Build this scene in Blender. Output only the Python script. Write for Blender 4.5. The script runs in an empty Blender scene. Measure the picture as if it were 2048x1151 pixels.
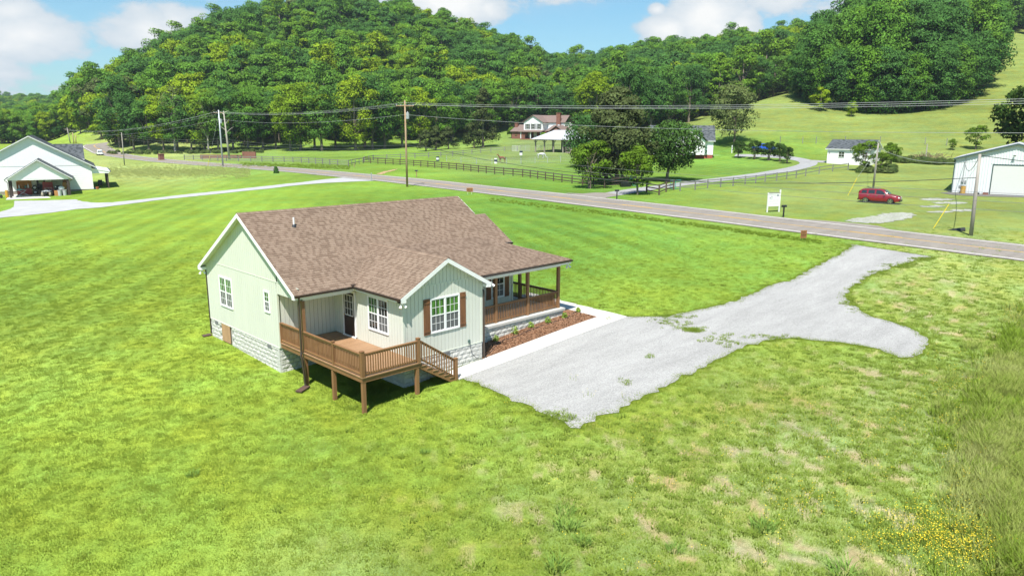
import bpy, math, random
import numpy as np
from mathutils import Matrix, Vector

random.seed(7)
rng = np.random.default_rng(7)
scene = bpy.context.scene
COL = scene.collection

# ------------------------------------------------------------------ camera
FPX, PIT, YAW, ROLL = 1465.03, math.radians(12.215), math.radians(45.544), math.radians(0.276)
CAM = np.array([-14.456, -29.364, 9.484])
_F = np.array([math.cos(YAW)*math.cos(PIT), math.sin(YAW)*math.cos(PIT), -math.sin(PIT)])
_R = np.array([math.sin(YAW), -math.cos(YAW), 0.0]); _U = np.cross(_R, _F)
_R, _U = _R*math.cos(ROLL)+_U*math.sin(ROLL), -_R*math.sin(ROLL)+_U*math.cos(ROLL)
camd = bpy.data.cameras.new('camera'); cam = bpy.data.objects.new('camera', camd); COL.objects.link(cam)
camd.sensor_width = 36; camd.lens = 36*FPX/2048; camd.clip_start = .1; camd.clip_end = 6000
m = Matrix.Identity(4)
for i in range(3):
    m[i][0], m[i][1], m[i][2], m[i][3] = _R[i], _U[i], -_F[i], CAM[i]
cam.matrix_world = m
scene.camera = cam

# ------------------------------------------------------------------ light
SUNDIR = Vector((0.43, 0.27, -0.88)).normalized()
sd = bpy.data.lights.new('sun', 'SUN'); sd.energy = 3.9; sd.angle = math.radians(.55); sd.color = (1, .955, .88)
sun = bpy.data.objects.new('sun', sd); COL.objects.link(sun)
sun.rotation_euler = SUNDIR.to_track_quat('-Z', 'Y').to_euler()
scene.view_settings.view_transform = 'Standard'; scene.view_settings.look = 'None'
scene.view_settings.gamma = 1; scene.view_settings.use_curve_mapping = False
scene.view_settings.exposure = 1.15

def pxdir(x, y):
    d = _F + _R*(x-1024)/FPX - _U*(y-575.5)/FPX
    return d/np.linalg.norm(d)

world = bpy.data.worlds.new('World'); scene.world = world; world.use_nodes = True
def build_world():
    nt = world.node_tree; N = nt.nodes; L = nt.links; N.clear()
    out = N.new('ShaderNodeOutputWorld'); bg = N.new('ShaderNodeBackground'); bg.inputs[1].default_value = .15
    sky = N.new('ShaderNodeTexSky'); sky.sky_type = 'NISHITA'; sky.sun_disc = False
    sky.sun_elevation = math.asin(-SUNDIR.z); sky.sun_rotation = math.atan2(-SUNDIR.x, -SUNDIR.y)
    sky.air_density = 1.0; sky.dust_density = .6; sky.ozone_density = 1.6
    tc = N.new('ShaderNodeTexCoord')
    def math_(op, a, b=None, c=None, clamp=False):
        n = N.new('ShaderNodeMath'); n.operation = op; n.use_clamp = clamp
        for i, x in enumerate((a, b, c)):
            if x is None: continue
            if isinstance(x, (int, float)): n.inputs[i].default_value = x
            else: L.new(x, n.inputs[i])
        return n.outputs[0]
    vec = tc.outputs['Generated']
    sep = N.new('ShaderNodeSeparateXYZ'); L.new(vec, sep.inputs[0])
    mp = N.new('ShaderNodeMapping'); mp.inputs['Scale'].default_value = (1, 1, 1.9); L.new(vec, mp.inputs[0])
    n1 = N.new('ShaderNodeTexNoise'); n1.inputs['Scale'].default_value = 5.5; n1.inputs['Detail'].default_value = 9
    n1.inputs['Roughness'].default_value = .56; L.new(mp.outputs[0], n1.inputs['Vector'])
    n2 = N.new('ShaderNodeTexNoise'); n2.inputs['Scale'].default_value = 17; n2.inputs['Detail'].default_value = 8
    n2.inputs['Roughness'].default_value = .62; L.new(mp.outputs[0], n2.inputs['Vector'])
    # cumulus banks, some out of view and added for more fill light: centre direction (pixel of the photograph), half width, half height, weight
    acc = None
    banks = [(285, 55, .075, .045, 1.0), (345, 40, .05, .034, .8), (60, 70, .10, .05, .8), (20, 20, .10, .03, .7), (205, 85, .05, .04, .5),
             (900, 8, .075, .035, 1.0), (860, -10, .09, .03, .8), (975, 15, .03, .02, .7), (1410, 28, .06, .05, 1.1), (1480, 55, .035, .035, .8), (1340, 60, .05, .03, .9),
             (1315, 20, .018, .013, .7), (30, 150, .07, .02, .5), (120, 178, .05, .02, .45), (140, 160, .03, .012, .3), (1600, 55, .03, .02, .35),
             (620, -15, .07, .02, .5), (480, -60, .2, .05, .7), (1150, -110, .3, .06, .8), (1750, -90, .25, .08, .9), (-400, 60, .25, .08, .9), (2400, 0, .3, .1, .9), (2900, 100, .3, .05, .7), (-900, 80, .3, .06, .7)]
    for px, py, hw, hh, w in banks:
        d = pxdir(px, py)
        r = np.cross(d, [0, 0, 1]); r /= np.linalg.norm(r); u = np.cross(r, d)
        def dot(v):
            n = N.new('ShaderNodeVectorMath'); n.operation = 'DOT_PRODUCT'; L.new(vec, n.inputs[0]); n.inputs[1].default_value = tuple(v); return n.outputs['Value']
        a = math_('MULTIPLY', dot(r), 1/hw); b = math_('MULTIPLY', dot(u), 1/hh)
        q = math_('ADD', math_('MULTIPLY', a, a), math_('MULTIPLY', b, b))
        g = math_('MULTIPLY', math_('SUBTRACT', 1.25, math_('POWER', q, .5)), w)
        g = math_('MULTIPLY', g, math_('GREATER_THAN', dot(d), 0.3))
        g = math_('MAXIMUM', g, 0)
        acc = g if acc is None else math_('MAXIMUM', acc, g)
    dens = math_('ADD', math_('MULTIPLY', acc, .78), math_('ADD', math_('MULTIPLY', math_('SUBTRACT', n1.outputs[0], .5), 1.6), math_('MULTIPLY', math_('SUBTRACT', n2.outputs[0], .5), .55)))
    mask = N.new('ShaderNodeMapRange'); mask.interpolation_type = 'SMOOTHSTEP'; L.new(dens, mask.inputs[0])
    mask.inputs[1].default_value = .24; mask.inputs[2].default_value = .46
    veil = N.new('ShaderNodeMapRange'); veil.interpolation_type = 'SMOOTHSTEP'; L.new(math_('ADD', math_('MULTIPLY', acc, .5), n1.outputs[0]), veil.inputs[0])
    veil.inputs[1].default_value = .36; veil.inputs[2].default_value = 1.15; veil.inputs[4].default_value = .5
    hz = N.new('ShaderNodeMapRange'); L.new(sep.outputs[2], hz.inputs[0]); hz.inputs[1].default_value = .02; hz.inputs[2].default_value = .22; hz.inputs[3].default_value = .30; hz.inputs[4].default_value = .0
    m0 = math_('MAXIMUM', math_('MAXIMUM', mask.outputs[0], veil.outputs[0]), hz.outputs[0])
    up = N.new('ShaderNodeMapRange'); L.new(sep.outputs[2], up.inputs[0]); up.inputs[1].default_value = -.03; up.inputs[2].default_value = .01
    m1 = math_('MULTIPLY', m0, up.outputs[0])
    cr = N.new('ShaderNodeMapRange'); L.new(dens, cr.inputs[0]); cr.inputs[1].default_value = .35; cr.inputs[2].default_value = .85
    cc = N.new('ShaderNodeMix'); cc.data_type = 'RGBA'; L.new(cr.outputs[0], cc.inputs[0])
    cc.inputs[6].default_value = (1.9, 2.2, 2.45, 1); cc.inputs[7].default_value = (3.1, 3.1, 3.05, 1)
    mix = N.new('ShaderNodeMix'); mix.data_type = 'RGBA'; L.new(m1, mix.inputs[0]); 
    sc = N.new('ShaderNodeMix'); sc.data_type = 'RGBA'; sc.blend_type = 'MULTIPLY'; sc.inputs[0].default_value = 1
    L.new(sky.outputs[0], sc.inputs[6]); sc.inputs[7].default_value = (.25, .41, .45, 1)
    L.new(sc.outputs[2], mix.inputs[6]); L.new(cc.outputs[2], mix.inputs[7])
    L.new(mix.outputs[2], bg.inputs[0]); L.new(bg.outputs[0], out.inputs[0])
build_world()

# ------------------------------------------------------------------ mesh helpers
class MB:
    def __init__(s): s.v = []; s.f = []; s.m = []; s.a = []
    def add(s, vs, fs, mi=0, a=0.0):
        o = len(s.v); s.v += [tuple(map(float, p)) for p in vs]
        for f in fs: s.f.append(tuple(i+o for i in f)); s.m.append(mi); s.a.append(a)
        return s
    def box(s, x0, y0, z0, x1, y1, z1, mi=0, a=0.0):
        x0, x1 = min(x0, x1), max(x0, x1); y0, y1 = min(y0, y1), max(y0, y1); z0, z1 = min(z0, z1), max(z0, z1)
        v = [(x0,y0,z0),(x1,y0,z0),(x1,y1,z0),(x0,y1,z0),(x0,y0,z1),(x1,y0,z1),(x1,y1,z1),(x0,y1,z1)]
        return s.add(v, [(0,3,2,1),(4,5,6,7),(0,1,5,4),(1,2,6,5),(2,3,7,6),(3,0,4,7)], mi, a)
    def beam(s, a, b, w, h, mi=0, up=(0, 0, 1)):
        a = np.array(a, float); b = np.array(b, float); d = b-a; d /= np.linalg.norm(d)
        r = np.cross(d, up); r /= (np.linalg.norm(r)+1e-9); u = np.cross(r, d)
        v = []
        for p in (a, b):
            for i, j in ((-1,-1),(1,-1),(1,1),(-1,1)): v.append(p+r*i*w/2+u*j*h/2)
        return s.add(v, [(3,2,1,0),(4,5,6,7),(0,1,5,4),(1,2,6,5),(2,3,7,6),(3,0,4,7)], mi)
    def poly(s, pts, mi=0, a=0.0): return s.add(pts, [tuple(range(len(pts)))], mi, a)
    def prism(s, pts, vec, mi=0, a=0.0):
        n = len(pts); vec = np.array(vec, float); q = [np.array(p, float)+vec for p in pts]
        fs = [tuple(range(n-1, -1, -1)), tuple(range(n, 2*n))]+[(i, (i+1) % n, n+(i+1) % n, n+i) for i in range(n)]
        return s.add(list(pts)+q, fs, mi, a)
    def tube(s, path, r, n=6, mi=0, cap=True):
        path = [np.array(p, float) for p in path]
        rs = r if hasattr(r, '__len__') else [r]*len(path)
        vs = []; prev = None
        for i, p in enumerate(path):
            d = path[min(i+1, len(path)-1)]-path[max(i-1, 0)]; d /= np.linalg.norm(d)+1e-9
            if prev is None: ref = np.array([0, 0, 1.]) if abs(d[2]) < .9 else np.array([1., 0, 0])
            else: ref = prev
            x = np.cross(d, ref); x /= np.linalg.norm(x)+1e-9; y = np.cross(x, d); prev = y
            for k in range(n):
                t = 2*math.pi*k/n; vs.append(p+(x*math.cos(t)+y*math.sin(t))*rs[i])
        fs = [(i*n+k, i*n+(k+1) % n, (i+1)*n+(k+1) % n, (i+1)*n+k) for i in range(len(path)-1) for k in range(n)]
        if cap: fs += [tuple(range(n-1, -1, -1)), tuple((len(path)-1)*n+k for k in range(n))]
        return s.add(vs, fs, mi)
    def cyl(s, a, b, r0, r1=None, n=12, mi=0): return s.tube([a, b], [r0, r0 if r1 is None else r1], n, mi)
    def ell(s, c, r, n=12, m=8, mi=0):
        r = r if hasattr(r, '__len__') else (r, r, r); vs = []
        for j in range(m+1):
            t = math.pi*j/m
            for k in range(n):
                p = 2*math.pi*k/n; vs.append((c[0]+r[0]*math.sin(t)*math.cos(p), c[1]+r[1]*math.sin(t)*math.sin(p), c[2]+r[2]*math.cos(t)))
        fs = [(j*n+k, (j+1)*n+k, (j+1)*n+(k+1) % n, j*n+(k+1) % n) for j in range(m) for k in range(n)]
        return s.add(vs, fs, mi)
    def off(s, o): s.v = [(p[0]+o[0], p[1]+o[1], p[2]+o[2]) for p in s.v]; return s
    def rot(s, rz, o=(0, 0, 0)):
        c, n = math.cos(rz), math.sin(rz)
        s.v = [(p[0]*c-p[1]*n+o[0], p[0]*n+p[1]*c+o[1], p[2]+o[2]) for p in s.v]; return s
    def mesh(s, name, mats, smooth=False, attr=False):
        me = bpy.data.meshes.new(name); me.from_pydata(s.v, [], s.f)
        for mt in (mats if isinstance(mats, (list, tuple)) else [mats]): me.materials.append(mt)
        if any(s.m): me.polygons.foreach_set('material_index', s.m)
        if smooth: me.polygons.foreach_set('use_smooth', [True]*len(s.f))
        if attr:
            at = me.attributes.new('rnd', 'FLOAT', 'FACE'); at.data.foreach_set('value', s.a)
        me.update(); return me

_w = {}   # origin of each thing, so that parts may be given in world coordinates
def tagit(o, label=None, cat=None, group=None, kind=None):
    if label: o['label'] = label
    if cat: o['category'] = cat
    if group: o['group'] = group
    if kind: o['kind'] = kind
    return o
def thing(name, label, cat, loc=(0, 0, 0), rz=0, group=None):
    o = bpy.data.objects.new(name, None); o.empty_display_size = .3; COL.objects.link(o)
    o.location = tuple(map(float, loc)); o.rotation_euler = (0, 0, rz); _w[o] = tuple(map(float, loc))
    return tagit(o, label, cat, group)
def part(name, mb, mat, parent, loc=(0, 0, 0), rz=0, label=None, kind=None, world=False, smooth=False, attr=False, rot=None):
    """world=True: mb (or loc of a shared mesh) is in world coordinates under an unrotated thing"""
    if isinstance(mb, MB):
        if world: o_ = _w[parent]; mb.off((-o_[0], -o_[1], -o_[2]))
        me = mb.mesh(name, mat, smooth, attr); l = loc
    else:
        me = mb; l = loc
        if world: o_ = _w[parent]; l = (loc[0]-o_[0], loc[1]-o_[1], loc[2]-o_[2])
    o = bpy.data.objects.new(name, me); COL.objects.link(o); o.parent = parent
    o.location = tuple(map(float, l)); o.rotation_euler = rot if rot else (0, 0, rz)
    _w[o] = _w.get(parent, (0, 0, 0))
    return tagit(o, label, None, None, kind)
def solo(name, mb, mat, label, cat, loc=(0, 0, 0), rz=0, group=None, smooth=False, attr=False):
    me = mb.mesh(name, mat, smooth, attr) if isinstance(mb, MB) else mb
    o = bpy.data.objects.new(name, me); COL.objects.link(o); o.location = tuple(map(float, loc)); o.rotation_euler = (0, 0, rz)
    _w[o] = tuple(loc); return tagit(o, label, cat, group)
def setting(name, mb, mat, smooth=False, attr=False, kind='structure'):
    me = mb.mesh(name, mat, smooth, attr) if isinstance(mb, MB) else mb
    o = bpy.data.objects.new(name, me); COL.objects.link(o); return tagit(o, kind=kind)

# ------------------------------------------------------------------ materials
def newmat(name):
    mt = bpy.data.materials.new(name); mt.use_nodes = True; nt = mt.node_tree
    return mt, nt, nt.nodes, nt.links, nt.nodes['Principled BSDF']
def M(name, col, rough=.8, var=.12, scale=3.0, bump=0.0, bscale=20.0, metal=0.0, col2=None, spec=.5, stretch=None, rnd=False):
    mt, nt, N, L, b = newmat(name)
    b.inputs['Roughness'].default_value = rough; b.inputs['Metallic'].default_value = metal
    b.inputs['Specular IOR Level'].default_value = spec
    geo = N.new('ShaderNodeNewGeometry'); src = geo.outputs['Position']
    if stretch:
        mp = N.new('ShaderNodeMapping'); mp.inputs['Scale'].default_value = stretch; L.new(src, mp.inputs[0]); src = mp.outputs[0]
    n = N.new('ShaderNodeTexNoise'); n.inputs['Scale'].default_value = scale; n.inputs['Detail'].default_value = 6; n.inputs['Roughness'].default_value = .6
    L.new(src, n.inputs['Vector'])
    mr = N.new('ShaderNodeMapRange'); mr.inputs[1].default_value = .3; mr.inputs[2].default_value = .7; L.new(n.outputs[0], mr.inputs[0])
    mx = N.new('ShaderNodeMix'); mx.data_type = 'RGBA'
    c = np.array(col); c2 = np.array(col2) if col2 else None
    if c2 is None: A = c*(1-var); B = c*(1+var)
    else: A, B = c, c2
    mx.inputs[6].default_value = (*A, 1); mx.inputs[7].default_value = (*B, 1)
    fac = mr.outputs[0]
    if rnd:
        oi = N.new('ShaderNodeObjectInfo'); ad = N.new('ShaderNodeMath'); ad.operation = 'MULTIPLY_ADD'; L.new(oi.outputs['Random'], ad.inputs[0]); ad.inputs[1].default_value = .55
        m2 = N.new('ShaderNodeMath'); m2.operation = 'MULTIPLY'; L.new(fac, m2.inputs[0]); m2.inputs[1].default_value = .45; L.new(m2.outputs[0], ad.inputs[2]); fac = ad.outputs[0]
    L.new(fac, mx.inputs[0]); L.new(mx.outputs[2], b.inputs['Base Color'])
    if bump:
        nb = N.new('ShaderNodeTexNoise'); nb.inputs['Scale'].default_value = bscale; nb.inputs['Detail'].default_value = 6; L.new(src, nb.inputs['Vector'])
        bp = N.new('ShaderNodeBump'); bp.inputs['Strength'].default_value = 1; bp.inputs['Distance'].default_value = bump
        L.new(nb.outputs[0], bp.inputs['Height']); L.new(bp.outputs[0], b.inputs['Normal'])
    return mt
# ------------------------------------------------------------------ lie of the land
FH = np.array([math.cos(YAW), math.sin(YAW)]); RH = np.array([math.sin(YAW), -math.cos(YAW)])
PROF = {   # bearing (as photograph column) : ground height by distance
 -500: [(45,-1.2),(100,-.6),(200,0),(400,2),(700,8),(1000,31),(1300,34)],
 100:  [(45,-1.0),(75,-.6),(95,-.42),(115,-.38),(140,0),(200,.5),(400,3),(700,12),(900,24),(1000,31),(1300,32)],
 150:  [(45,-.95),(95,-.35),(150,.5),(230,1.0),(300,5),(360,11),(440,12),(560,10),(800,20),(1000,32),(1300,32)],
 200:  [(45,-.9),(95,-.25),(150,.6),(190,.8),(230,.9),(275,1.8),(330,13),(420,17),(560,14),(900,30),(1000,36),(1300,45)],
 300:  [(45,-.9),(95,0),(150,.8),(190,1),(225,.7),(250,1.5),(380,28),(440,31),(600,20),(1300,20)],
 400:  [(45,-.85),(92,.2),(150,.9),(190,1),(235,1.2),(260,3),(400,43),(450,46),(650,30),(1300,20)],
 500:  [(45,-.8),(90,.4),(120,.9),(160,1.05),(230,1.2),(262,3),(420,55),(470,58),(700,38),(1300,20)],
 600:  [(45,-.75),(85,.45),(110,.95),(140,1.05),(220,1.4),(265,3),(425,61),(480,64),(700,45),(1300,20)],
 700:  [(45,-.7),(80,.5),(105,1),(130,1.05),(200,1.5),(265,2.2),(290,5),(430,64),(480,67),(700,50),(1300,20)],
 800:  [(45,-.6),(78,.6),(98,.95),(130,1.1),(200,1.7),(265,2.6),(300,6),(436,62),(480,65),(700,50),(1300,20)],
 900:  [(45,-.5),(75,.7),(90,.95),(130,1.2),(200,2),(270,3.4),(310,7),(440,53),(500,56),(700,45),(1300,20)],
 1000: [(45,-.4),(70,.75),(85,.95),(130,1.2),(180,1.8),(230,3.5),(270,5.6),(310,8),(450,44),(500,47),(700,40),(1300,20)],
 1110: [(45,-.3),(65,.8),(80,.95),(120,1.3),(170,1.9),(195,3.2),(240,5),(285,7),(470,33),(520,35),(700,34),(1300,20)],
 1200: [(45,-.3),(62,.8),(76,.95),(115,1.3),(165,2.5),(195,3.6),(240,6),(290,9),(470,36),(520,38),(700,38),(1300,25)],
 1300: [(45,-.3),(60,.8),(73,.95),(110,1.4),(160,3.2),(190,4),(240,7),(300,12),(470,42),(520,44),(700,40),(1300,30)],
 1400: [(45,-.3),(58,.8),(70,.95),(100,1.4),(150,2.8),(167,3.6),(215,12.0),(240,12.6),(265,12),(300,14),(470,45),(540,48),(700,45),(1300,30)],
 1500: [(45,-.25),(56,.75),(68,.9),(95,1.35),(150,2.8),(165,4),(235,18.4),(260,19),(300,19),(470,50),(560,53),(700,50),(1300,40)],
 1600: [(45,-.2),(55,.7),(66,.85),(90,1.3),(140,2.6),(155,3.2),(200,12),(250,23),(285,25),(320,26),(480,55),(560,58),(700,55),(1300,45)],
 1750: [(45,-.1),(52,.6),(62,.8),(85,1.25),(135,2.5),(150,3.2),(219,15.8),(300,36),(400,58),(600,84),(1300,60)],
 1900: [(45,0),(50,.6),(60,.75),(80,1.15),(100,1.6),(125,2.3),(150,4),(219,18),(300,38),(400,64),(600,92),(1300,70)],
 2048: [(45,.1),(48,.6),(58,.72),(80,1.1),(100,1.6),(125,2.3),(150,4.5),(219,20),(300,40),(358,54),(450,75),(600,98),(1300,80)],
 2600: [(45,.1),(48,.6),(58,.7),(80,1.0),(120,2.0),(150,4.5),(219,20),(300,40),(400,60),(600,90),(1300,80)],
}
_QK = np.array([(k-1024)/1499.0 for k in PROF]); _LD = np.linspace(math.log(20), math.log(1400), 300); _DD = np.exp(_LD)
_Z = np.array([np.interp(_DD, [p[0] for p in v], [p[1] for p in v]) for v in PROF.values()])
_QG = np.linspace(_QK[0], _QK[-1], 260)
_ZG = np.array([[0.0]*300]*260)
for j in range(300): _ZG[:, j] = np.interp(_QG, _QK, _Z[:, j])
def _sm(A, ax, n):
    k = np.ones(n)/n; P = np.pad(A, [(n//2, n//2) if i == ax else (0, 0) for i in range(2)], mode='edge')
    return np.apply_along_axis(lambda r: np.convolve(r, k, 'valid'), ax, P)
for _ in range(2): _ZG = _sm(_ZG, 1, 5)
for _ in range(2): _ZG = _sm(_ZG, 0, 7)
def _far(x, y):
    rx = x-CAM[0]; ry = y-CAM[1]; d = rx*FH[0]+ry*FH[1]; s = rx*RH[0]+ry*RH[1]
    dd = np.maximum(np.maximum(d, np.hypot(d, s)*.62), 20.5); q = np.clip(s/dd, _QG[0], _QG[-1]-1e-6)
    fi = (q-_QG[0])/(_QG[1]-_QG[0]); fj = np.clip((np.log(dd)-_LD[0])/(_LD[1]-_LD[0]), 0, 298.999)
    i = np.clip(fi.astype(int), 0, 258); j = fj.astype(int); a = fi-i; b = fj-j
    return (_ZG[i, j]*(1-a)*(1-b)+_ZG[i+1, j]*a*(1-b)+_ZG[i, j+1]*(1-a)*b+_ZG[i+1, j+1]*a*b)
_CP = [(0,0,-1.15),(0,7.3,-.96),(0,-6.5,-1.25),(2.7,-6.5,-1.08),(2.83,-5.3,-1.22),(.1,-2,-1.24),(4.9,-6.2,-.97),(7.2,-5.5,-.86),(11,-5.5,-.6),(15.5,-5.5,-.34),(15.8,-2.6,-.28),(16.6,-6.6,-.3),(14.5,-3.9,-.32),(7.2,-3.9,-.86),(14.4,0,-.25),
       (13,8,-.35),(6,8,-.7),(-4,4,-1.1),(-6,-5,-1.35),(4.3,-13,-1.0),(10,-12.8,-.85),(17.3,-12.7,-.65),(23.5,-19,-.6),(0,-14,-1.25),(8,-20,-1.1),(-2,-22,-1.4),(-10,-14,-1.5),(16,-24,-.8),(-14,-29,-1.7),(-18,-12,-1.5),(30,-10,-.25),(34,-26,-.5),(38,0,.1),(-12,10,-1.2)]
for k in (-300, 100, 400, 700, 1000, 1300, 1600, 1900, 2300):
    for dd in (56, 66):
        q = (k-1024)/1499; p_ = CAM[:2]+FH*dd+RH*dd*q; _CP.append((p_[0], p_[1], float(_far(np.array([p_[0]]), np.array([p_[1]]))[0])))
_CP = np.array(_CP)
def _phi(r2): return .5*r2*np.log(r2+1e-9)
def _tps():
    n = len(_CP); P = np.c_[np.ones(n), _CP[:, :2]]
    K = _phi(((_CP[:, None, :2]-_CP[None, :, :2])**2).sum(2))+np.eye(n)*3.0
    A = np.block([[K, P], [P.T, np.zeros((3, 3))]])
    return np.linalg.solve(A, np.r_[_CP[:, 2], np.zeros(3)])
_TW = _tps()
def gz(x, y):
    x = np.asarray(x, float); y = np.asarray(y, float); shp = x.shape; x = x.ravel(); y = y.ravel()
    far = _far(x, y); out = far.copy()
    dist = np.hypot(x-CAM[0], y-CAM[1]); w = np.clip((dist-48)/20, 0, 1); w = w*w*(3-2*w)
    nr = w < 1
    if nr.any():
        r2 = (x[nr][:, None]-_CP[None, :, 0])**2+(y[nr][:, None]-_CP[None, :, 1])**2
        t = _phi(r2)@_TW[:-3]+_TW[-3]+_TW[-2]*x[nr]+_TW[-1]*y[nr]
        t = np.clip(t, -2.2, 1.5)
        out[nr] = t*(1-w[nr])+far[nr]*w[nr]
    return out.reshape(shp)
def g1(x, y): return float(gz(np.array([x]), np.array([y]))[0])
def gp(px, py, zoff=0.0):
    """world point of the ground that lies on the line of sight through a spot of the photograph (2048 wide)"""
    d = _F+_R*(px-1024)/FPX-_U*(py-575.5)/FPX
    t = np.geomspace(12, 1300, 700); P = CAM[None]+d[None]*t[:, None]
    h = P[:, 2]-gz(P[:, 0], P[:, 1])-zoff
    k = np.argmax(h < 0)
    if h[k] >= 0: k = 699
    a, b = t[max(k-1, 0)], t[k]
    for _ in range(24):
        c = (a+b)/2; p = CAM+d*c
        if p[2]-g1(p[0], p[1])-zoff > 0: a = c
        else: b = c
    p = CAM+d*b
    return np.array([p[0], p[1], g1(p[0], p[1])])
def gpn(px, py):
    """many ground points at once"""
    px = np.asarray(px, float); py = np.asarray(py, float); out = []
    for k in range(0, len(px), 1500):
        x, y = px[k:k+1500], py[k:k+1500]; D = _F[None]+_R[None]*((x-1024)/FPX)[:, None]-_U[None]*((y-575.5)/FPX)[:, None]
        t = np.geomspace(12, 900, 160); P = CAM+D[:, None]*t[None, :, None]; h = P[..., 2]-gz(P[..., 0], P[..., 1]); i = np.argmax(h < 0, axis=1); i = np.where(h[np.arange(len(x)), i] >= 0, 159, i)
        a = t[np.maximum(i-1, 0)]; b = t[i]
        for _ in range(16):
            c = (a+b)/2; p = CAM+D*c[:, None]; up = p[:, 2]-gz(p[:, 0], p[:, 1]) > 0; a = np.where(up, c, a); b = np.where(up, b, c)
        p = CAM+D*b[:, None]; p[:, 2] = gz(p[:, 0], p[:, 1]); out.append(p)
    return np.concatenate(out)
def qd(px, d):
    """ground point at bearing of a photograph column and distance d"""
    p = CAM[:2]+FH*d+RH*d*(px-1024)/1499.0; return np.array([p[0], p[1], g1(p[0], p[1])])
def topx(x, y, z):
    d = np.stack([np.asarray(x)-CAM[0], np.asarray(y)-CAM[1], np.asarray(z)-CAM[2]], -1); w = d@_F
    w = np.where(w < .5, .5, w)
    return 1024+FPX*(d@_R)/w, 575.5-FPX*(d@_U)/w
def inpoly(x, y, poly):
    x = np.asarray(x); y = np.asarray(y); r = np.zeros(x.shape, bool); n = len(poly)
    for i in range(n):
        x0, y0 = poly[i][:2]; x1, y1 = poly[(i+1) % n][:2]
        c = ((y0 > y) != (y1 > y)) & (x < (x1-x0)*(y-y0)/(y1-y0+1e-12)+x0); r ^= c
    return r
# ------------------------------------------------------------------ ground sheet
def lerp_cols(px, py, table):
    W = 0; Cc = 0
    for (x, y, s, c) in table:
        r2 = ((px-x)/s)**2+((py-y)/(s*.45))**2; w = np.exp(-r2*.5)+1e-9
        W = W+w; Cc = Cc+w[..., None]*np.array(c)[None]
    return Cc/W[..., None]
LIME = (.228, .312, .044); LAWN = (.160, .250, .040); DEEP = (.125, .225, .038); WEED = (.270, .325, .095); MEAD = (.185, .225, .060)
PADD = (.180, .215, .085); YARD = (.185, .225, .065); TALL = (.32, .35, .13); PALE = (.220, .300, .060)
GT = [(100,1000,300,LIME),(500,900,300,LIME),(900,1000,250,LIME),(300,700,250,LIME),(60,700,150,PALE),(40,560,120,LAWN),(700,1120,120,WEED),(1200,1000,150,WEED),(1500,1000,200,WEED),(1300,850,120,LIME),(1700,800,150,WEED),
      (1650,720,110,LIME),(1500,900,120,WEED),(1900,800,150,WEED),(1900,1000,150,PALE),(2040,700,120,PALE),(2040,950,120,TALL),(1950,560,120,WEED),(300,500,150,LIME),(150,480,120,LAWN),(600,380,120,LAWN),(400,400,90,LAWN),(1000,420,120,DEEP),(1200,480,150,DEEP),(1400,560,130,LAWN),(1300,600,80,LIME),(1600,500,80,LAWN),
      (1150,420,90,DEEP),(300,430,60,LAWN),(340,342,60,TALL),(260,335,40,TALL),(430,338,30,(.20,.26,.07)),(280,320,30,LAWN),(520,325,40,(.17,.24,.07)),(640,335,40,(.15,.22,.05)),(900,350,60,LAWN),(1050,370,60,DEEP),(1350,400,70,LAWN),(1450,400,70,YARD),(1600,380,80,YARD),(1800,370,80,YARD),(1950,430,80,YARD),
      (1500,335,50,DEEP),(1420,340,50,DEEP),(960,315,50,PADD),(1080,315,50,PADD),(1130,345,40,DEEP),(850,300,50,LAWN),(950,285,40,LAWN),(1550,210,50,MEAD),(1700,260,60,MEAD),(1900,260,60,MEAD),(2020,150,60,MEAD),(1450,225,40,MEAD),(1620,300,40,LAWN),(1850,290,40,YARD),(1900,200,60,(.16,.19,.045))]
def dens_noise(X, Y, s, seed=0):
    g = np.random.default_rng(seed); v = 0
    for k in range(6): a = g.random()*6.28; f = s*g.uniform(.6, 1.8); v = v+np.sin((X*math.cos(a)+Y*math.sin(a))*f+g.random()*6.28)
    return v/3
def thinness(X, Y): return .75*dens_noise(X, Y, 2.9, 3)+.8*dens_noise(X, Y, 6.1, 4)+.25*dens_noise(X, Y, .5, 5)
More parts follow.
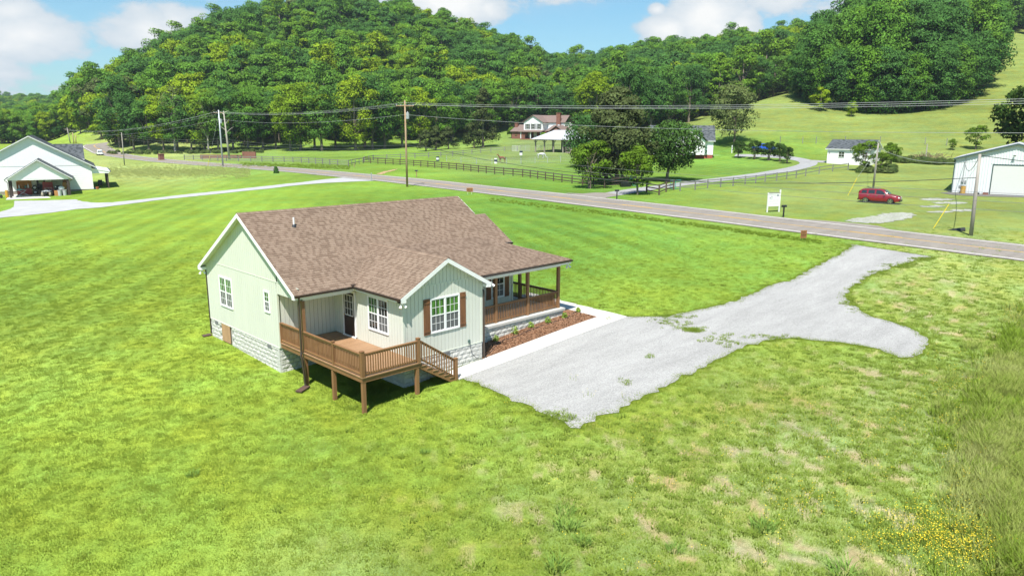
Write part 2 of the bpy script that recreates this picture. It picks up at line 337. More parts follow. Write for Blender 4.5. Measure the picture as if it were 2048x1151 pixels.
def ground_mesh():
    az = np.concatenate([np.linspace(-1.0, 1.0, 560), np.linspace(1.0, 2*math.pi-1.0, 90)[1:-1]])
    rr = np.concatenate([[0.01, 3, 6, 9], np.geomspace(11, 1400, 300)])
    A, R_ = np.meshgrid(az, rr, indexing='ij')
    X = CAM[0]+R_*np.cos(YAW-A); Y = CAM[1]+R_*np.sin(YAW-A)
    Z = gz(X, Y)
    # keep the ground flat under the paved strips, and lay fine unevenness on rough land only
    n, k = A.shape; me = bpy.data.meshes.new('ground')
    co = np.stack([X, Y, Z], -1).reshape(-1, 3)
    idx = np.arange(n*k).reshape(n, k); i2 = np.roll(idx, -1, axis=0)
    q = np.stack([idx[:, :-1], i2[:, :-1], i2[:, 1:], idx[:, 1:]], -1).reshape(-1, 4)
    me.vertices.add(n*k); me.vertices.foreach_set('co', co.ravel())
    me.loops.add(q.size); me.loops.foreach_set('vertex_index', q.ravel())
    me.polygons.add(len(q)); me.polygons.foreach_set('loop_start', np.arange(0, q.size, 4)); me.polygons.foreach_set('use_smooth', np.ones(len(q), bool))
    me.update(calc_edges=True)
    px, py = topx(co[:, 0], co[:, 1], co[:, 2])
    c = lerp_cols(np.clip(px, -100, 2200), np.clip(py, 150, 1250), GT)
    weed = np.clip(np.exp(-(((px-1500)/520)**2+((py-1080)/260)**2))*1.3+np.exp(-(((px-1850)/200)**2+((py-700)/180)**2))+np.exp(-(((px-1750)/420)**2+((py-235)/70)**2))*.25, 0, 1)
    dist = np.hypot(co[:, 0]-CAM[0], co[:, 1]-CAM[1])
    th = np.clip((thinness(co[:, 0], co[:, 1])-.55)/.45, 0, 1)*np.clip(weed*1.25, 0, 1)*(dist < 75)*.8; c = c*(1-th[:, None])+np.array([.42, .33, .19])*th[:, None]
    ca = me.color_attributes.new('grasscol', 'FLOAT_COLOR', 'POINT'); ca.data.foreach_set('color', np.c_[c, weed].ravel())
    # stripes left by the mower: strength by place
    s1 = np.exp(-(((px-250)/420)**2+((py-560)/220)**2)); s2 = np.exp(-(((px-1150)/300)**2+((py-480)/90)**2))+.8*np.exp(-(((px-1480)/130)**2+((py-335)/22)**2)); s3 = np.exp(-(((px-1000)/100)**2+((py-350)/40)**2))
    cb = me.color_attributes.new('mow', 'FLOAT_COLOR', 'POINT'); cb.data.foreach_set('color', np.c_[s1, s2, s3*0, np.ones(len(s1))].ravel())
    return me
def ground_mat():
    mt, nt, N, L, b = newmat('grass_ground'); b.inputs['Roughness'].default_value = .95; b.inputs['Specular IOR Level'].default_value = .0
    geo = N.new('ShaderNodeNewGeometry'); P = geo.outputs['Position']
    at = N.new('ShaderNodeAttribute'); at.attribute_name = 'grasscol'; am = N.new('ShaderNodeAttribute'); am.attribute_name = 'mow'
    def noise(sc, det=5, rough=.6, st=None):
        s = P
        if st is not None:
            mp = N.new('ShaderNodeMapping'); mp.inputs['Scale'].default_value = st[0]; mp.inputs['Rotation'].default_value = (0, 0, st[1]); mp.vector_type = 'TEXTURE' if False else 'POINT'; L.new(P, mp.inputs[0]); s = mp.outputs[0]
        n = N.new('ShaderNodeTexNoise'); n.inputs['Scale'].default_value = sc; n.inputs['Detail'].default_value = det; n.inputs['Roughness'].default_value = rough; L.new(s, n.inputs['Vector']); return n.outputs[0]
    def mr(v, a, b_, c, d):
        n = N.new('ShaderNodeMapRange'); L.new(v, n.inputs[0]); n.inputs[1].default_value = a; n.inputs[2].default_value = b_; n.inputs[3].default_value = c; n.inputs[4].default_value = d; return n.outputs[0]
    def ma(op, a, b_=None):
        n = N.new('ShaderNodeMath'); n.operation = op
        for i, x in enumerate((a, b_)):
            if x is None: continue
            if isinstance(x, (int, float)): n.inputs[i].default_value = x
            else: L.new(x, n.inputs[i])
        return n.outputs[0]
    def mixc(f, a, b_, bt='MIX'):
        n = N.new('ShaderNodeMix'); n.data_type = 'RGBA'; n.blend_type = bt
        for i, x in ((0, f), (6, a), (7, b_)):
            if isinstance(x, (int, float)): n.inputs[i].default_value = x
            elif isinstance(x, tuple): n.inputs[i].default_value = (*x, 1)
            else: L.new(x, n.inputs[i])
        return n.outputs[2]
    sepm = N.new('ShaderNodeSeparateColor'); L.new(am.outputs['Color'], sepm.inputs[0])
    weed = at.outputs['Alpha']
    big = mr(noise(.07, 3), .3, .7, .90, 1.1); mid = mr(noise(.8, 5), .3, .7, .88, 1.12); fine = mr(noise(9, 7, .8), .3, .7, .68, 1.30); vf = mr(noise(38, 4, .7), .3, .7, .62, 1.38)
    v = ma('MULTIPLY', ma('MULTIPLY', big, mid), ma('MULTIPLY', fine, vf)); v = ma('MULTIPLY', v, mr(noise(1.0, 6, .7, ((.045, .045, .75), 0)), .35, .65, .80, 1.15))
    def stripe(dirpx, width, mask, amp):
        a = gp(*dirpx[0]); c = gp(*dirpx[1]); d = (c-a)[:2]; d /= np.linalg.norm(d); nrm = (-d[1], d[0], 0)
        dp = N.new('ShaderNodeVectorMath'); dp.operation = 'DOT_PRODUCT'; L.new(P, dp.inputs[0]); dp.inputs[1].default_value = nrm
        w = ma('ADD', ma('MULTIPLY', dp.outputs['Value'], math.pi/width), ma('MULTIPLY', noise(.12, 2), 1.6))
        s = mr(ma('SINE', w), -.5, .5, -1, 1)
        return ma('ADD', 1, ma('MULTIPLY', ma('MULTIPLY', s, amp), mask))
    v = ma('MULTIPLY', v, stripe(((60, 600), (370, 455)), 1.35, sepm.outputs[0], .10))
    v = ma('MULTIPLY', v, stripe(((930, 430), (1250, 570)), 1.2, sepm.outputs[1], .10))
    col = N.new('ShaderNodeVectorMath'); col.operation = 'SCALE'; L.new(at.outputs['Color'], col.inputs[0]); L.new(v, col.inputs['Scale'])
    # yellower and bluer drifts
    hue = mixc(mr(noise(.35, 6, .65), .35, .65, 0, 1), (1.07, .99, .85), (.90, 1.02, 1.15)); c1 = mixc(1.0, col.outputs[0], hue, 'MULTIPLY')
    drk = ma('MULTIPLY', mr(noise(2.3, 6, .7), .52, .66, 0, .55), ma('ADD', ma('MULTIPLY', weed, .8), .12)); c2 = mixc(drk, c1, (.055, .13, .022))
    soil = ma('MULTIPLY', mr(noise(1.15, 7, .68), .57, .66, 0, 1), mr(noise(6, 4, .7), .35, .6, .25, 1))
    c3 = mixc(ma('MULTIPLY', soil, ma('ADD', ma('MULTIPLY', weed, .72), 0)), c2, (.36, .28, .15))
    soil2 = ma('MULTIPLY', mr(noise(.33, 7, .72), .635, .70, 0, .8), mr(noise(9, 4, .7), .4, .6, .2, 1)); c4 = mixc(ma('MULTIPLY', soil2, .5), c3, (.34, .30, .13))
    L.new(c4, b.inputs['Base Color'])
    bp = N.new('ShaderNodeBump'); bp.inputs['Distance'].default_value = .05; bp.inputs['Strength'].default_value = .9
    L.new(ma('ADD', noise(7, 6, .75), ma('MULTIPLY', noise(26, 4, .7), .5)), bp.inputs['Height']); L.new(bp.outputs[0], b.inputs['Normal'])
    return mt
GROUND_MAT = ground_mat()
gm = ground_mesh(); gm.materials.append(GROUND_MAT); setting('ground', gm, None)

# ------------------------------------------------------------------ sheets that follow the ground
def wob(pts, step=.35, amp=.12, seed=0, closed=True):
    r = np.random.default_rng(seed); out = []; n = len(pts)
    for i in range(n if closed else n-1):
        a = np.array(pts[i][:2]); c = np.array(pts[(i+1) % n][:2]); L_ = np.linalg.norm(c-a); k = max(1, int(L_/step))
        t = (c-a)/(L_+1e-9); nr = np.array([-t[1], t[0]])
        for j in range(k): out.append(a+(c-a)*j/k+nr*r.normal(0, amp)*(0 if j == 0 else 1)+t*r.normal(0, amp*.4)*(0 if j == 0 else 1))
    return out
def sheet(name, pts, mat, off=.02, cell=1.5, kind='structure', thick=0):
    import bmesh
    bm = bmesh.new(); vs = [bm.verts.new((p[0], p[1], 0)) for p in pts]; f = bm.faces.new(vs)
    bmesh.ops.triangulate(bm, faces=[f])
    xs = [p[0] for p in pts]; ys = [p[1] for p in pts]
    for ax, lo, hi in ((0, min(xs), max(xs)), (1, min(ys), max(ys))):
        t = lo+cell
        while t < hi:
            co = [0, 0, 0]; co[ax] = t; no = [0, 0, 0]; no[ax] = 1
            bmesh.ops.bisect_plane(bm, geom=bm.verts[:]+bm.edges[:]+bm.faces[:], plane_co=co, plane_no=no); t += cell
    if thick:
        r = bmesh.ops.extrude_face_region(bm, geom=bm.faces[:]); vv = [e for e in r['geom'] if isinstance(e, bmesh.types.BMVert)]; s = set(vv)
    X = np.array([[v.co.x, v.co.y] for v in bm.verts]); Z = gz(X[:, 0], X[:, 1])
    for v, z in zip(bm.verts, Z):
        v.co.z = z+off-(thick if (thick and v not in s) else 0)
    bmesh.ops.recalc_face_normals(bm, faces=bm.faces[:])
    if not thick:
        for fc in bm.faces:
            if fc.normal.z < 0: fc.normal_flip()
    me = bpy.data.meshes.new(name); bm.to_mesh(me); bm.free(); me.materials.append(mat)
    return setting(name, me, mat, kind=kind) if kind else me
def ribbon(name, path, offs, mat, off=.02, kind='structure', build=True, jit=0, seed=0, gaps=None):
    """strip along a path, between the side offsets given, draped on the ground"""
    r = np.random.default_rng(seed); P = np.array([p[:2] for p in path]); t = np.gradient(P, axis=0); t /= np.linalg.norm(t, axis=1)[:, None]; nr = np.c_[t[:, 1], -t[:, 0]]
    offs = list(offs); V = []; 
    for i in range(len(P)):
        for k, o in enumerate(offs):
            oo = o+(r.normal(0, jit) if (jit and k in (0, len(offs)-1)) else 0); V.append(P[i]+nr[i]*oo)
    V = np.array(V); Z = gz(V[:, 0], V[:, 1])+off; n = len(offs)
    F = [(i*n+k, i*n+k+1, (i+1)*n+k+1, (i+1)*n+k) for i in range(len(P)-1) for k in range(n-1) if not (gaps and gaps(i))]
    mb = MB(); mb.add(np.c_[V, Z], F)
    return setting(name, mb, mat, kind=kind) if build else mb
def resample(pts, step):
    P = np.array([p[:2] for p in pts]); d = np.r_[0, np.cumsum(np.linalg.norm(np.diff(P, axis=0), axis=1))]; n = int(d[-1]/step)+1; t = np.linspace(0, d[-1], n)
    Q = np.c_[np.interp(t, d, P[:, 0]), np.interp(t, d, P[:, 1])]
    for _ in range(3): Q[1:-1] = (Q[:-2]+2*Q[1:-1]+Q[2:])/4
    return Q
def speckle(name, cols, scale, rough=.9, bump=.012, fine=90, ramp=None):
    mt, nt, N, L, b = newmat(name); b.inputs['Roughness'].default_value = rough; b.inputs['Specular IOR Level'].default_value = .25
    geo = N.new('ShaderNodeNewGeometry')
    vo = N.new('ShaderNodeTexVoronoi'); vo.inputs['Scale'].default_value = scale; L.new(geo.outputs['Position'], vo.inputs['Vector'])
    mpn = N.new('ShaderNodeMapping'); mpn.inputs['Scale'].default_value = (.35, 1.5, 1); mpn.inputs['Rotation'].default_value = (0, 0, -.12); L.new(geo.outputs['Position'], mpn.inputs[0])
    n = N.new('ShaderNodeTexNoise'); n.inputs['Scale'].default_value = .75; n.inputs['Detail'].default_value = 8; n.inputs['Roughness'].default_value = .68; L.new(mpn.outputs[0], n.inputs['Vector'])
    n2 = N.new('ShaderNodeTexNoise'); n2.inputs['Scale'].default_value = fine*.15; n2.inputs['Detail'].default_value = 4; n2.inputs['Roughness'].default_value = .7; L.new(geo.outputs['Position'], n2.inputs['Vector'])
    sp = N.new('ShaderNodeSeparateColor'); L.new(vo.outputs['Color'], sp.inputs[0])
    cr = N.new('ShaderNodeValToRGB'); e = cr.color_ramp.elements
    e[0].color = (*cols[0], 1); e[1].color = (*cols[-1], 1)
    for i, c in enumerate(cols[1:-1]): x = e.new((i+1)/(len(cols)-1)); x.color = (*c, 1)
    L.new(sp.outputs[0], cr.inputs[0])
    m1 = N.new('ShaderNodeMix'); m1.data_type = 'RGBA'; m1.blend_type = 'MULTIPLY'; m1.inputs[0].default_value = 1; L.new(cr.outputs[0], m1.inputs[6])
    mr = N.new('ShaderNodeMapRange'); mr.inputs[1].default_value = .3; mr.inputs[2].default_value = .7; mr.inputs[3].default_value = .82; mr.inputs[4].default_value = 1.1; L.new(n.outputs[0], mr.inputs[0])
    mr2 = N.new('ShaderNodeMapRange'); mr2.inputs[1].default_value = .3; mr2.inputs[2].default_value = .7; mr2.inputs[3].default_value = .88; mr2.inputs[4].default_value = 1.1; L.new(n2.outputs[0], mr2.inputs[0])
    mm = N.new('ShaderNodeMath'); mm.operation = 'MULTIPLY'; L.new(mr.outputs[0], mm.inputs[0]); L.new(mr2.outputs[0], mm.inputs[1]); L.new(mm.outputs[0], m1.inputs[7])
    L.new(m1.outputs[2], b.inputs['Base Color'])
    bp = N.new('ShaderNodeBump'); bp.inputs['Distance'].default_value = bump; L.new(vo.outputs['Distance'], bp.inputs['Height']); L.new(bp.outputs[0], b.inputs['Normal'])
    return mt
MG = speckle('gravel', [(.26, .255, .245), (.34, .335, .325), (.38, .375, .362), (.31, .305, .297), (.43, .425, .41)], 30, bump=.02)
MGP = speckle('thin_gravel', [(.25, .25, .21), (.33, .32, .29), (.40, .40, .37), (.20, .24, .12), (.36, .36, .33)], 9, bump=.02)
MASPH = speckle('old_asphalt', [(.215, .190, .168), (.238, .212, .186), (.255, .228, .200), (.228, .204, .180)], 14, bump=.004)
MDRV = speckle('grey_drive', [(.26, .26, .265), (.30, .30, .305), (.33, .33, .33)], 8, bump=.004)
MCONC = M('pale_concrete', (.47, .45, .43), .85, .05, 2.0, .002, 60, col2=(.53, .51, .485))
MWLINE = M('white_road_paint', (.68, .67, .63), .7, .12, 3); MYLINE = M('yellow_road_paint', (.60, .34, .04), .7, .15, 2)

# main road
_near = [(2048, 521), (1680, 474), (1380, 437), (1080, 400), (805, 367), (620, 348.5)]; _farl = [(2048, 491.6), (1680, 450), (1380, 416), (1080, 383), (805, 354.5), (620, 338)]
_rc = [(gp(*a)+gp(*b_))/2 for a, b_ in zip(_near, _farl)]
d0 = (_rc[0]-_rc[1])[:2]; d0 /= np.linalg.norm(d0)
rp = [np.r_[_rc[0][:2]+d0*150, 0], np.r_[_rc[0][:2]+d0*60, 0]]+_rc+[gp(500, 333.5), gp(400, 327.5), gp(330, 322), gp(262, 314.5), gp(213, 306), gp(196, 297), gp(186, 291), gp(196, 287)]
ROADP = resample(rp, 2.2)
ribbon('road', ROADP, [-4.05, -2, 0, 2, 4.05], MASPH, .05, jit=.06)
ribbon('road_edge_line', ROADP, [-3.55, -3.38], MWLINE, .056); ribbon('road_edge_line', ROADP, [3.38, 3.55], MWLINE, .056)
ribbon('road_centre_line', ROADP, [-.20, -.05], MYLINE, .056); ribbon('road_centre_line', ROADP, [.05, .20], MYLINE, .056, gaps=lambda i: (i % 6) > 1)
def road_side(px, py, side):
    """ground point moved sideways along the road's normal"""
    p = gp(px, py); return p

PAD = [gp(x, y) for x, y in [(1338, 633.5), (1358, 627), (1388, 621.5), (1430, 612), (1471, 603), (1505, 588), (1535, 573), (1583, 560), (1622, 538), (1655, 522), (1690, 503), (1706, 489)]]
PAD2 = [gp(x, y) for x, y in [(1868, 514), (1835, 520), (1795, 530), (1762, 543), (1722, 560), (1695, 578), (1690, 594), (1702, 610), (1724, 624), (1760, 638), (1800, 650), (1836, 664), (1857, 680), (1851, 697), (1826, 714), (1800, 716), (1768, 704), (1742, 695), (1700, 688), (1660, 683), (1620, 680), (1580, 676), (1552, 677), (1520, 685), (1485, 697), (1458, 708), (1430, 720), (1395, 738), (1350, 764), (1300, 787), (1240, 815), (1190, 843), (1160, 857), (1140, 856), (1128, 843), (1100, 832), (1072, 822), (1045, 806), (1018, 795), (990, 783), (962, 772), (938, 763), (918, 758)]]
SWO = [np.array([4.9, -6.62, 0]), np.array([16.55, -6.55, 0])]   # outer edge of the walk
_n = lambda P: [p[:2] for p in P]
PADPOLY = wob(_n(PAD), .4, .10, 1, False)+[PAD[-1][:2]]+wob(_n(PAD2), .35, .11, 2, False)+[np.array([4.95, -6.5]), np.array([16.5, -6.45])]
sheet('gravel_driveway', PADPOLY, MG, .03, 2.0)
# concrete walk in slabs with open joints
wk = []
xs = np.linspace(4.75, 16.55, 9)
for a, b_ in zip(xs[:-1], xs[1:]): sheet('walk_slab', [(a+.012, -6.6), (b_-.012, -6.6), (b_-.012, -5.46), (a+.012, -5.46)], MCONC, .055, .8, thick=.14)
ys = np.linspace(-5.44, .6, 6)
for a, b_ in zip(ys[:-1], ys[1:]): sheet('walk_slab', [(15.42, a+.012), (16.55, a+.012), (16.45, b_-.012), (15.35, b_-.012)], MCONC, .055, .8, thick=.14)
# mulch bed
MMULCH = speckle('bark_mulch', [(.14, .06, .03), (.22, .10, .05), (.32, .17, .09), (.18, .08, .04), (.42, .26, .16)], 15, bump=.05)
sheet('mulch_bed', [(7.22, -5.45), (15.41, -5.45), (15.34, -3.0), (14.75, -3.0), (14.75, -3.85), (7.22, -3.85)], MMULCH, .05, .6, thick=.1)
# neighbour's drive on the left
LD = [gp(x, y) for x, y in [(663, 357.5), (640, 360), (600, 365), (540, 371.5), (480, 378), (430, 383), (380, 388), (320, 395), (270, 400.5), (225, 405), (190, 405.5), (165, 403), (150, 399), (28, 402), (29, 410), (24, 417), (0, 424), (-70, 432), (-160, 440), (-160, 456), (-70, 446), (0, 436), (60, 430), (110, 424.5), (155, 418), (200, 415), (250, 409), (310, 401), (380, 393.5), (430, 388.5), (480, 383), (540, 377), (600, 370), (650, 366), (700, 363.5), (752, 361.5), (735, 358), (700, 354)]]
sheet('neighbour_driveway', wob(_n(LD), .6, .07, 3), M('pale_gravel', (.36, .36, .36), .9, .1, .6, .004, 40), .03, 3)
# neighbours' drives beyond the road
q = resample([gp(x, y) for x, y in [(1188, 394), (1225, 388), (1262, 382), (1310, 375), (1380, 366), (1450, 358), (1520, 349), (1575, 340), (1612, 331), (1622, 324), (1600, 318), (1560, 313.5), (1510, 311), (1470, 311)]], 2)
ribbon('lane', q, [-1.7, 0, 1.7], MDRV, .035, jit=.05)
ribbon('lane', resample([gp(x, y) for x, y in [(1612, 322), (1635, 322), (1655, 324.5)]], 1.5), [-1.5, 0, 1.5], MDRV, .045)
sheet('lane_mouth', _n([gp(x, y) for x, y in [(1130, 386), (1165, 387.5), (1190, 385.5), (1215, 386), (1240, 390), (1215, 394.5), (1207, 397.5), (1215, 401)]]), MASPH, .042, 2)
sheet('lane_mouth', _n([gp(x, y) for x, y in [(1580, 438), (1640, 441), (1700, 446), (1755, 452), (1780, 459), (1790, 464), (1700, 453), (1600, 441)]]), MASPH, .042, 2)
sheet('worn_gravel', wob(_n([gp(x, y) for x, y in [(1690, 443), (1705, 437), (1745, 432), (1775, 427), (1800, 425), (1825, 426), (1834, 431), (1820, 437), (1795, 441), (1760, 447), (1725, 446)]]), .3, .22, 5), MGP, .03, 2)
for i, (x, y, w, h) in enumerate([(1875, 399, 34, 2.6), (1900, 406, 36, 2.4), (1865, 413, 26, 2), (1925, 421, 26, 2.4), (1880, 424, 28, 1.6)]):
    sheet('worn_gravel', wob(_n([gp(x+w*math.cos(t), y+h*math.sin(t)) for t in np.linspace(0, 2*math.pi, 14)[:-1]]), .3, .3, 6+i), MGP, .03, 2)
sheet('yard_apron', _n([gp(x, y) for x, y in [(1880, 386), (1905, 383), (1980, 384), (2100, 386), (2100, 397), (2040, 395), (1960, 393), (1905, 390)]]), M('dark_apron', (.12, .115, .10), .9, .2, 2), .035, 3)
# worn track by the fence and dirt shelf beside the road
sheet('dirt_track', wob(_n([gp(x, y) for x, y in [(752, 348), (765, 343.5), (785, 339.5), (797, 337.5), (790, 340.5), (775, 344.5), (762, 349)]]), .5, .15, 9), M('bare_earth', (.36, .24, .12), .95, .2, 2), .03, 2)
# ------------------------------------------------------------------ the new house
MSID = M('sage_siding', (.605, .615, .545), .6, .035, 1.5, .0015, 30, stretch=(1, 1, .3))
MSIDB = M('siding_groove', (.33, .34, .29), .8, .05, 2)
MWHT = M('white_vinyl', (.78, .78, .78), .5, .03, 2)
MSTAIN = M('stained_wood', (.18, .088, .036), .62, .3, 2.2, .004, 40, col2=(.28, .145, .064), stretch=(1, 1, .35), rnd=True)
MDECKB = M('deck_board_wood', (.25, .145, .075), .6, .3, 3, .003, 50, col2=(.34, .20, .11), stretch=(.3, 1, 1), rnd=True)
MGUT = M('brown_gutter', (.055, .040, .032), .35, .08, 2)
MSHUT = M('shutter_wood', (.13, .052, .020), .6, .25, 3, .003, 30, col2=(.22, .092, .036), stretch=(1, 1, .3))
MBLOCK = M('split_face_block', (.47, .465, .435), .92, .12, 5, .02, 14, col2=(.56, .555, .52), rnd=True)
MBLKB = M('block_joint', (.42, .415, .385), .95, .1, 4)
def glassm(name, col, rough=.06, spec=1.0):
    mt, nt, N, L, b = newmat(name); b.inputs['Base Color'].default_value = (*col, 1); b.inputs['Roughness'].default_value = rough
    b.inputs['Specular IOR Level'].default_value = spec; b.inputs['IOR'].default_value = 1.5
    geo = N.new('ShaderNodeNewGeometry'); n = N.new('ShaderNodeTexNoise'); n.inputs['Scale'].default_value = 1.3; L.new(geo.outputs['Position'], n.inputs['Vector'])
    bp = N.new('ShaderNodeBump'); bp.inputs['Distance'].default_value = .004; L.new(n.outputs[0], bp.inputs['Height']); L.new(bp.outputs[0], b.inputs['Normal'])
    return mt
def reflectglass(name):
    """window glass with mottled green reflections painted into its base colour"""
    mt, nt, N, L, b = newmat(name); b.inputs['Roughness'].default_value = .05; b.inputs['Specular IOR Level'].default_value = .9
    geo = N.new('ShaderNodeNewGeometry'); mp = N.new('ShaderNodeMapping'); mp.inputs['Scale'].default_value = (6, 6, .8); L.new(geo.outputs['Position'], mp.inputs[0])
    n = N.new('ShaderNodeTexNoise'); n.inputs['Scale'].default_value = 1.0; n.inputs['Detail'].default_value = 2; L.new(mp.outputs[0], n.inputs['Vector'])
    cr = N.new('ShaderNodeValToRGB'); e = cr.color_ramp.elements; e[0].position = .42; e[0].color = (.02, .07, .02, 1); e[1].position = .6; e[1].color = (.08, .22, .04, 1)  # dark and bright green of the painted reflection
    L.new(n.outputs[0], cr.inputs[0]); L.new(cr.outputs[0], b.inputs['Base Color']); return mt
MGL = glassm('dark_glass', (.02, .025, .025)); MGLG = reflectglass('green_reflection_glass'); MSCR = glassm('insect_screen', (.11, .115, .115), .5, .3)
def shingle_mat(name, cols):
    mt, nt, N, L, b = newmat(name); b.inputs['Roughness'].default_value = .92; b.inputs['Specular IOR Level'].default_value = .2
    at = N.new('ShaderNodeAttribute'); at.attribute_name = 'rnd'; cr = N.new('ShaderNodeValToRGB'); cr.color_ramp.interpolation = 'LINEAR'
    e = cr.color_ramp.elements; e[0].color = (*cols[0], 1); e[1].color = (*cols[-1], 1)
    for i, c in enumerate(cols[1:-1]): x = e.new((i+1)/(len(cols)-1)); x.color = (*c, 1)
    L.new(at.outputs['Fac'], cr.inputs[0])
    geo = N.new('ShaderNodeNewGeometry'); n = N.new('ShaderNodeTexNoise'); n.inputs['Scale'].default_value = 40; n.inputs['Detail'].default_value = 4; L.new(geo.outputs['Position'], n.inputs['Vector'])
    n3 = N.new('ShaderNodeTexNoise'); n3.inputs['Scale'].default_value = .7; n3.inputs['Detail'].default_value = 4; L.new(geo.outputs['Position'], n3.inputs['Vector'])
    mr = N.new('ShaderNodeMapRange'); mr.inputs[1].default_value = .3; mr.inputs[2].default_value = .7; mr.inputs[3].default_value = .75; mr.inputs[4].default_value = 1.25; L.new(n.outputs[0], mr.inputs[0])
    mr3 = N.new('ShaderNodeMapRange'); mr3.inputs[1].default_value = .3; mr3.inputs[2].default_value = .7; mr3.inputs[3].default_value = .93; mr3.inputs[4].default_value = 1.07; L.new(n3.outputs[0], mr3.inputs[0])
    mm = N.new('ShaderNodeMath'); mm.operation = 'MULTIPLY'; L.new(mr.outputs[0], mm.inputs[0]); L.new(mr3.outputs[0], mm.inputs[1])
    v = N.new('ShaderNodeVectorMath'); v.operation = 'SCALE'; L.new(cr.outputs[0], v.inputs[0]); L.new(mm.outputs[0], v.inputs['Scale'])
    L.new(v.outputs[0], b.inputs['Base Color']); return mt
MSHIN = shingle_mat('brown_shingles', [(.155, .108, .079), (.176, .124, .091), (.200, .144, .107), (.218, .160, .120)])
MSHING = shingle_mat('charcoal_shingles', [(.045, .052, .058), (.075, .085, .092), (.10, .11, .12), (.085, .095, .102)])

def clip_hp(poly, a, b, c):
    out = []; n = len(poly)
    for i in range(n):
        p, q = poly[i], poly[(i+1) % n]; dp = a*p[0]+b*p[1]-c; dq = a*q[0]+b*q[1]-c
        if dp <= 0: out.append(p)
        if dp*dq < 0: t = dp/(dp-dq); out.append((p[0]+(q[0]-p[0])*t, p[1]+(q[1]-p[1])*t))
    return out
def cliprect(poly, x0, y0, x1, y1):
    for a, b, c in ((-1, 0, -x0), (1, 0, x1), (0, -1, -y0), (0, 1, y1)):
        poly = clip_hp(poly, a, b, c)
        if len(poly) < 3: return []
    return poly
def shingles(mb, poly, to3, nrm, row=.142, tab=.27, seed=0, th=.010, base=.004):
    """courses of tabs laid on a roof plane; poly in (along, up-slope) metres, clipped at the edges"""
    r = np.random.default_rng(seed); ys = [p[1] for p in poly]; xs = [p[0] for p in poly]; nrm = np.array(nrm, float)
    y = math.floor(min(ys)/row)*row
    while y < max(ys):
        x = math.floor(min(xs)/tab)*tab-r.random()*tab; odd = False
        while x < max(xs):
            odd = not odd; hi = odd if r.random() > .12 else (not odd); w = tab*(.35+.25*r.random()) if odd else tab*(.65+.5*r.random())
            c = cliprect(poly, x, y, x+w, y+row)
            if len(c) >= 3:
                t = th*(1.5 if hi else .8); col = (r.random()*.35 if hi else .5+.5*r.random())
                top = [np.array(to3(p[0], p[1]))+nrm*(base+t*(1-(p[1]-y)/row)) for p in c]; n = len(c)
                lo = [np.array(to3(p[0], p[1]))+nrm*(-.002) for p in c]
                mb.add(top+lo, [tuple(range(n))]+[(i, n+i, n+(i+1) % n, (i+1) % n) for i in range(n) if c[i][1] < y+row*.5 or c[(i+1) % n][1] < y+row*.5], 0, col)
            x += w
        y += row
_bc = {}
def board_wall(parent, poly, to3, nrm, bw=.2, gap=.016, th=.014, name='siding_board', mat=None, x0=None, world=True):
    """vertical boards, each its own piece, clipped to a convex wall outline given in (along, up)"""
    xs = [p[0] for p in poly]; x = min(xs) if x0 is None else x0; nrm = np.array(nrm, float)
    while x < max(xs)-1e-6:
        c = cliprect(poly, max(x, min(xs)), -99, min(x+bw-gap, max(xs)), 99)
        if len(c) >= 3 and max(p[0] for p in c)-min(p[0] for p in c) > .01:
            mb = MB(); mb.prism([np.array(to3(p[0], p[1]))+nrm*.004 for p in c], nrm*th)
            part(name, mb, mat or MSID, parent, world=world)
        x += bw
def block_mesh(seed, w=.385, h=.188):
    r = np.random.default_rng(seed); nx, nz = 5, 3; vs = []; 
    for j in range(nz+1):
        for i in range(nx+1):
            e = (i in (0, nx) or j in (0, nz)); vs.append((w*i/nx, -(0.010 if e else .016+.022*r.random()), h*j/nz))
    n = nx+1; fs = [(j*n+i, j*n+i+1, (j+1)*n+i+1, (j+1)*n+i) for j in range(nz) for i in range(nx)]
    k = len(vs); rim = [i for i in range(n)]+[j*n+nx for j in range(1, nz+1)]+[nz*n+i for i in range(nx-1, -1, -1)]+[j*n for j in range(nz-1, 0, -1)]
    for i in rim: vs.append((vs[i][0], .06, vs[i][2]))
    m_ = len(rim); fs += [(rim[(a+1) % m_], rim[a], k+a, k+(a+1) % m_) for a in range(m_)]
    mb = MB(); mb.add(vs, fs); return mb.mesh('block', MBLOCK)
BLOCKS = [block_mesh(i) for i in range(6)]
def halfblock(w): mb = MB(); mb.box(0, -.025, 0, w, .06, .188); return mb.mesh('block', MBLOCK)
def block_wall(parent, org, ang, length, ztop, zbot, skip=None, seed=0):
    """courses of block from ztop down to the ground; org is the left corner seen from outside"""
    r = np.random.default_rng(seed); z = ztop-.2; row = 0; c, s = math.cos(ang), math.sin(ang)
    while z > zbot-.2:
        x = -.2 if row % 2 else 0.0
        while x < length-.02:
            a, b = max(x, 0), min(x+.4, length)
            if not (skip and skip(a, b, z)) and z+.2 > g1(org[0]+c*(a+b)/2, org[1]+s*(a+b)/2)-.08:
                me = BLOCKS[r.integers(6)] if b-a > .39 else halfblock(b-a-.014)
                part('block', me, MBLOCK, parent, loc=(org[0]+c*(a+.007), org[1]+s*(a+.007), z+.006), rz=ang, world=True)
            x += .4
        z -= .2; row += 1

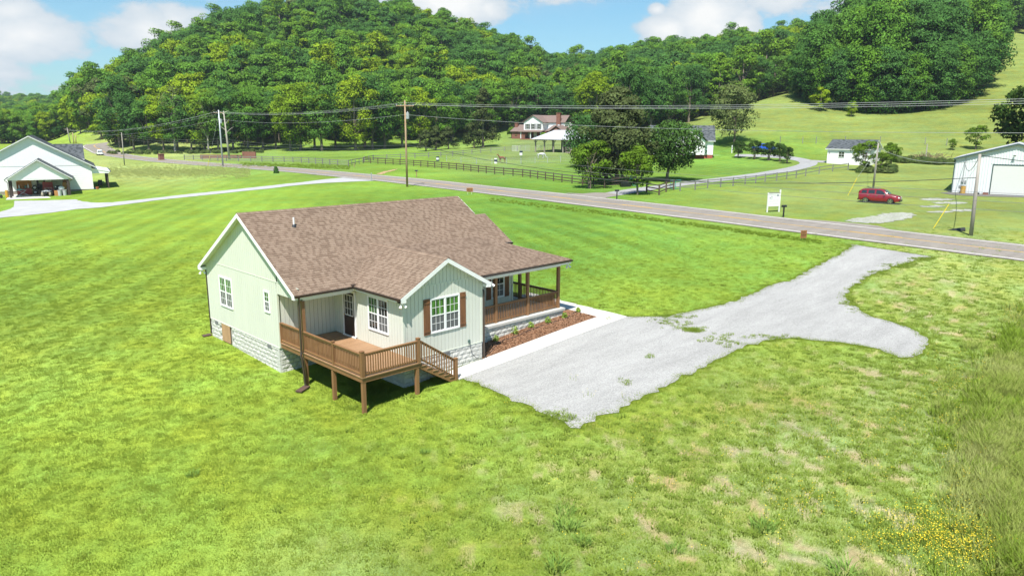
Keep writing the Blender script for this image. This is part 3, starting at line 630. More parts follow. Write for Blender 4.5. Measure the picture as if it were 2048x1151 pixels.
def window(parent, org, ang, w, h, double=True, cols=3, rows=2, name='window', lower=None, upper=None, shutters=None, world=True, fr=.055, smat=None, only=None):
    """sash window; org = lower left corner on the wall seen from outside, ang = direction along the wall; outside is to the right-hand side (-normal)"""
    c, s = math.cos(ang), math.sin(ang); n = np.array([s, -c, 0.0]); d = np.array([c, s, 0.0]); o = np.array(org, float)
    def P(x, z, y): return o+d*x+n*y+np.array([0, 0, z])
    def bx(mb, x0, x1, z0, z1, y0, y1):
        v = [P(x, z, y) for (x, y, z) in [(x0,y0,z0),(x1,y0,z0),(x1,y1,z0),(x0,y1,z0),(x0,y0,z1),(x1,y0,z1),(x1,y1,z1),(x0,y1,z1)]]
        mb.add(v, [(0,1,2,3),(7,6,5,4),(4,5,1,0),(5,6,2,1),(6,7,3,2),(7,4,0,3)])
    f = MB(); t0, t1 = .018, .055
    bx(f, -fr, 0, -fr, h+fr, t0, t1); bx(f, w, w+fr, -fr, h+fr, t0, t1); bx(f, 0, w, -fr, 0, t0, t1+.01); bx(f, 0, w, h, h+fr, t0, t1)
    units = 2 if double else 1; uw = w/units
    for i in range(1, units): bx(f, uw*i-.04, uw*i+.04, 0, h, t0, t1-.003)
    for i in range(units):
        x0 = uw*i+(.04 if i else 0); x1 = uw*(i+1)-(.04 if i < units-1 else 0)
        bx(f, x0, x1, h/2-.022, h/2+.022, t0, t1-.01); bx(f, x0, x0+.025, 0, h, t0, t1-.013); bx(f, x1-.025, x1, 0, h, t0, t1-.013)
        bx(f, x0, x1, 0, .03, t0, t1-.012); bx(f, x0, x1, h-.03, h, t0, t1-.012)
    W = part(name, f, MWHT, parent, world=world); base = W
    for i in range(units):
        x0 = uw*i+(.04 if i else 0)+.025; x1 = uw*(i+1)-(.04 if i < units-1 else 0)-.025
        for lo in (True, False):
            z0, z1 = (.03, h/2-.022) if lo else (h/2+.022, h-.03)
            g = MB(); g.poly([P(x0, z0, .026), P(x1, z0, .026), P(x1, z1, .026), P(x0, z1, .026)])
            mt = (lower or MSCR) if lo else (upper or MGL)
            part('pane', g, mt[i] if isinstance(mt, (list, tuple)) else mt, W, world=world)
            mu = MB()
            for k in range(1, cols): x = x0+(x1-x0)*k/cols; bx(mu, x-.009, x+.009, z0, z1, .028, .034)
            for k in range(1, rows): z = z0+(z1-z0)*k/rows; bx(mu, x0, x1, z-.009, z+.009, .0285, .0335)
            part('muntin', mu, MWHT, W, world=world)
    if shutters:
        for sx in shutters:
            sw = .34; x0 = -fr-.015-sw if sx < 0 else w+fr+.015; sh = MB()
            z0, z1 = -fr-.02, h+fr+.02
            S = part('shutter', (lambda q: (bx(q, x0, x0+sw, z0, z1, .02, .028), q)[1])(MB()), smat or MSHUT, parent, world=world)
            for k in range(3):
                q = MB(); bx(q, x0+k*sw/3+.005, x0+(k+1)*sw/3-.005, z0, z1, .029, .048); part('plank', q, smat or MSHUT, S, world=world)
            for zz in (z0+.16, z1-.16):
                q = MB(); bx(q, x0, x0+sw, zz-.045, zz+.045, .0485, .066); part('batten', q, smat or MSHUT, S, world=world)
    return W

SL = .6102; HE, EV, VR, HR = 2.761, 2.162, 2.714, 5.736
zmain = lambda v: HE+SL*(v+EV)
def build_house():
    H = thing('house', 'new pale green house with brown shingle roof, wooden side deck and front porch', 'house', (6, 1, -1.0))
    # walls behind the boards
    w = MB()
    w.prism([(0.0, 0, -.0), (0.0, 7.345, 0), (0.0, 7.345, 2.86), (0.0, 2.714, 5.62), (0.0, 0, 3.95)], (.12, 0, 0))
    w.prism([(0, -.004, 2.46), (0, -.004, 3.95), (0, -2.0, 2.76), (0, -2.0, 2.46)], (.12, 0, 0))
    w.prism([(2.83, -5.34, 0), (7.19, -5.34, 0), (7.19, -5.34, 2.84), (5.01, -5.34, 4.06), (2.83, -5.34, 2.84)], (0, .12, 0))
    w.box(.125, 0, 0, 2.83, .12, 3.9); w.box(2.83, .1, 0, 2.95, -5.215, 2.86); w.box(7.07, -5.215, -.0, 7.19, -1.2, 2.84)
    w.box(7.195, -1.3, -.0, 13.1, -1.18, 3.0); w.box(12.98, -1.17, 0, 13.1, 7.2, 2.9); w.box(0.125, 7.22, 0, 13.0, 7.34, 2.9)
    w.prism([(12.3, -.9, 2.9), (12.3, 7.2, 2.9), (12.3, 2.714, 5.6)], (.1, 0, 0)); w.prism([(13.0, -.9, 2.95), (13.0, 3.3, 2.95), (13.0, 3.3, 3.45), (13.0, 1.22, 4.7), (13.0, -.9, 3.4)], (.09, 0, 0))
    part('wall', w, MSIDB, H, world=True)
    # siding boards
    board_wall(H, [(0, 0), (7.345, 0), (7.345, 2.86), (7.33, 2.955), (0, 2.955)], lambda a, z: (0, a, z), (-1, 0, 0))
    board_wall(H, [(-.16, 2.99), (7.30, 2.99), (2.714, 5.60), (-.16, 3.86)], lambda a, z: (0, a, z), (-1, 0, 0))
    board_wall(H, [(-2.06, 2.46), (-.002, 2.46), (-.165, 3.86), (-2.06, 2.74)], lambda a, z: (0, a, z), (-1, 0, 0))
    board_wall(H, [(2.83, 0), (7.19, 0), (7.19, 2.84), (6.9, 3.02), (3.12, 3.02), (2.83, 2.84)], lambda a, z: (a, -5.34, z), (0, -1, 0))
    board_wall(H, [(3.16, 3.06), (6.86, 3.06), (5.01, 4.05)], lambda a, z: (a, -5.34, z), (0, -1, 0))
    board_wall(H, [(.14, .25), (2.81, .25), (2.81, 2.6), (.14, 2.6)], lambda a, z: (a, 0, z), (0, -1, 0))
    board_wall(H, [(-5.33, 0), (-1.86, 0), (-1.86, 2.8), (-5.33, 2.8)], lambda a, z: (2.83, a, z), (-1, 0, 0))
    board_wall(H, [(-.72, .25), (-.02, .25), (-.02, 2.6), (-.72, 2.6)], lambda a, z: (2.83, a, z), (-1, 0, 0))
    board_wall(H, [(7.21, .1), (13.1, .1), (13.1, 2.6), (7.21, 2.6)], lambda a, z: (a, -1.3, z), (0, -1, 0))
    # trims: corner posts, frieze lines, drip edge
    t = MB(); t.box(-.03, -.06, .0, .06, .0-.002, 2.45); t.box(2.80, -5.375, 0, 2.90, -5.3, 2.82); t.box(7.12, -5.375, 0, 7.215, -5.28, 2.84); t.box(-.03, 7.30, 0, .05, 7.37, 2.85)
    t.box(-.03, -2.0, 2.955, -.0, 7.25, 2.988); t.box(3.05, -5.37, 3.022, 6.97, -5.34, 3.058); t.box(-.035, -.02, -.03, .0, 7.36, 0); t.box(2.79, -5.378, -.03, 7.215, -5.34, -.001); t.box(13.02, -1.34, .1, 13.13, -1.24, 2.6)
    t.prism([(-.02, 2.35, 5.43), (-.02, 3.08, 5.43), (-.02, 2.714, 5.64)], (-.025, 0, 0)); t.prism([(4.5, -5.36, 3.80), (5.52, -5.36, 3.80), (5.01, -5.36, 4.09)], (0, -.025, 0))
    part('trim', t, M('sage_trim', (.615, .64, .555), .55, .03), H, world=True)
    # foundation
    blk = MB(); blk.box(.055, .055, -1.6, 2.9, 7.3, -.002); blk.box(2.885, -5.285, -1.6, 7.135, 7.3, -.002); blk.box(7.2, -3.86, -1.3, 14.35, 7.2, -.035); part('foundation', blk, MBLKB, H, world=True)
    door = lambda a, b, z: 1.30 < a+.2 < 2.2
    block_wall(H, (0, 7.345), -math.pi/2, 7.345, -.005, -1.3, seed=1, skip=lambda a, b, z: (b > 1.25 and a < 2.2 and z > -1.05))
    block_wall(H, (.03, 0), 0, 2.8, -.005, -1.4, seed=2); block_wall(H, (2.83, 0), -math.pi/2, 5.34, -.005, -1.4, seed=3)
    block_wall(H, (2.83, -5.34), 0, 4.36, -.005, -1.4, seed=4); block_wall(H, (7.2, -3.9), 0, 7.2, -.04, -1.1, seed=5); block_wall(H, (14.4, -3.9), math.pi/2, 3, -.04, -.5, seed=6)
    a = MB(); a.box(-.03, 5.13, -.93, .0, 6.06, -.035); part('crawl_hatch', a, M('plywood', (.40, .24, .13), .8, .15, 3, stretch=(1, 1, .3)), H, world=True, label='bare plywood crawl space hatch')
    for (x0, y0, x1, y1) in ((-.035, 6.45, -.02, 6.85), (-.035, .75, -.02, 1.15)):
        v = MB(); v.box(x0, y0, -.2, x1, y1, -.04)
        for k in range(5): v.box(x0-.012, y0+.02, -.19+k*.03, x0, y1-.02, -.18+k*.03)
        part('foundation_vent', v, M('grey_vent', (.22, .22, .22), .6, .05) if y0 > 6 else bpy.data.materials['grey_vent'], H, world=True)
    v = MB(); v.box(4.85, -5.40, -.2, 5.25, -5.365, -.04)
    for k in range(5): v.box(4.87, -5.412, -.19+k*.03, 5.23, -5.4, -.18+k*.03)
    part('foundation_vent', v, bpy.data.materials['grey_vent'], H, world=True)
    # windows and doors
    G2 = [MGLG, MGLG]
    window(H, (0, 5.87, .97), -math.pi/2, 1.30, 1.38, upper=G2)
    window(H, (0, 1.12, 1.55-.05), -math.pi/2, .42, .88, double=False, cols=2, upper=MGLG)
    window(H, (4.28, -5.34, .97), 0, 1.52, 1.42, upper=G2, shutters=(-1, 1))
    window(H, (2.83, -2.86, .97), -math.pi/2, 1.42, 1.42, upper=[MGLG, MGL], lower=[MGL, MSCR])
    window(H, (11.55, -1.3, .66), 0, .86, 1.36, double=False, cols=3, shutters=(-1, 1))
    def doorset(y0, y1, z0, h, x):
        f = MB(); f.box(x-.06, y1-.09, z0, x+.0, y1, z0+h+.08); f.box(x-.06, y0, z0, x, y0+.09, z0+h+.08); f.box(x-.06, y0+.09, z0+h, x, y1-.09, z0+h+.08); f.box(x-.10, y0, z0-.0, x, y1, z0+.05)
        D = part('door', f, MWHT, H, world=True)
        lf = MB(); lf.box(x-.035, y0+.09, z0+.05, x-.01, y1-.09, z0+h); part('door_leaf', lf, M('dark_brown_door', (.045, .025, .02), .45, .1), D, world=True)
        g = MB(); g.box(x-.045, y0+.2, z0+1.0, x-.036, y1-.2, z0+h-.14); part('pane', g, MGL, D, world=True)
        fr = MB(); ya, yb = y0+.17, y1-.17; za, zb = z0+.97, z0+h-.11
        for (p, q, r_, s_) in ((ya, ya+.035, za, zb), (yb-.035, yb, za, zb), (ya, yb, za, za+.035), (ya, yb, zb-.035, zb)): fr.box(x-.06, p, r_, x-.046, q, s_)
        for k in range(1, 3): yy = ya+(yb-ya)*k/3; fr.box(x-.056, yy-.008, za, x-.046, yy+.008, zb); zz = za+(zb-za)*k/3; fr.box(x-.055, ya, zz-.008, x-.046, yb, zz+.008)
        part('muntin', fr, MWHT, D, world=True)
        k_ = MB(); k_.ell((x-.075, y1-.17, z0+.98), .03, 8, 6); part('door_handle', k_, M('brass', (.5, .35, .12), .3, .05, metal=1), D, world=True)
    doorset(-1.82, -.76, .25, 2.06, 2.83)
    # ---------------- roof
    def slab(pts, th=.11): mb = MB(); mb.prism(pts, (0, 0, -th)); return mb
    R = MB()
    Z = zmain
    R.prism([(-.30, 2.714, HR), (-.30, -EV, HE), (5.0, -EV, HE), (5.0, -1, Z(-1)), (13.34, -1.0, Z(-1)), (13.34, 1.22, Z(1.22)), (12.66, 1.22, Z(1.22)), (12.66, 2.714, HR)], (0, 0, -.11))
    R.prism([(-.30, 2.715, HR), (12.66, 2.715, HR), (12.66, 7.687, 2.70), (-.30, 7.687, 2.70)], (0, 0, -.11))
    R.prism([(12.665, 1.222, Z(1.22)), (13.34, 1.222, Z(1.22)), (13.34, 3.44, Z(-1)), (12.665, 3.44, Z(-1))], (0, 0, -.11))
    R.prism([(2.53, -5.63, HE), (2.53, -2.16, HE), (5.01, .117, 4.15), (5.01, -5.63, 4.15)], (0, 0, -.10))
    R.prism([(7.49, -5.63, HE), (5.012, -5.63, 4.15), (5.012, .117, 4.15), (7.49, -3.9, HE)], (0, 0, -.10))
    R.prism([(7.0, -4.24, HE), (14.6, -4.24, HE), (11.38, -.3, 3.9), (5.2, -.3, 3.9)], (0, 0, -.10))
    R.prism([(14.6, -4.24, HE), (14.6, .6, HE), (11.38, .6, 3.9), (11.38, -.3, 3.9)], (0, 0, -.10))
    roof = part('roof', R, M('white_soffit', (.66, .67, .65), .6, .03), H, world=True)
    S = MB(); cs = 1/math.sqrt(1+SL*SL)
    n_ = np.array([0, -SL, 1])*cs; f3 = lambda x, t: (x, -EV+t*cs, HE+t*cs*SL); T = lambda v: (v+EV)/cs
    for k, (x0, x1, v0, v1) in enumerate([(-.32, 12.66, 1.22, 2.714), (-.32, 13.36, -1.0, 1.22), (-.32, 5.0, -EV-.03, -1.0)]):
        shingles(S, [(x0, T(v0)), (x1, T(v0)), (x1, T(v1)), (x0, T(v1))], f3, n_, seed=10+k)
    cw = 1/math.sqrt(1+.56**2); sw_ = .56
    fl = lambda a, t: (2.53+t*cw, a, HE+t*cw*sw_); Tw = lambda u: (u-2.53)/cw
    shingles(S, [(-5.65, Tw(2.5)), (-2.16, Tw(2.5)), (.117, Tw(5.01)), (-5.65, Tw(5.01))], fl, np.array([-sw_, 0, 1])*cw, seed=20)
    fr_ = lambda a, t: (7.49-t*cw, -a, HE+t*cw*sw_)
    shingles(S, [(5.65, 0), (5.65, Tw(5.01)), (-.117, Tw(5.01)), (3.9, 0)][::-1], fr_, np.array([sw_, 0, 1])*cw, seed=21)
    sp = .29; cp_ = 1/math.sqrt(1+sp*sp); fp = lambda x, t: (x, -4.24+t*cp_, HE+t*cp_*sp); Tp = lambda v: (v+4.24)/cp_
    shingles(S, [(7.0, Tp(-4.27)), (14.62, Tp(-4.27)), (11.38, Tp(-.3)), (5.2, Tp(-.3))], fp, np.array([0, -sp, 1])*cp_, seed=22)
    ss = .354; c5 = 1/math.sqrt(1+ss*ss); fs_ = lambda a, t: (14.6-t*c5, a, HE+t*c5*ss)
    shingles(S, [(-4.24, 0), (.6, 0), (.6, 3.22/c5), (-.3, 3.22/c5)], fs_, np.array([ss, 0, 1])*c5, seed=23)
    fb = lambda x, t: (-x, 7.687-t*cs, 2.70+t*cs*SL); shingles(S, [(-12.66, 0), (.32, 0), (.32, (7.687-2.714)/cs), (-12.66, (7.687-2.714)/cs)], fb, np.array([0, SL, 1])*cs, seed=24)
    part('shingle', S, MSHIN, H, world=True, kind='stuff', attr=True)
    # ridge caps
    C_ = MB(); r2 = np.random.default_rng(4)
    def caps(a, b, w, s1):
        a = np.array(a, float); b = np.array(b, float); L_ = np.linalg.norm(b-a); d = (b-a)/L_; sd_ = np.cross(d, (0, 0, 1)); sd_ /= np.linalg.norm(sd_); k = int(L_/.15)
        for i in range(k):
            p = a+d*(i*.15); q = a+d*(i*.15+.17); c = r2.random(); zz = np.array([0, 0, .028]); z2 = np.array([0, 0, .018])
            for sg in (-1, 1): C_.add([p+zz, q+z2, q+z2+sd_*sg*w+np.array([0, 0, -w*s1]), p+zz+sd_*sg*w+np.array([0, 0, -w*s1])], [(0, 1, 2, 3)], 0, c)
    caps((-.32, 2.714, HR), (12.68, 2.714, HR), .15, SL); caps((5.01, .2, 4.15), (5.01, -5.65, 4.15), .15, .56); caps((11.38, -.3, 3.9), (14.6, -4.24, HE), .13, .25)
    part('ridge_cap', C_, MSHIN, H, world=True, kind='stuff', attr=True)
    # rake boards (white), fascia, gutters (brown)
    def rake(a, b, nrm, w=.19, t=.03):
        mb = MB(); a = np.array(a, float); b = np.array(b, float); n2 = np.array(nrm, float)*t; dz = np.array([0, 0, -w])
        mb.add([a, b, b+dz, a+dz, a+n2, b+n2, b+dz+n2, a+dz+n2], [(0,1,2,3),(7,6,5,4),(0,4,5,1),(1,5,6,2),(2,6,7,3),(3,7,4,0)]); part('rake_board', mb, MWHT, H, world=True)
    e = .008
    rake((-.302, -EV, HE-e), (-.302, 2.714, HR-e), (-1, 0, 0)); rake((-.302, 2.714, HR-e), (-.302, 7.687, 2.70-e), (-1, 0, 0))
    rake((2.53, -5.632, HE-e), (5.01, -5.632, 4.15-e), (0, -1, 0)); rake((5.01, -5.632, 4.15-e), (7.49, -5.632, HE-e), (0, -1, 0))
    rake((12.662, 1.3, Z(1.3)), (12.662, 2.714, HR-e), (1, 0, 0)); rake((13.342, -1.0, Z(-1)), (13.342, 1.22, Z(1.22)), (1, 0, 0))
    # boxed eave returns
    for x0, x1, y0, y1, z in ((-.33, .0, -EV-.01, -1.98, 2.56), (-.33, 0, 7.36, 7.69, 2.50), (2.53, 2.79, -5.66, -5.38, 2.56), (7.22, 7.5, -5.66, -5.38, 2.56)):
        mb = MB(); mb.box(x0, y0, z, x1, y1, z+.14); part('eave_return', mb, MWHT, H, world=True)
    def fascia(a, b, nrm, z0, z1):
        mb = MB(); a = np.array(a, float); b = np.array(b, float); n2 = np.array(nrm, float)*.02
        A, B = a*1., b*1.; mb.add([(*A[:2], z0), (*B[:2], z0), (*B[:2], z1), (*A[:2], z1), (*(A+n2)[:2], z0), (*(B+n2)[:2], z0), (*(B+n2)[:2], z1), (*(A+n2)[:2], z1)], [(0,1,2,3),(7,6,5,4),(0,4,5,1),(1,5,6,2),(2,6,7,3),(3,7,4,0)]); part('fascia', mb, MWHT, H, world=True)
    fascia((-.3, -EV+.02, 0), (2.55, -EV+.02, 0), (0, -1, 0), 2.56, 2.70); fascia((2.55, -EV, 0), (2.55, -5.62, 0), (-1, 0, 0), 2.56, 2.70); fascia((7.4, -4.22, 0), (14.58, -4.22, 0), (0, -1, 0), 2.55, 2.70)
    fascia((14.58, -4.22, 0), (14.58, .6, 0), (1, 0, 0), 2.55, 2.70)
    def gutter(a, b, nrm, z):
        mb = MB(); a = np.array(a, float); b = np.array(b, float); n = np.array(nrm, float); prof = [(0, 0), (.09, 0), (.12, .10), (.11, .105), (.085, .02), (.015, .02), (0.015, .10), (0, .10)]
        mb.prism([a+n*p+np.array([0, 0, z+q]) for p, q in prof], b-a); part('gutter', mb, MGUT, H, world=True)
    gutter((-.30, -EV, 0), (2.46, -EV, 0), (0, -1, 0), 2.655); gutter((2.53, -2.2, 0), (2.53, -5.61, 0), (-1, 0, 0), 2.655); gutter((7.46, -4.24, 0), (14.62, -4.24, 0), (0, -1, 0), 2.655)
    gutter((12.7, -1.0, 0), (13.36, -1.0, 0), (0, -1, 0), Z(-1)-.11); gutter((-.30, 7.69, 0), (12.66, 7.69, 0), (0, 1, 0), 2.60)
    k = MB(); k.box(2.42, -2.24, 2.77, 2.62, -2.1, 2.83); part('gutter_guard', k, MGUT, H, world=True)
    def spout(path, nm='downspout'):
        mb = MB()
        for a, b in zip(path[:-1], path[1:]): mb.beam(a, b, .075, .055, up=(1, .3, 0.01))
        part(nm, mb, MGUT, H, world=True)
    spout([(-.12, -EV-.05, 2.66), (-.10, -EV+.02, 2.5), (-.10, -2.12, 2.4), (-.10, -2.12, .3), (-.14, -2.15, .15), (-.12, -2.2, -.05), (-.05, -2.2, -1.1), (-.12, -2.3, -1.2)])
    spout([(-.02, 7.66, 2.6), (-.02, 7.45, 2.4), (-.02, 7.42, -.85)]); spout([(7.42, -4.3, 2.62), (7.26, -5.2, 2.45), (7.26, -5.41, 2.35), (7.26, -5.41, -.75), (7.35, -5.5, -.8)])
    mb = MB(); mb.beam((-.6, -2.62, -1.19), (-.02, -2.3, -1.17), .3, .05); part('splash_block', mb, M('brown_plastic', (.10, .06, .045), .6, .1), H, world=True)
    mb = MB(); mb.beam((-.45, 7.5, -.93), (-.05, 7.45, -.9), .28, .05); part('splash_block', mb, bpy.data.materials['brown_plastic'], H, world=True)
    # soffits
    s = MB(); s.box(.13, -1.97, 2.462, 2.80, -.02, 2.50); s.box(7.2, -4.1, 2.50, 14.45, -1.32, 2.53); s.box(2.55, -5.3, 2.6, 2.82, -2.1, 2.62); s.box(-.29, -EV+.05, 2.60, 2.6, -1.9, 2.62)
    for i in range(45): s.box(7.4+i*.16, -4.19, 2.545, 7.47+i*.16, -4.13, 2.56)
    part('soffit', s, M('soffit_panel', (.60, .62, .56), .7, .05), H, world=True)
    b = MB(); b.box(7.25, -3.74, 2.36, 14.32, -3.56, 2.50); b.box(14.14, -3.55, 2.36, 14.32, .4, 2.50); part('porch_beam', b, MWHT, H, world=True); b = MB(); b.box(.125, -2.06, 2.46, 2.5, -1.92, 2.66); part('porch_beam', b, MWHT, H, world=True)
    # vent pipe, flood lights, tap with hose
    v = MB(); v.cyl((1.86, 1.61, 4.9), (1.86, 1.61, 5.48), .04, n=10); P_ = part('vent_pipe', v, MWHT, H, world=True)
    v = MB(); v.cyl((1.86, 1.61, 5.04), (1.86, 1.61, 5.16), .11, .06, n=12); part('boot', v, M('black_rubber', (.02, .022, .03), .6, .1), P_, world=True)
    for nm, (x, y, z), dd in (('a', (2.66, -5.52, 2.56), 1), ('b', (7.55, -5.55, 2.75), 1), ('c', (14.5, -4.05, 2.52), 1), ('d', (-.2, 7.55, 2.48), 1)):
        v = MB(); v.cyl((x, y, z), (x, y, z-.05), .05, n=10)
        for sx in (-1, 1): v.cyl((x, y, z-.05), (x+sx*.08, y-.04, z-.11), .02, n=8); v.cyl((x+sx*.07, y-.03, z-.10), (x+sx*.14, y-.08, z-.2), .03, .065, n=12)
        part('flood_light', v, MWHT, H, world=True)
    v = MB(); v.cyl((6.39, -5.36, .12), (6.39, -5.43, .12), .03, n=8); v.box(6.33, -5.40, .10, 6.45, -5.355, .22); T_ = part('tap', v, M('tap_metal', (.12, .2, .18), .4, .1, metal=.6), H, world=True)
    mb = MB(); mb.tube([(6.39, -5.43, .1), (6.40, -5.46, -.15), (6.5, -5.48, -.45), (6.75, -5.5, -.70), (7.05, -5.5, -.79), (7.25, -5.48, -.80)], .011, 6); part('cord', mb, bpy.data.materials['black_rubber'], T_, world=True)
    # ---------------- side deck
    dz = .247
    j = MB(); j.box(.03, -6.5, .02, 2.76, -6.46, .205); j.box(.03, -6.455, .02, .07, -.03, .205); j.box(2.72, -6.455, .02, 2.76, -5.40, .205)
    for i in range(14): y = -6.1+i*.42; j.box(.08, y-.02, .04, 2.7, y+.02, .20)
    D = part('deck', j, MSTAIN, H, world=True)
    i = 0; y = -6.545
    while y < -.16:
        mb = MB(); mb.box(0, y, .207, 2.80, y+.134, dz); part('deck_board', mb, MDECKB, D, world=True); y += .1405
    pm = {}
    def post(x, y, z0, z1, cap=False, w=.14):
        mb = MB(); mb.box(x-w/2, y-w/2, z0, x+w/2, y+w/2, z1)
        if cap: mb.box(x-w/2-.012, y-w/2-.012, z1, x+w/2+.012, y+w/2+.012, z1+.018); mb.prism([(x-w/2, y-w/2, z1+.018), (x+w/2, y-w/2, z1+.018), (x+w/2, y+w/2, z1+.018), (x-w/2, y+w/2, z1+.018)], (0, 0, .012))
        part('post', mb, MSTAIN, D, world=True)
    post(.12, -6.42, -1.6, .02); post(.12, -4.28, -1.6, .02); post(2.66, -6.42, -1.6, .02); post(.12, -2.02, -1.6, 2.46)
    post(.075, -6.47, .249, dz+1.0, True); post(.07, -4.42, .249, dz+.97, True, .10); post(2.72, -6.47, .249, dz+1.0, True); post(.06, -.07, .249, dz+.9, False, .09)
    def railing(a, b, za, zb, parent, step=.112, top=.92, bot=.09):
        a = np.array([*a, za]); b = np.array([*b, zb]); L_ = np.linalg.norm((b-a)[:2]); Zv = np.array([0, 0, 1.])
        mb = MB(); mb.beam(a+Zv*(top-.02), b+Zv*(top-.02), .105, .04); part('handrail', mb, MSTAIN, parent, world=True)
        mb = MB(); mb.beam(a+Zv*(top-.08), b+Zv*(top-.08), .04, .075); part('upper_rail', mb, MSTAIN, parent, world=True)
        mb = MB(); mb.beam(a+Zv*bot, b+Zv*bot, .045, .08); part('lower_rail', mb, MSTAIN, parent, world=True)
        n = int(L_/step); ang = math.atan2(b[1]-a[1], b[0]-a[0])
        h = round(top-.04-bot-.0, 3)
        key = (h, round((zb-za)/L_, 3))
        if key not in pm:
            q = MB(); s_ = (zb-za)/L_; q.box(-.019, -.019-.028, 0, .019, .019-.028, h); pm[key] = q.mesh('baluster', MSTAIN)
        for k in range(n):
            p = a+(b-a)*(k+.5)/n
            part('baluster', pm[key], MSTAIN, parent, loc=(p[0], p[1], p[2]+bot+.01), rz=ang, world=True)
    railing((.07, -1.95), (.07, -.1), dz, dz, D); railing((.07, -4.36), (.07, -2.1), dz, dz, D); railing((.07, -6.4), (.07, -4.48), dz, dz, D)
    railing((.15, -6.47), (2.64, -6.47), dz, dz, D)
    # stairs
    zb_ = -.97
    for y in (-6.47, -5.95, -5.5):
        mb = MB(); mb.prism([(2.77, y, .20), (2.77, y, -.02), (4.42, y, zb_-.05), (4.62, y, zb_-.05), (4.62, y, zb_+.12)], (0, .04, 0)); part('stringer', mb, MSTAIN, D, world=True)
    for k in range(6):
        x = 2.84+k*.30; z = .247-.172*(k+1)
        mb = MB(); mb.box(x, -6.50, z-.035, x+.13, -5.42, z); part('tread', mb, MDECKB, D, world=True); mb = MB(); mb.box(x+.138, -6.50, z-.035, x+.27, -5.42, z); part('tread', mb, MDECKB, D, world=True)
    post(4.68, -6.47, -1.2, -.02, True, .13)
    railing((2.8, -6.47), (4.61, -6.47), .24, -.96, D, step=.125, top=.93, bot=.14)
    # ---------------- front porch
    sb = MB(); sb.box(7.2, -3.97, -.03, 14.5, -1.31, .09); sb.box(13.12, -1.305, -.03, 14.5, 3.0, .09)
    Pc = part('porch', sb, M('porch_concrete', (.47, .46, .43), .85, .06, 3), H, world=True)
    def ppost(x, y): mb = MB(); mb.box(x-.075, y-.075, .091, x+.075, y+.075, 2.36); part('post', mb, MSTAIN, Pc, world=True)
    for x, y in ((9.62, -3.66), (11.88, -3.66), (14.23, -3.66), (14.23, -.75), (14.23, 2.6)): ppost(x, y)
    for a, b in (((7.24, -3.66), (9.54, -3.66)), ((9.7, -3.66), (11.8, -3.66)), ((11.96, -3.66), (14.15, -3.66)), ((14.23, -3.58), (14.23, -.83)), ((14.23, -.67), (14.23, 2.5))): railing(a, b, .09, .09, Pc)
    for x in (8.4, 10.75, 13.05): mb = MB(); mb.box(x-.03, -3.69, .092, x+.03, -3.63, .14); part('rail_foot', mb, MSTAIN, Pc, world=True)
    return H
HOUSE = build_house()

# plants in the mulch bed, drip line
MLEAFB = M('shrub_leaf', (.13, .22, .02), .6, .3, 9, col2=(.26, .36, .04), rnd=True)
def leafball(n, r, h, leaf, seed, base=0, flat=.2):
    g = np.random.default_rng(seed); d = g.normal(size=(n, 3)); d /= np.linalg.norm(d, axis=1)[:, None]; d[:, 2] = np.abs(d[:, 2])*(1+flat)-flat
    c = d*np.array([r, r, h])*(g.random((n, 1))**.35)+np.array([0, 0, base])
    global _lbn; _lbn = d+np.array([0, 0, .4])+g.normal(size=(n, 3))*.25
    return quads(c, d+g.normal(size=(n, 3))*.7, leaf*(.6+.8*g.random(n)), g)
def quads(c, nrm, size, g, asp=1.5):
    n = len(c); nrm = nrm/(np.linalg.norm(nrm, axis=1)[:, None]+1e-9); t = g.normal(size=(n, 3)); t -= nrm*(t*nrm).sum(1)[:, None]; t /= np.linalg.norm(t, axis=1)[:, None]+1e-9; b = np.cross(nrm, t)
    s = size[:, None]*.5; V = np.stack([c-t*s*asp, c-b*s*.8, c+t*s*asp, c+b*s*.8], 1).reshape(-1, 3)
    return V
def quadmesh(name, V, mats, extra=None, mi=None, rnd=None, nrm=None):
    n = len(V)//4; me = bpy.data.meshes.new(name); ev = extra.v if extra else []; ef = extra.f if extra else []
    allv = np.concatenate([V, np.array(ev).reshape(-1, 3)]) if len(ev) else V
    me.vertices.add(len(allv)); me.vertices.foreach_set('co', allv.ravel())
    li = np.arange(4*n); ls = np.arange(0, 4*n, 4)
    le = [i+4*n for f in ef for i in f]; st = []; o = 4*n
    for f in ef: st.append(o); o += len(f)
    me.loops.add(4*n+len(le)); me.loops.foreach_set('vertex_index', np.r_[li, np.array(le, int)].astype(np.int32))
    me.polygons.add(n+len(ef)); me.polygons.foreach_set('loop_start', np.r_[ls, np.array(st, int)].astype(np.int32))
    for mt in (mats if isinstance(mats, (list, tuple)) else [mats]): me.materials.append(mt)
    if ef: me.polygons.foreach_set('material_index', np.r_[np.zeros(n, int), np.ones(len(ef), int)].astype(np.int32))
    me.update(calc_edges=True)
    if nrm is not None:
        N_ = np.zeros((len(me.polygons), 3)); N_[:n] = nrm; N_[n:] = (0, 0, 1); at = me.attributes.new('ln', 'FLOAT_VECTOR', 'FACE'); at.data.foreach_set('vector', N_.ravel())
    return me
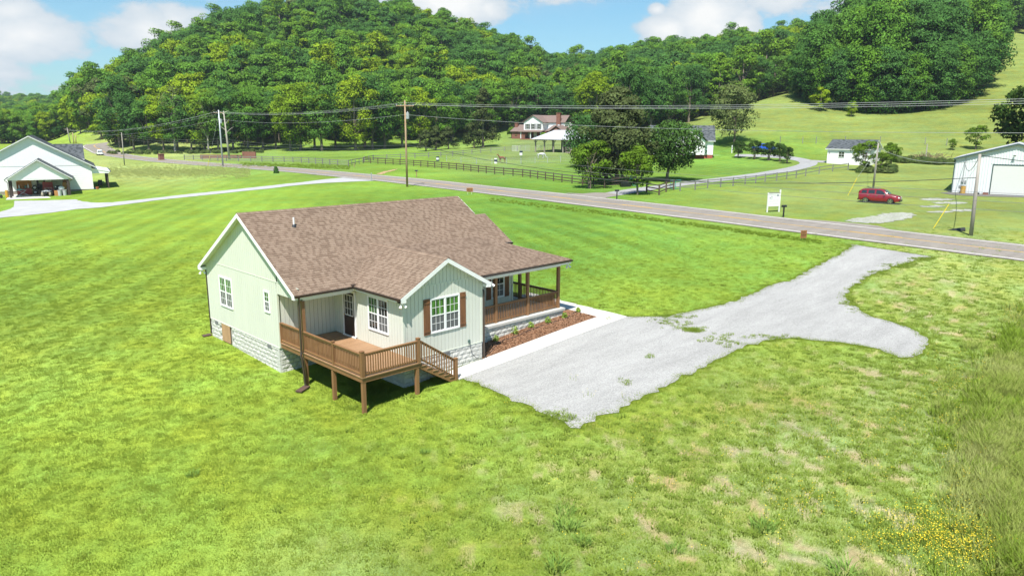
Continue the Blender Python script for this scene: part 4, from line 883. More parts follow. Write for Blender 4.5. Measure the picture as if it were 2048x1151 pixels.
for i, (x, y, s_, lb) in enumerate([(9.19, -4.16, .17, 'nearest the house corner'), (10.5, -4.16, .2, 'the tall double one'), (11.7, -4.12, .18, 'third from the house corner'), (12.86, -4.23, .19, 'fourth from the house corner'), (14.05, -4.32, .17, 'by the porch slab corner'), (15.3, -4.2, .15, 'at the far end against the walk')]):
    z = g1(x, y)+.05; t = thing('young_shrub', 'small lime green shrub in the mulch bed, '+lb, 'shrub', (x, y, z), group='young shrubs along the front porch')
    V = leafball(170, s_, s_*(2.2 if i == 1 else 1.5), .055, 40+i, .06)
    part('foliage', quadmesh('foliage', V, MLEAFB), None, t); st = MB(); st.cyl((0, 0, -.04), (0, 0, .16), .012, n=5); part('stem', st, MSTAIN, t)
g = np.random.default_rng(77); n = 5200; X_ = g.uniform(7.25, 15.35, n); Y_ = g.uniform(-5.42, -3.95, n); c_ = np.c_[X_, Y_, gz(X_, Y_)+.056+g.random(n)*.03]
_ch = quadmesh('mulch_chips', quads(c_, g.normal(size=(n, 3))*.45+np.array([0, 0, 1]), g.uniform(.03, .08, n), g, 1.9), M('bark_chip', (.13, .055, .028), .9, .3, 40, col2=(.36, .21, .12)))
setting('mulch_chips', _ch, None, kind='stuff')
pth = [(7.4, -5.3), (8.0, -5.1), (8.6, -4.75), (9.2, -4.4), (10.2, -4.5), (11.5, -4.35), (12.8, -4.4), (14.0, -4.5), (15.2, -4.1)]
mb = MB(); mb.tube([(x, y, g1(x, y)+.075) for x, y in pth], .016, 5); solo('irrigation_hose', mb, bpy.data.materials['black_rubber'], 'thin black drip hose lying across the bark mulch bed', 'hose')
# ------------------------------------------------------------------ trees
def leafmat(name, cols, trans=.42, hue_noise=.02):
    mt, nt, N, L, b = newmat(name); b.inputs['Roughness'].default_value = .55; b.inputs['Specular IOR Level'].default_value = .06
    out = nt.nodes['Material Output']
    oi = N.new('ShaderNodeObjectInfo'); cr = N.new('ShaderNodeValToRGB'); e = cr.color_ramp.elements; e[0].color = (*cols[0], 1); e[1].color = (*cols[-1], 1)
    for i, c in enumerate(cols[1:-1]): x = e.new((i+1)/(len(cols)-1)); x.color = (*c, 1)
    L.new(oi.outputs['Random'], cr.inputs[0])
    geo = N.new('ShaderNodeNewGeometry'); n = N.new('ShaderNodeTexNoise'); n.inputs['Scale'].default_value = .45; n.inputs['Detail'].default_value = 3; L.new(geo.outputs['Position'], n.inputs['Vector'])
    mr = N.new('ShaderNodeMapRange'); mr.inputs[1].default_value = .3; mr.inputs[2].default_value = .7; mr.inputs[3].default_value = .68; mr.inputs[4].default_value = 1.34; L.new(n.outputs[0], mr.inputs[0])
    mr2 = N.new('ShaderNodeMapRange'); mr2.inputs[3].default_value = .75; mr2.inputs[4].default_value = 1.25; L.new(geo.outputs['Random Per Island'], mr2.inputs[0])
    m = N.new('ShaderNodeMath'); m.operation = 'MULTIPLY'; L.new(mr.outputs[0], m.inputs[0]); L.new(mr2.outputs[0], m.inputs[1])
    v = N.new('ShaderNodeVectorMath'); v.operation = 'SCALE'; L.new(cr.outputs[0], v.inputs[0]); L.new(m.outputs[0], v.inputs['Scale'])
    L.new(v.outputs[0], b.inputs['Base Color'])
    an = N.new('ShaderNodeAttribute'); an.attribute_name = 'ln'; vt = N.new('ShaderNodeVectorTransform'); vt.vector_type = 'NORMAL'; vt.convert_from = 'OBJECT'; vt.convert_to = 'WORLD'; L.new(an.outputs['Vector'], vt.inputs[0])
    nm = N.new('ShaderNodeVectorMath'); nm.operation = 'NORMALIZE'; L.new(vt.outputs[0], nm.inputs[0]); L.new(nm.outputs[0], b.inputs['Normal'])
    tr = N.new('ShaderNodeBsdfTranslucent'); L.new(nm.outputs[0], tr.inputs['Normal']); t2 = N.new('ShaderNodeVectorMath'); t2.operation = 'MULTIPLY'; L.new(v.outputs[0], t2.inputs[0]); t2.inputs[1].default_value = (1.25, 1.3, .5); L.new(t2.outputs[0], tr.inputs[0])
    mx = N.new('ShaderNodeMixShader'); mx.inputs[0].default_value = trans; L.new(b.outputs[0], mx.inputs[1]); L.new(tr.outputs[0], mx.inputs[2]); L.new(mx.outputs[0], out.inputs[0])
    return mt
ML_MID = leafmat('leaf_mid', [(.115, .255, .034), (.150, .310, .032), (.100, .235, .044), (.190, .340, .028), (.125, .270, .042)])
ML_LIT = leafmat('leaf_bright', [(.24, .36, .018), (.29, .41, .022), (.20, .33, .022)])
ML_DRK = leafmat('leaf_dark', [(.075, .185, .040), (.090, .212, .042), (.080, .192, .048)])
ML_CED = leafmat('cedar_needles', [(.055, .080, .024), (.070, .095, .026)], .15)
ML_OLV = leafmat('leaf_olive', [(.105, .140, .045), (.12, .16, .05)], .25)
MBARK = M('bark', (.16, .13, .10), .95, .3, 2, .03, 6, stretch=(1, 1, .25)); MBARKP = M('pale_bark', (.36, .33, .28), .95, .2, 2, .02, 6, stretch=(1, 1, .25))
def crown(seed, R, H, z0, ncl, nleaf, leaf, shape='oval', cr=(.22, .38), fill=.25):
    g = np.random.default_rng(seed)
    if shape == 'cone':
        t = g.random(ncl)**.8; zc = z0+t*(H-z0)*.93; rad = R*(1-t)**.75*(.55+.5*g.random(ncl)); a = g.random(ncl)*2*math.pi
        C = np.c_[rad*np.cos(a), rad*np.sin(a), zc]; cs = R*(.34-.2*t)*(.8+.5*g.random(ncl)); fl = .8
    elif shape == 'spindle':
        t = g.random(ncl); zc = z0+t*(H-z0)*.95; rad = R*np.sin(np.pi*np.clip(t**.75*.93+.06, 0, 1))**.7*(.5+.45*g.random(ncl)); a = g.random(ncl)*2*math.pi
        C = np.c_[rad*np.cos(a), rad*np.sin(a), zc]; cs = R*(.26-.12*t)*(.8+.5*g.random(ncl)); fl = .85
    else:
        d = g.normal(size=(ncl, 3)); d /= np.linalg.norm(d, axis=1)[:, None]
        if shape == 'dome': d[:, 2] = np.abs(d[:, 2])*.95-.12
        r = .55+.45*g.random(ncl)**.6; asym = 1+.22*np.sin(np.arctan2(d[:, 1], d[:, 0])*2+seed)+.12*g.normal(size=ncl)
        hh = (H-z0)/2
        C = d*r[:, None]*np.array([R, R, hh])*np.c_[asym, asym, np.ones(ncl)]+np.array([0, 0, z0+hh])
        cs = R*(cr[0]+(cr[1]-cr[0])*g.random(ncl)); C[:, :2] *= (1-cr[0]*.6); C[:, 2] = np.clip(C[:, 2], z0+cs*.4, H-cs*.55); fl = .78
    k = g.integers(0, ncl, nleaf); dd = g.normal(size=(nleaf, 3)); dd /= np.linalg.norm(dd, axis=1)[:, None]
    low = dd[:, 2] < -.35; dd[low, 2] *= -g.choice([1, -1], low.sum(), p=[.7, .3])
    rr = np.where(g.random(nleaf) < fill, g.random(nleaf)**.5, 1-.16*g.random(nleaf)**2)
    P = C[k]+dd*(cs[k]*rr)[:, None]*np.array([1.15, 1.15, fl])+g.normal(size=(nleaf, 3))*leaf*.25
    V = quads(P, dd+g.normal(size=(nleaf, 3))*.55+np.array([0, 0, .25]), leaf*(.55+.95*g.random(nleaf)), g, 1.25)
    nn = dd*.75+np.array([0, 0, .45])+g.normal(size=(nleaf, 3))*.28+(P-np.array([0, 0, (z0+H)/2]))/max(R, 1)*.35; nn /= np.linalg.norm(nn, axis=1)[:, None]
    return V, C, cs, nn
def trunk_mb(seed, h, r, C, nb=7, lean=0.0, multi=1, z0=2):
    g = np.random.default_rng(seed+99); mb = MB()
    for m_ in range(multi):
        a = g.random()*6.28; sx = (0 if multi == 1 else 1)*math.cos(a); sy = (0 if multi == 1 else 1)*math.sin(a); rr = r/(1 if multi == 1 else 1.5)
        path = [(sx*.12, sy*.12, -.4), (sx*.2, sy*.2, h*.12), (sx*h*.06+lean*h*.2, sy*h*.06, h*.4), (sx*h*.1+lean*h*.35, sy*h*.1, h*.8)]
        mb.tube(path, [rr*1.35, rr, rr*.75, rr*.25], 8)
    idx = np.argsort(-np.linalg.norm(C[:, :2], axis=1))[:max(nb*3, nb)]; g.shuffle(idx)
    for i in idx[:nb]:
        c = C[i]; s = min(max(c[2]*.5, z0), h*.7); mb.tube([(lean*s*.4, 0, s), (c[0]*.45+lean*s*.3, c[1]*.45, s+(c[2]-s)*.6), tuple(c)], [r*.42, r*.26, r*.07], 5)
    return mb
_tc = {}
def tree_protos(key):
    return _tc[key]
def mkproto(key, seed, R, H, z0, ncl, nleaf, leaf, lm, bark=MBARK, shape='oval', joined=True, **k):
    tk = {a: k.pop(a) for a in ('lean', 'multi', 'nb') if a in k}; tr = k.pop('tr', None)
    V, C, cs, nn = crown(seed, R, H, z0, ncl, nleaf, leaf, shape, **k)
    T = trunk_mb(seed, H*.92, tr or R*.055+.05, C, z0=z0*.7, **tk)
    if joined: _tc[key] = quadmesh(key, V, [lm, bark], extra=T, nrm=nn)
    else: _tc[key] = (quadmesh(key+'_crown', V, lm, nrm=nn), T.mesh(key+'_trunk', bark))
for i in range(5): mkproto('f_mid%d' % i, 100+i, 5.4+.4*(i % 3), 17+1.2*i, 2.6, 44+4*i, 6200, .47, ML_MID, shape='oval')
for i in range(2): mkproto('f_lit%d' % i, 130+i, 5.2+i*.5, 17+2*i, 2.6, 42, 6200, .46, ML_LIT)
for i in range(3): mkproto('f_drk%d' % i, 150+i, 5.6+i*.4, 18+1.5*i, 2.2, 46, 6200, .47, ML_DRK)
mkproto('f_con0', 165, 4.6, 19, 1.5, 60, 5600, .44, ML_MID, shape='spindle'); mkproto('f_con1', 166, 3.8, 17, 1.5, 50, 4600, .44, ML_LIT, shape='spindle')
mkproto('f_olv', 160, 5.2, 18, 3, 36, 3400, .55, ML_OLV)
for k_, s_, lm in (('e_mid', 200, ML_MID), ('e_lit', 210, ML_LIT), ('e_drk', 220, ML_DRK)):   # edge trees, two meshes each
    for i in range(2): mkproto('%s%d' % (k_, i), s_+i, 6.4+i*.8, 23+i*1.5, 4.6-2*i, 64, 9500, .44, lm, joined=False, nb=9)
mkproto('bare', 240, 4.8, 20, 8, 18, 700, .42, ML_OLV, bark=MBARKP, joined=False, nb=14, tr=.34)

used_k = {}
def place_forest_tree(key, p, s, rz, label, group):
    o = bpy.data.objects.new('tree', _tc[key]); COL.objects.link(o); o.location = (p[0], p[1], p[2]-.5); o.scale = (s, s, s*(.92+.16*random.random())); o.rotation_euler = (0, 0, rz)
    tagit(o, label, 'tree', group); return o
def put_tree(key, p, s, rz, label, group=None, name='tree', sz=None, cat='tree'):
    c, t = _tc[key]; r = thing(name, label, cat, p, rz, group)
    for nm, me in (('trunk', t), ('crown', c)):
        o = part(nm, me, None, r); o.scale = (s, s, sz or s)
    return r

# trees along the foot of the wooded hill: photograph column of the trunk, distance, kind, height factor
FR = [(235,262,'e_drk1',1.0),(262,250,'e_drk0',.85),(292,247,'e_mid0',.8),(322,245,'e_lit0',.78),(350,244,'e_mid1',.8),(378,243,'e_drk0',.72),(405,243,'e_lit1',.80),(432,242,'e_mid0',.85),(462,244,'e_drk1',.82),(492,246,'e_mid1',.85),(522,249,'e_mid0',.85),
      (548,252,'e_drk0',.85),(577,244,'e_lit0',.92),(598,246,'e_lit1',.88),(626,250,'e_lit0',.95),(640,247,'e_mid1',.92),(668,262,'e_mid0',.95),(708,252,'e_lit1',1.0),(727,266,'e_drk1',1.05),(742,258,'e_drk0',1.1),(767,262,'e_mid1',.95),(802,265,'e_mid0',1.0),(838,268,'e_lit0',.9),(872,275,'e_mid1',.98),(905,292,'e_drk1',.9)]
FRW = ['at its far left end', 'second from its left end', 'above the short verge pole', 'between verge pole and brick pillar', 'just right of the brick pillar', 'left of the pale pole', 'nearest left of the pale pole', 'behind the pale pole', 'behind the leaning trunk', 'just right of the leaning trunk', 'second right of the leaning trunk', 'third right of the leaning trunk',
       'left of the grassy clearing', 'first at the grassy clearing', 'in the middle of the grassy clearing', 'close beside the brightest crown', 'set back in the clearing', 'on the clearing past its middle', 'set back beyond the clearing', 'left of the tallest pole', 'nearest left of the tallest pole', 'behind the tallest pole', 'nearest right of the tallest pole', 'above the three cedars', 'right of the three cedars']
WORDS = {'e_drk': 'dark green', 'e_lit': 'bright yellow green', 'e_mid': 'mid green'}
for i, (px, d, k, s) in enumerate(FR):
    where = FRW[i]
    put_tree(k, qd(px, d)-np.array([0, 0, .3]), s, i*1.7, '%s tree at the hill foot, %s' % (WORDS[k[:5]], where), 'trees along the foot of the wooded hill')
put_tree('bare', qd(345, 243), 1.05, 1.0, 'half bare pale barked tree at the foot of the wooded hill', None)
put_tree('bare', qd(412, 240), .8, 3.0, 'low half bare tree with pale forked trunk beside the road', None)
for px, d, k, s in ((900, 283, 'e_mid0', .75), (940, 296, 'e_mid1', .8), (985, 304, 'e_mid0', .85), (1140, 300, 'e_mid1', .85), (1115, 296, 'e_drk0', .8), (1190, 262, 'e_lit0', .95), (1180, 280, 'e_drk1', .9), (1255, 240, 'e_drk1', .95), (1270, 262, 'e_drk0', 1.0), (1335, 265, 'e_mid1', .9), (1300, 250, 'e_drk0', .85), (1375, 278, 'e_drk1', .85)):
    put_tree(k, qd(px, d)-np.array([0, 0, .3]), s, px*.1, '%s tree of the wood %s' % (WORDS[k[:5]], {900: 'left of the tall cedar', 940: 'behind the tall cedar', 985: 'right of the tall cedar', 1140: 'right of the brick chimney', 1115: 'behind the brick chimney', 1190: 'above the pavilion end', 1180: 'set back above the pavilion', 1255: 'behind the dusky tall tree', 1270: 'high behind the dusky tall tree', 1335: 'left of the meadow tip', 1300: 'above the white house roof', 1375: 'at the meadow tip'}[px]), 'trees of the wood behind the distant houses')

def forest_points():
    g = np.random.default_rng(3); out = []
    sp = 7.4
    xs = np.arange(-40, 720, sp); ys = np.arange(-120, 900, sp)
    X, Y = np.meshgrid(xs, ys); X = X+g.uniform(-.42, .42, X.shape)*sp; Y = Y+g.uniform(-.42, .42, Y.shape)*sp; X = X.ravel(); Y = Y.ravel()
    rx = X-CAM[0]; ry = Y-CAM[1]; d = rx*FH[0]+ry*FH[1]; s = rx*RH[0]+ry*RH[1]; px = 1024+1499*s/np.maximum(d, 1)
    lo = np.interp(px, [120, 140, 200, 235, 500, 560, 700, 870, 960, 1000, 1110, 1180, 1250, 1350, 1400, 1500, 1580, 1640, 1960, 2000, 2048, 2300], [340, 318, 285, 262, 256, 266, 276, 292, 304, 312, 306, 292, 272, 274, 288, 300, 310, 330, 372, 362, 352, 340])
    hi = np.interp(px, [120, 200, 500, 800, 1000, 1110, 1300, 1700, 2048], [440, 440, 500, 520, 520, 560, 570, 560, 520])
    m = (px > 138) & (px < 2260) & (d > lo) & (d < hi)
    X, Y, d, px = X[m], Y[m], d[m], px[m]; Z = gz(X, Y)
    return X, Y, Z, d, px
FX, FY, FZ, FD, FP = forest_points()
o_ = np.argsort(FD/np.where((FP > 1600), 1.0, 1.0)); FX, FY, FZ, FD, FP = [a[o_] for a in (FX, FY, FZ, FD, FP)]
gk = np.random.default_rng(11)
def kindat(x, y, px, d):
    v = math.sin(x*.021+1.3)*math.cos(y*.017)+.5*math.sin(x*.05+y*.043)+gk.normal()*.55
    side = (700-px)/600 if px < 1150 else (.25 if px > 1350 else -.1)
    v += side
    if gk.random() < .02: return 'f_olv'
    if gk.random() < .16: return 'f_con%d' % gk.integers(2)
    if v > .80: return 'f_lit%d' % gk.integers(2)
    if v < -.45: return 'f_drk%d' % gk.integers(3)
    return 'f_mid%d' % gk.integers(5)
KEYS = ['f_mid%d' % i for i in range(5)]+['f_lit0', 'f_lit1', 'f_drk0', 'f_drk1', 'f_drk2', 'f_olv', 'f_con0', 'f_con1']
kinds = [kindat(x, y, px, d) for x, y, px, d in zip(FX, FY, FP, FD)]
SCL = np.clip(gk.normal(1.0, .18, len(FX)), .6, 1.22); RZ = gk.random(len(FX))*6.28
KW = {'f_mid': 'mid green broadleaf', 'f_lit': 'bright yellow green broadleaf', 'f_drk': 'dark green broadleaf', 'f_con': 'slender green', 'f_olv': 'dull olive thin leaved'}
NIND = 215
def spot(px):
    T_ = [(190, 'at its left end'), (240, 'above the white car'), (300, 'above the short verge pole'), (370, 'above the brick pillar'), (440, 'above the pale pole'), (520, 'right of the leaning trunk'), (600, 'above the green house ridge'), (700, 'above the middle of the clearing'), (780, 'left of the tallest pole'), (860, 'right of the tallest pole'), (930, 'left of the tall cedar'), (1010, 'right of the tall cedar'), (1090, 'above the two storey house'), (1170, 'above the pavilion'), (1260, 'above the dusky tall tree'), (1340, 'above the white house'), (1420, 'above the meadow tip'), (1500, 'behind the pale thin tree'), (1640, 'left of the hillside clump'), (1980, 'behind the hillside clump'), (9999, 'at the upper right corner')]
    return [w for x, w in T_ if px < x][0]
for i in range(min(NIND, len(FX))):
    hill = 'the left wooded hill' if FP[i] < 1120 else ('the middle wooded ridge' if FP[i] < 1640 else 'the upper right wood')
    place_forest_tree(kinds[i], (FX[i], FY[i], FZ[i]), SCL[i], RZ[i], '%s tree on %s, %s' % (KW[kinds[i][:5]].replace(' broadleaf', '').replace(' thin leaved', ''), hill, spot(FP[i])), 'trees on '+hill)

def scatter(name, P, rz, sc, idx, protos, kind='stuff', scz=None, tilt=None):
    me = bpy.data.meshes.new(name); me.vertices.add(len(P)); me.vertices.foreach_set('co', np.asarray(P, float).ravel())
    a = me.attributes.new('rz', 'FLOAT', 'POINT'); a.data.foreach_set('value', np.asarray(rz, float))
    a = me.attributes.new('sc', 'FLOAT', 'POINT'); a.data.foreach_set('value', np.asarray(sc, float))
    a = me.attributes.new('pi', 'INT', 'POINT'); a.data.foreach_set('value', np.asarray(idx, np.int32))
    me.update(); o = bpy.data.objects.new(name, me); COL.objects.link(o); tagit(o, kind=kind)
    c = bpy.data.collections.new(name+'_kinds')
    for i, p in enumerate(protos):
        q = bpy.data.objects.new('%s_kind_%02d' % (name, i), p); c.objects.link(q)
    ng = bpy.data.node_groups.new(name, 'GeometryNodeTree'); ng.interface.new_socket('Geometry', in_out='INPUT', socket_type='NodeSocketGeometry'); ng.interface.new_socket('Geometry', in_out='OUTPUT', socket_type='NodeSocketGeometry')
    N = ng.nodes; L = ng.links; gi = N.new('NodeGroupInput'); go = N.new('NodeGroupOutput'); ip = N.new('GeometryNodeInstanceOnPoints'); ci = N.new('GeometryNodeCollectionInfo')
    ci.inputs[0].default_value = c; ci.inputs['Separate Children'].default_value = True; ci.inputs['Reset Children'].default_value = True
    def attr(n, t): q = N.new('GeometryNodeInputNamedAttribute'); q.data_type = t; q.inputs[0].default_value = n; return q.outputs[0]
    cx = N.new('ShaderNodeCombineXYZ'); L.new(attr('rz', 'FLOAT'), cx.inputs[2])
    e2 = N.new('FunctionNodeEulerToRotation'); L.new(cx.outputs[0], e2.inputs[0])
    L.new(gi.outputs[0], ip.inputs['Points']); L.new(ci.outputs[0], ip.inputs['Instance']); ip.inputs['Pick Instance'].default_value = True
    L.new(attr('pi', 'INT'), ip.inputs['Instance Index']); L.new(e2.outputs[0], ip.inputs['Rotation']); L.new(attr('sc', 'FLOAT'), ip.inputs['Scale']); L.new(ip.outputs[0], go.inputs[0])
    md = o.modifiers.new('scatter', 'NODES'); md.node_group = ng
    return o
n0 = NIND
scatter('wooded_hills', np.c_[FX, FY, FZ-.5][n0:], RZ[n0:], SCL[n0:], [KEYS.index(k) for k in kinds[n0:]], [_tc[k] for k in KEYS])
# trees in the valley at the far left, and the far ridge
g = np.random.default_rng(21); pts = []
for _ in range(900):
    px = g.uniform(-260, 215); d = g.uniform(330, 620)
    if px > 130 and d < 460: continue
    pts.append(qd(px, d))
pts2 = [qd(g.uniform(-300, 300), d_) for d_ in g.uniform(640, 1060, 1500)]
A = np.array(pts+pts2); n1 = len(pts); ki = np.where(g.random(len(A)) < .22, 5+g.integers(0, 2, len(A)), g.integers(0, 5, len(A))); ki = np.where(g.random(len(A)) < .15, 7+g.integers(0, 3, len(A)), ki)
scatter('far_woods', A-np.array([0, 0, .5]), g.random(len(A))*6.28, np.r_[g.uniform(.55, .85, n1), g.uniform(.85, 1.2, len(pts2))], ki, [_tc[k] for k in KEYS])

# clump of tall trees standing on the right hillside
g = np.random.default_rng(31); cl = []
ctr = qd(1792, 246)
tries = 0
while len(cl) < 40 and tries < 6000:
    tries += 1; px = g.uniform(1606, 1960); d = g.uniform(214, 285); 
    if abs(px-1790)/188 > 1 or (d-214) < 12*((px-1790)/170)**2: continue
    p = qd(px, d)
    if all(np.hypot(p[0]-q[0], p[1]-q[1]) > 6.2 for q in cl): cl.append(p)
for i in range(2): mkproto('c_mid%d' % i, 300+i, 6.4, 23, 1.0, 74, 12500, .42, ML_MID, joined=False, shape='oval', nb=3, tr=.18); mkproto('c_drk%d' % i, 310+i, 6.6, 24, 1.0, 74, 12500, .42, ML_DRK, joined=False, nb=3, tr=.18)
mkproto('c_lit0', 320, 4.2, 14, 1.2, 30, 4200, .42, ML_LIT, joined=False, nb=4)
for i, p in enumerate(sorted(cl, key=lambda p: (p[:2]-CAM[:2])@FH)):
    dd = (p[:2]-CAM[:2])@FH; px = 1024+1499*((p[:2]-CAM[:2])@RH)/dd; edge = abs(px-1790)/188; k = 'c_drk%d' % (i % 2) if (i*7) % 5 < 2 else 'c_mid%d' % (i % 2)
    put_tree(k, p-np.array([0, 0, .5]), (1.24-.22*edge**2)*g.uniform(.9, 1.08), i*2.1, '%s tree in the hillside clump, %s, %s' % ('dark green' if 'drk' in k else 'mid green', 'left end' if px < 1680 else 'left of its middle' if px < 1760 else 'middle' if px < 1830 else 'right of its middle' if px < 1900 else 'right end', 'front row' if dd < 229 else 'second row' if dd < 248 else 'rear rows'), 'trees of the clump on the right hillside')
for i, (px, y) in enumerate([(1612, 198), (1634, 210), (1660, 218), (1688, 224), (1716, 228), (1745, 231), (1775, 232), (1806, 231), (1836, 229), (1866, 225), (1895, 219), (1922, 213), (1946, 205), (1965, 196)]):
    p = gp(px, y); p = p+np.array([FH[0], FH[1], 0])*4.5; p[2] = g1(p[0], p[1]); k = ('c_drk%d', 'c_mid%d')[(i*5) % 3 == 1] % (i % 2)
    put_tree(k, p-np.array([0, 0, 1.2]), .72+.10*((i*3) % 4)/3, i*1.3, '%s low spreading tree at the front edge of the hillside clump, number %s from its left' % ('dark green' if 'drk' in k else 'mid green', ['one', 'two', 'three', 'four', 'five', 'six', 'seven', 'eight', 'nine', 'ten', 'eleven', 'twelve', 'thirteen', 'fourteen'][i]) if False else '%s spreading tree, %s along the front edge of the hillside clump' % ('dark green' if 'drk' in k else 'mid green', ['first', 'second', 'third', 'fourth', 'fifth', 'sixth', 'seventh', 'eighth', 'ninth', 'tenth', 'eleventh', 'twelfth', 'thirteenth', 'last'][i]), 'trees of the clump on the right hillside')
for px, y, s, w in ((1640, 222, .55, 'left end'), (1702, 233, .34, 'left half')):
    put_tree('c_lit0', gp(px, y)-np.array([0, 0, .4]), s, px, 'bright green low tree under the front of the hillside clump, at its '+w, 'low trees in front of the clump')
put_tree('c_drk0', gp(1597, 196)-np.array([0, 0, .4]), .42, 2, 'round very dark bush at the left end of the hillside clump', cat='bush')
# single trees
mkproto('cedar', 400, 5.2, 19, 2.0, 70, 9500, .34, ML_CED, joined=False, shape='cone', nb=6)
mkproto('cedar2', 401, 4.2, 9.5, .8, 40, 5500, .34, ML_CED, joined=False, shape='cone', nb=5)
put_tree('cedar', gp(966, 295), 1.02, .4, 'tall ragged olive cedar on the lawn left of the two storey house'); put_tree('cedar2', gp(948, 296), .8, 1.4, 'smaller dark cedar close against the tall cedar on the lawn')
put_tree('cedar2', gp(872, 300), .85, .4, 'dark cedar below the wood, left of three beside the tallest pole'); put_tree('cedar2', gp(897, 298), .8, 2.4, 'dark cedar below the wood, middle of three beside the tallest pole'); put_tree('cedar2', gp(852, 302), .75, 2.9, 'dark cedar below the wood, hidden partly by the tallest pole')
mkproto('pear', 410, 5.6, 13.9, .9, 110, 26000, .26, leafmat('leaf_dusky', [(.105, .14, .05), (.12, .155, .055)]), joined=False, shape='spindle', nb=9, tr=.28, cr=(.3, .4))
put_tree('pear', gp(1233, 366), 1.10, .2, 'very tall dusky olive tree rising behind the drive gate', sz=1.03)
mkproto('oak1', 411, 6.4, 10.5, 1.2, 90, 17000, .31, leafmat('leaf_deep', [(.070, .165, .042), (.080, .18, .046)]), joined=False, nb=9, tr=.3)
put_tree('oak1', gp(1188, 332), .98, .6, 'broad dark blue green tree hiding the end of the pavilion')
mkproto('maple', 412, 4.6, 9.8, 1.7, 80, 15000, .25, leafmat('leaf_maple', [(.085, .175, .038), (.095, .19, .042)]), joined=False, nb=10, tr=.26, lean=.25)
put_tree('maple', gp(1334, 362), .93, -.6, 'dark leaning maple in front of the white house')
mkproto('crape', 413, 2.0, 5.6, 1.0, 26, 3800, .19, leafmat('leaf_fresh', [(.12, .22, .022), (.14, .24, .02)]), joined=False, nb=6, multi=5, tr=.11)
put_tree('crape', gp(1179, 377), 1.22, .2, 'light green many stemmed tree in front of the brown fence'); put_tree('crape', gp(1277, 389), 1.12, 1.8, 'light green many stemmed tree beside the lane mouth and the teal gate')
mkproto('vase', 414, 1.55, 3.7, .7, 22, 3000, .15, leafmat('leaf_vase', [(.045, .095, .022), (.06, .115, .022)]), joined=False, nb=5, multi=5, tr=.09)
mkproto('pale', 415, 6.0, 15.5, 2.0, 56, 10500, .33, leafmat('leaf_grey', [(.17, .22, .075), (.19, .24, .08)]), joined=False, nb=9, tr=.26)
put_tree('pale', gp(1468, 290), .92, .3, 'pale thin leaved tree on the slope behind the white house')
for i, (x, y, s) in enumerate([(1477, 316, 1.0), (1508, 318, 1.05), (1537, 321, 1.05), (1560, 323, 1.0), (1573, 327, .88)]):
    put_tree('vase', gp(x, y), s, i*2.2, 'dark vase shaped shrub by the lane, %s of five counted from the white house' % ['first', 'second', 'third', 'fourth', 'fifth'][i], 'vase shaped shrubs along the lane', 'shrub', cat='shrub')
mkproto('right', 416, 5.2, 13, 2.0, 34, 9000, .30, leafmat('leaf_walnut', [(.060, .115, .022), (.072, .13, .024)]), joined=False, nb=12, tr=.25, cr=(.16, .28))
put_tree('right', qd(2088, 108), 1.32, .5, 'open branched dark tree behind the metal building at the right edge')
put_tree('crape', gp(1952, 299), .9, .5, 'bright green bushy tree behind the metal building'); put_tree('crape', gp(1905, 300), .42, 1.5, 'small dark sapling left of the metal building roof')
put_tree('crape', gp(1727, 342), .95, .1, 'bright green sapling in the brush before the white shed'); put_tree('crape', gp(1782, 333), .8, 2.1, 'bushy green sapling in the brush right of the shed gable'); put_tree('crape', gp(1760, 344), .62, 4, 'dark bushy sapling at the foot of the pole by the shed')
g = np.random.default_rng(41)
MBRUSH = leafmat('brush_leaf', [(.09, .145, .035), (.12, .16, .05), (.06, .11, .03)], .25)
B_ = [quadmesh('brush', leafball(500, .9, .8, .16, 500+i, .25, .1), MBRUSH, nrm=_lbn) for i in range(4)]
pl_ = [gp(x, y) for x, y in zip(g.uniform(1712, 1788, 38), g.uniform(338, 347, 38))]+[gp(x, 322+(x-1790)*.115*.5+g.uniform(-2.5, 3)) for x in g.uniform(1785, 1905, 110)]+[gp(x, y) for x, y in zip(g.uniform(120, 240, 0), g.uniform(320, 330, 0))]
pl_ += [qd(x, d) for x, d in zip(g.uniform(212, 520, 150), g.uniform(236, 246, 150))]
scatter('brush', np.array(pl_), g.random(len(pl_))*6, g.uniform(.55, 1.15, len(pl_)), g.integers(0, 4, len(pl_)), B_)
# clipped evergreens round the two storey house
MTOP = leafmat('clipped_evergreen', [(.11, .20, .02), (.12, .21, .02)], .2)
def clipped(px, py, r, h, z0, label):
    p = gp(px, py); t = thing('clipped_bush', label, 'bush', p, 0, 'clipped round bushes by the two storey house'); part('foliage', quadmesh('foliage', leafball(1500, r, h, .35, int(px), z0, .9), MTOP, nrm=_lbn), None, t)
    s = MB(); s.cyl((0, 0, -.2), (0, 0, z0+.3), .14, n=6); part('trunk', s, MBARK, t)
clipped(1023, 276, 1.7, 1.5, 2.6, 'tall clipped round bush left of the two storey house'); clipped(1036, 277, 1.4, 1.3, 2.1, 'shorter clipped round bush against the two storey house corner')
clipped(1087, 280, 1.7, 1.5, 1.2, 'clipped round bush between the porch and the pavilion roof'); clipped(1108, 280, 1.9, 1.5, 1.3, 'clipped round bush behind the pavilion roof')

# ------------------------------------------------------------------ summer haze in the valley
hb = MB(); hb.box(-900, -700, -4, 1500, 1600, 175)
hz_ = bpy.data.materials.new('haze'); hz_.use_nodes = True; nt_ = hz_.node_tree; nt_.nodes.clear(); ho = nt_.nodes.new('ShaderNodeOutputMaterial'); hv = nt_.nodes.new('ShaderNodeVolumePrincipled')
hv.inputs['Color'].default_value = (.78, .88, 1, 1); hv.inputs['Density'].default_value = .00013; hv.inputs['Anisotropy'].default_value = .2; nt_.links.new(hv.outputs[0], ho.inputs['Volume'])
setting('haze', hb, hz_, kind='stuff')
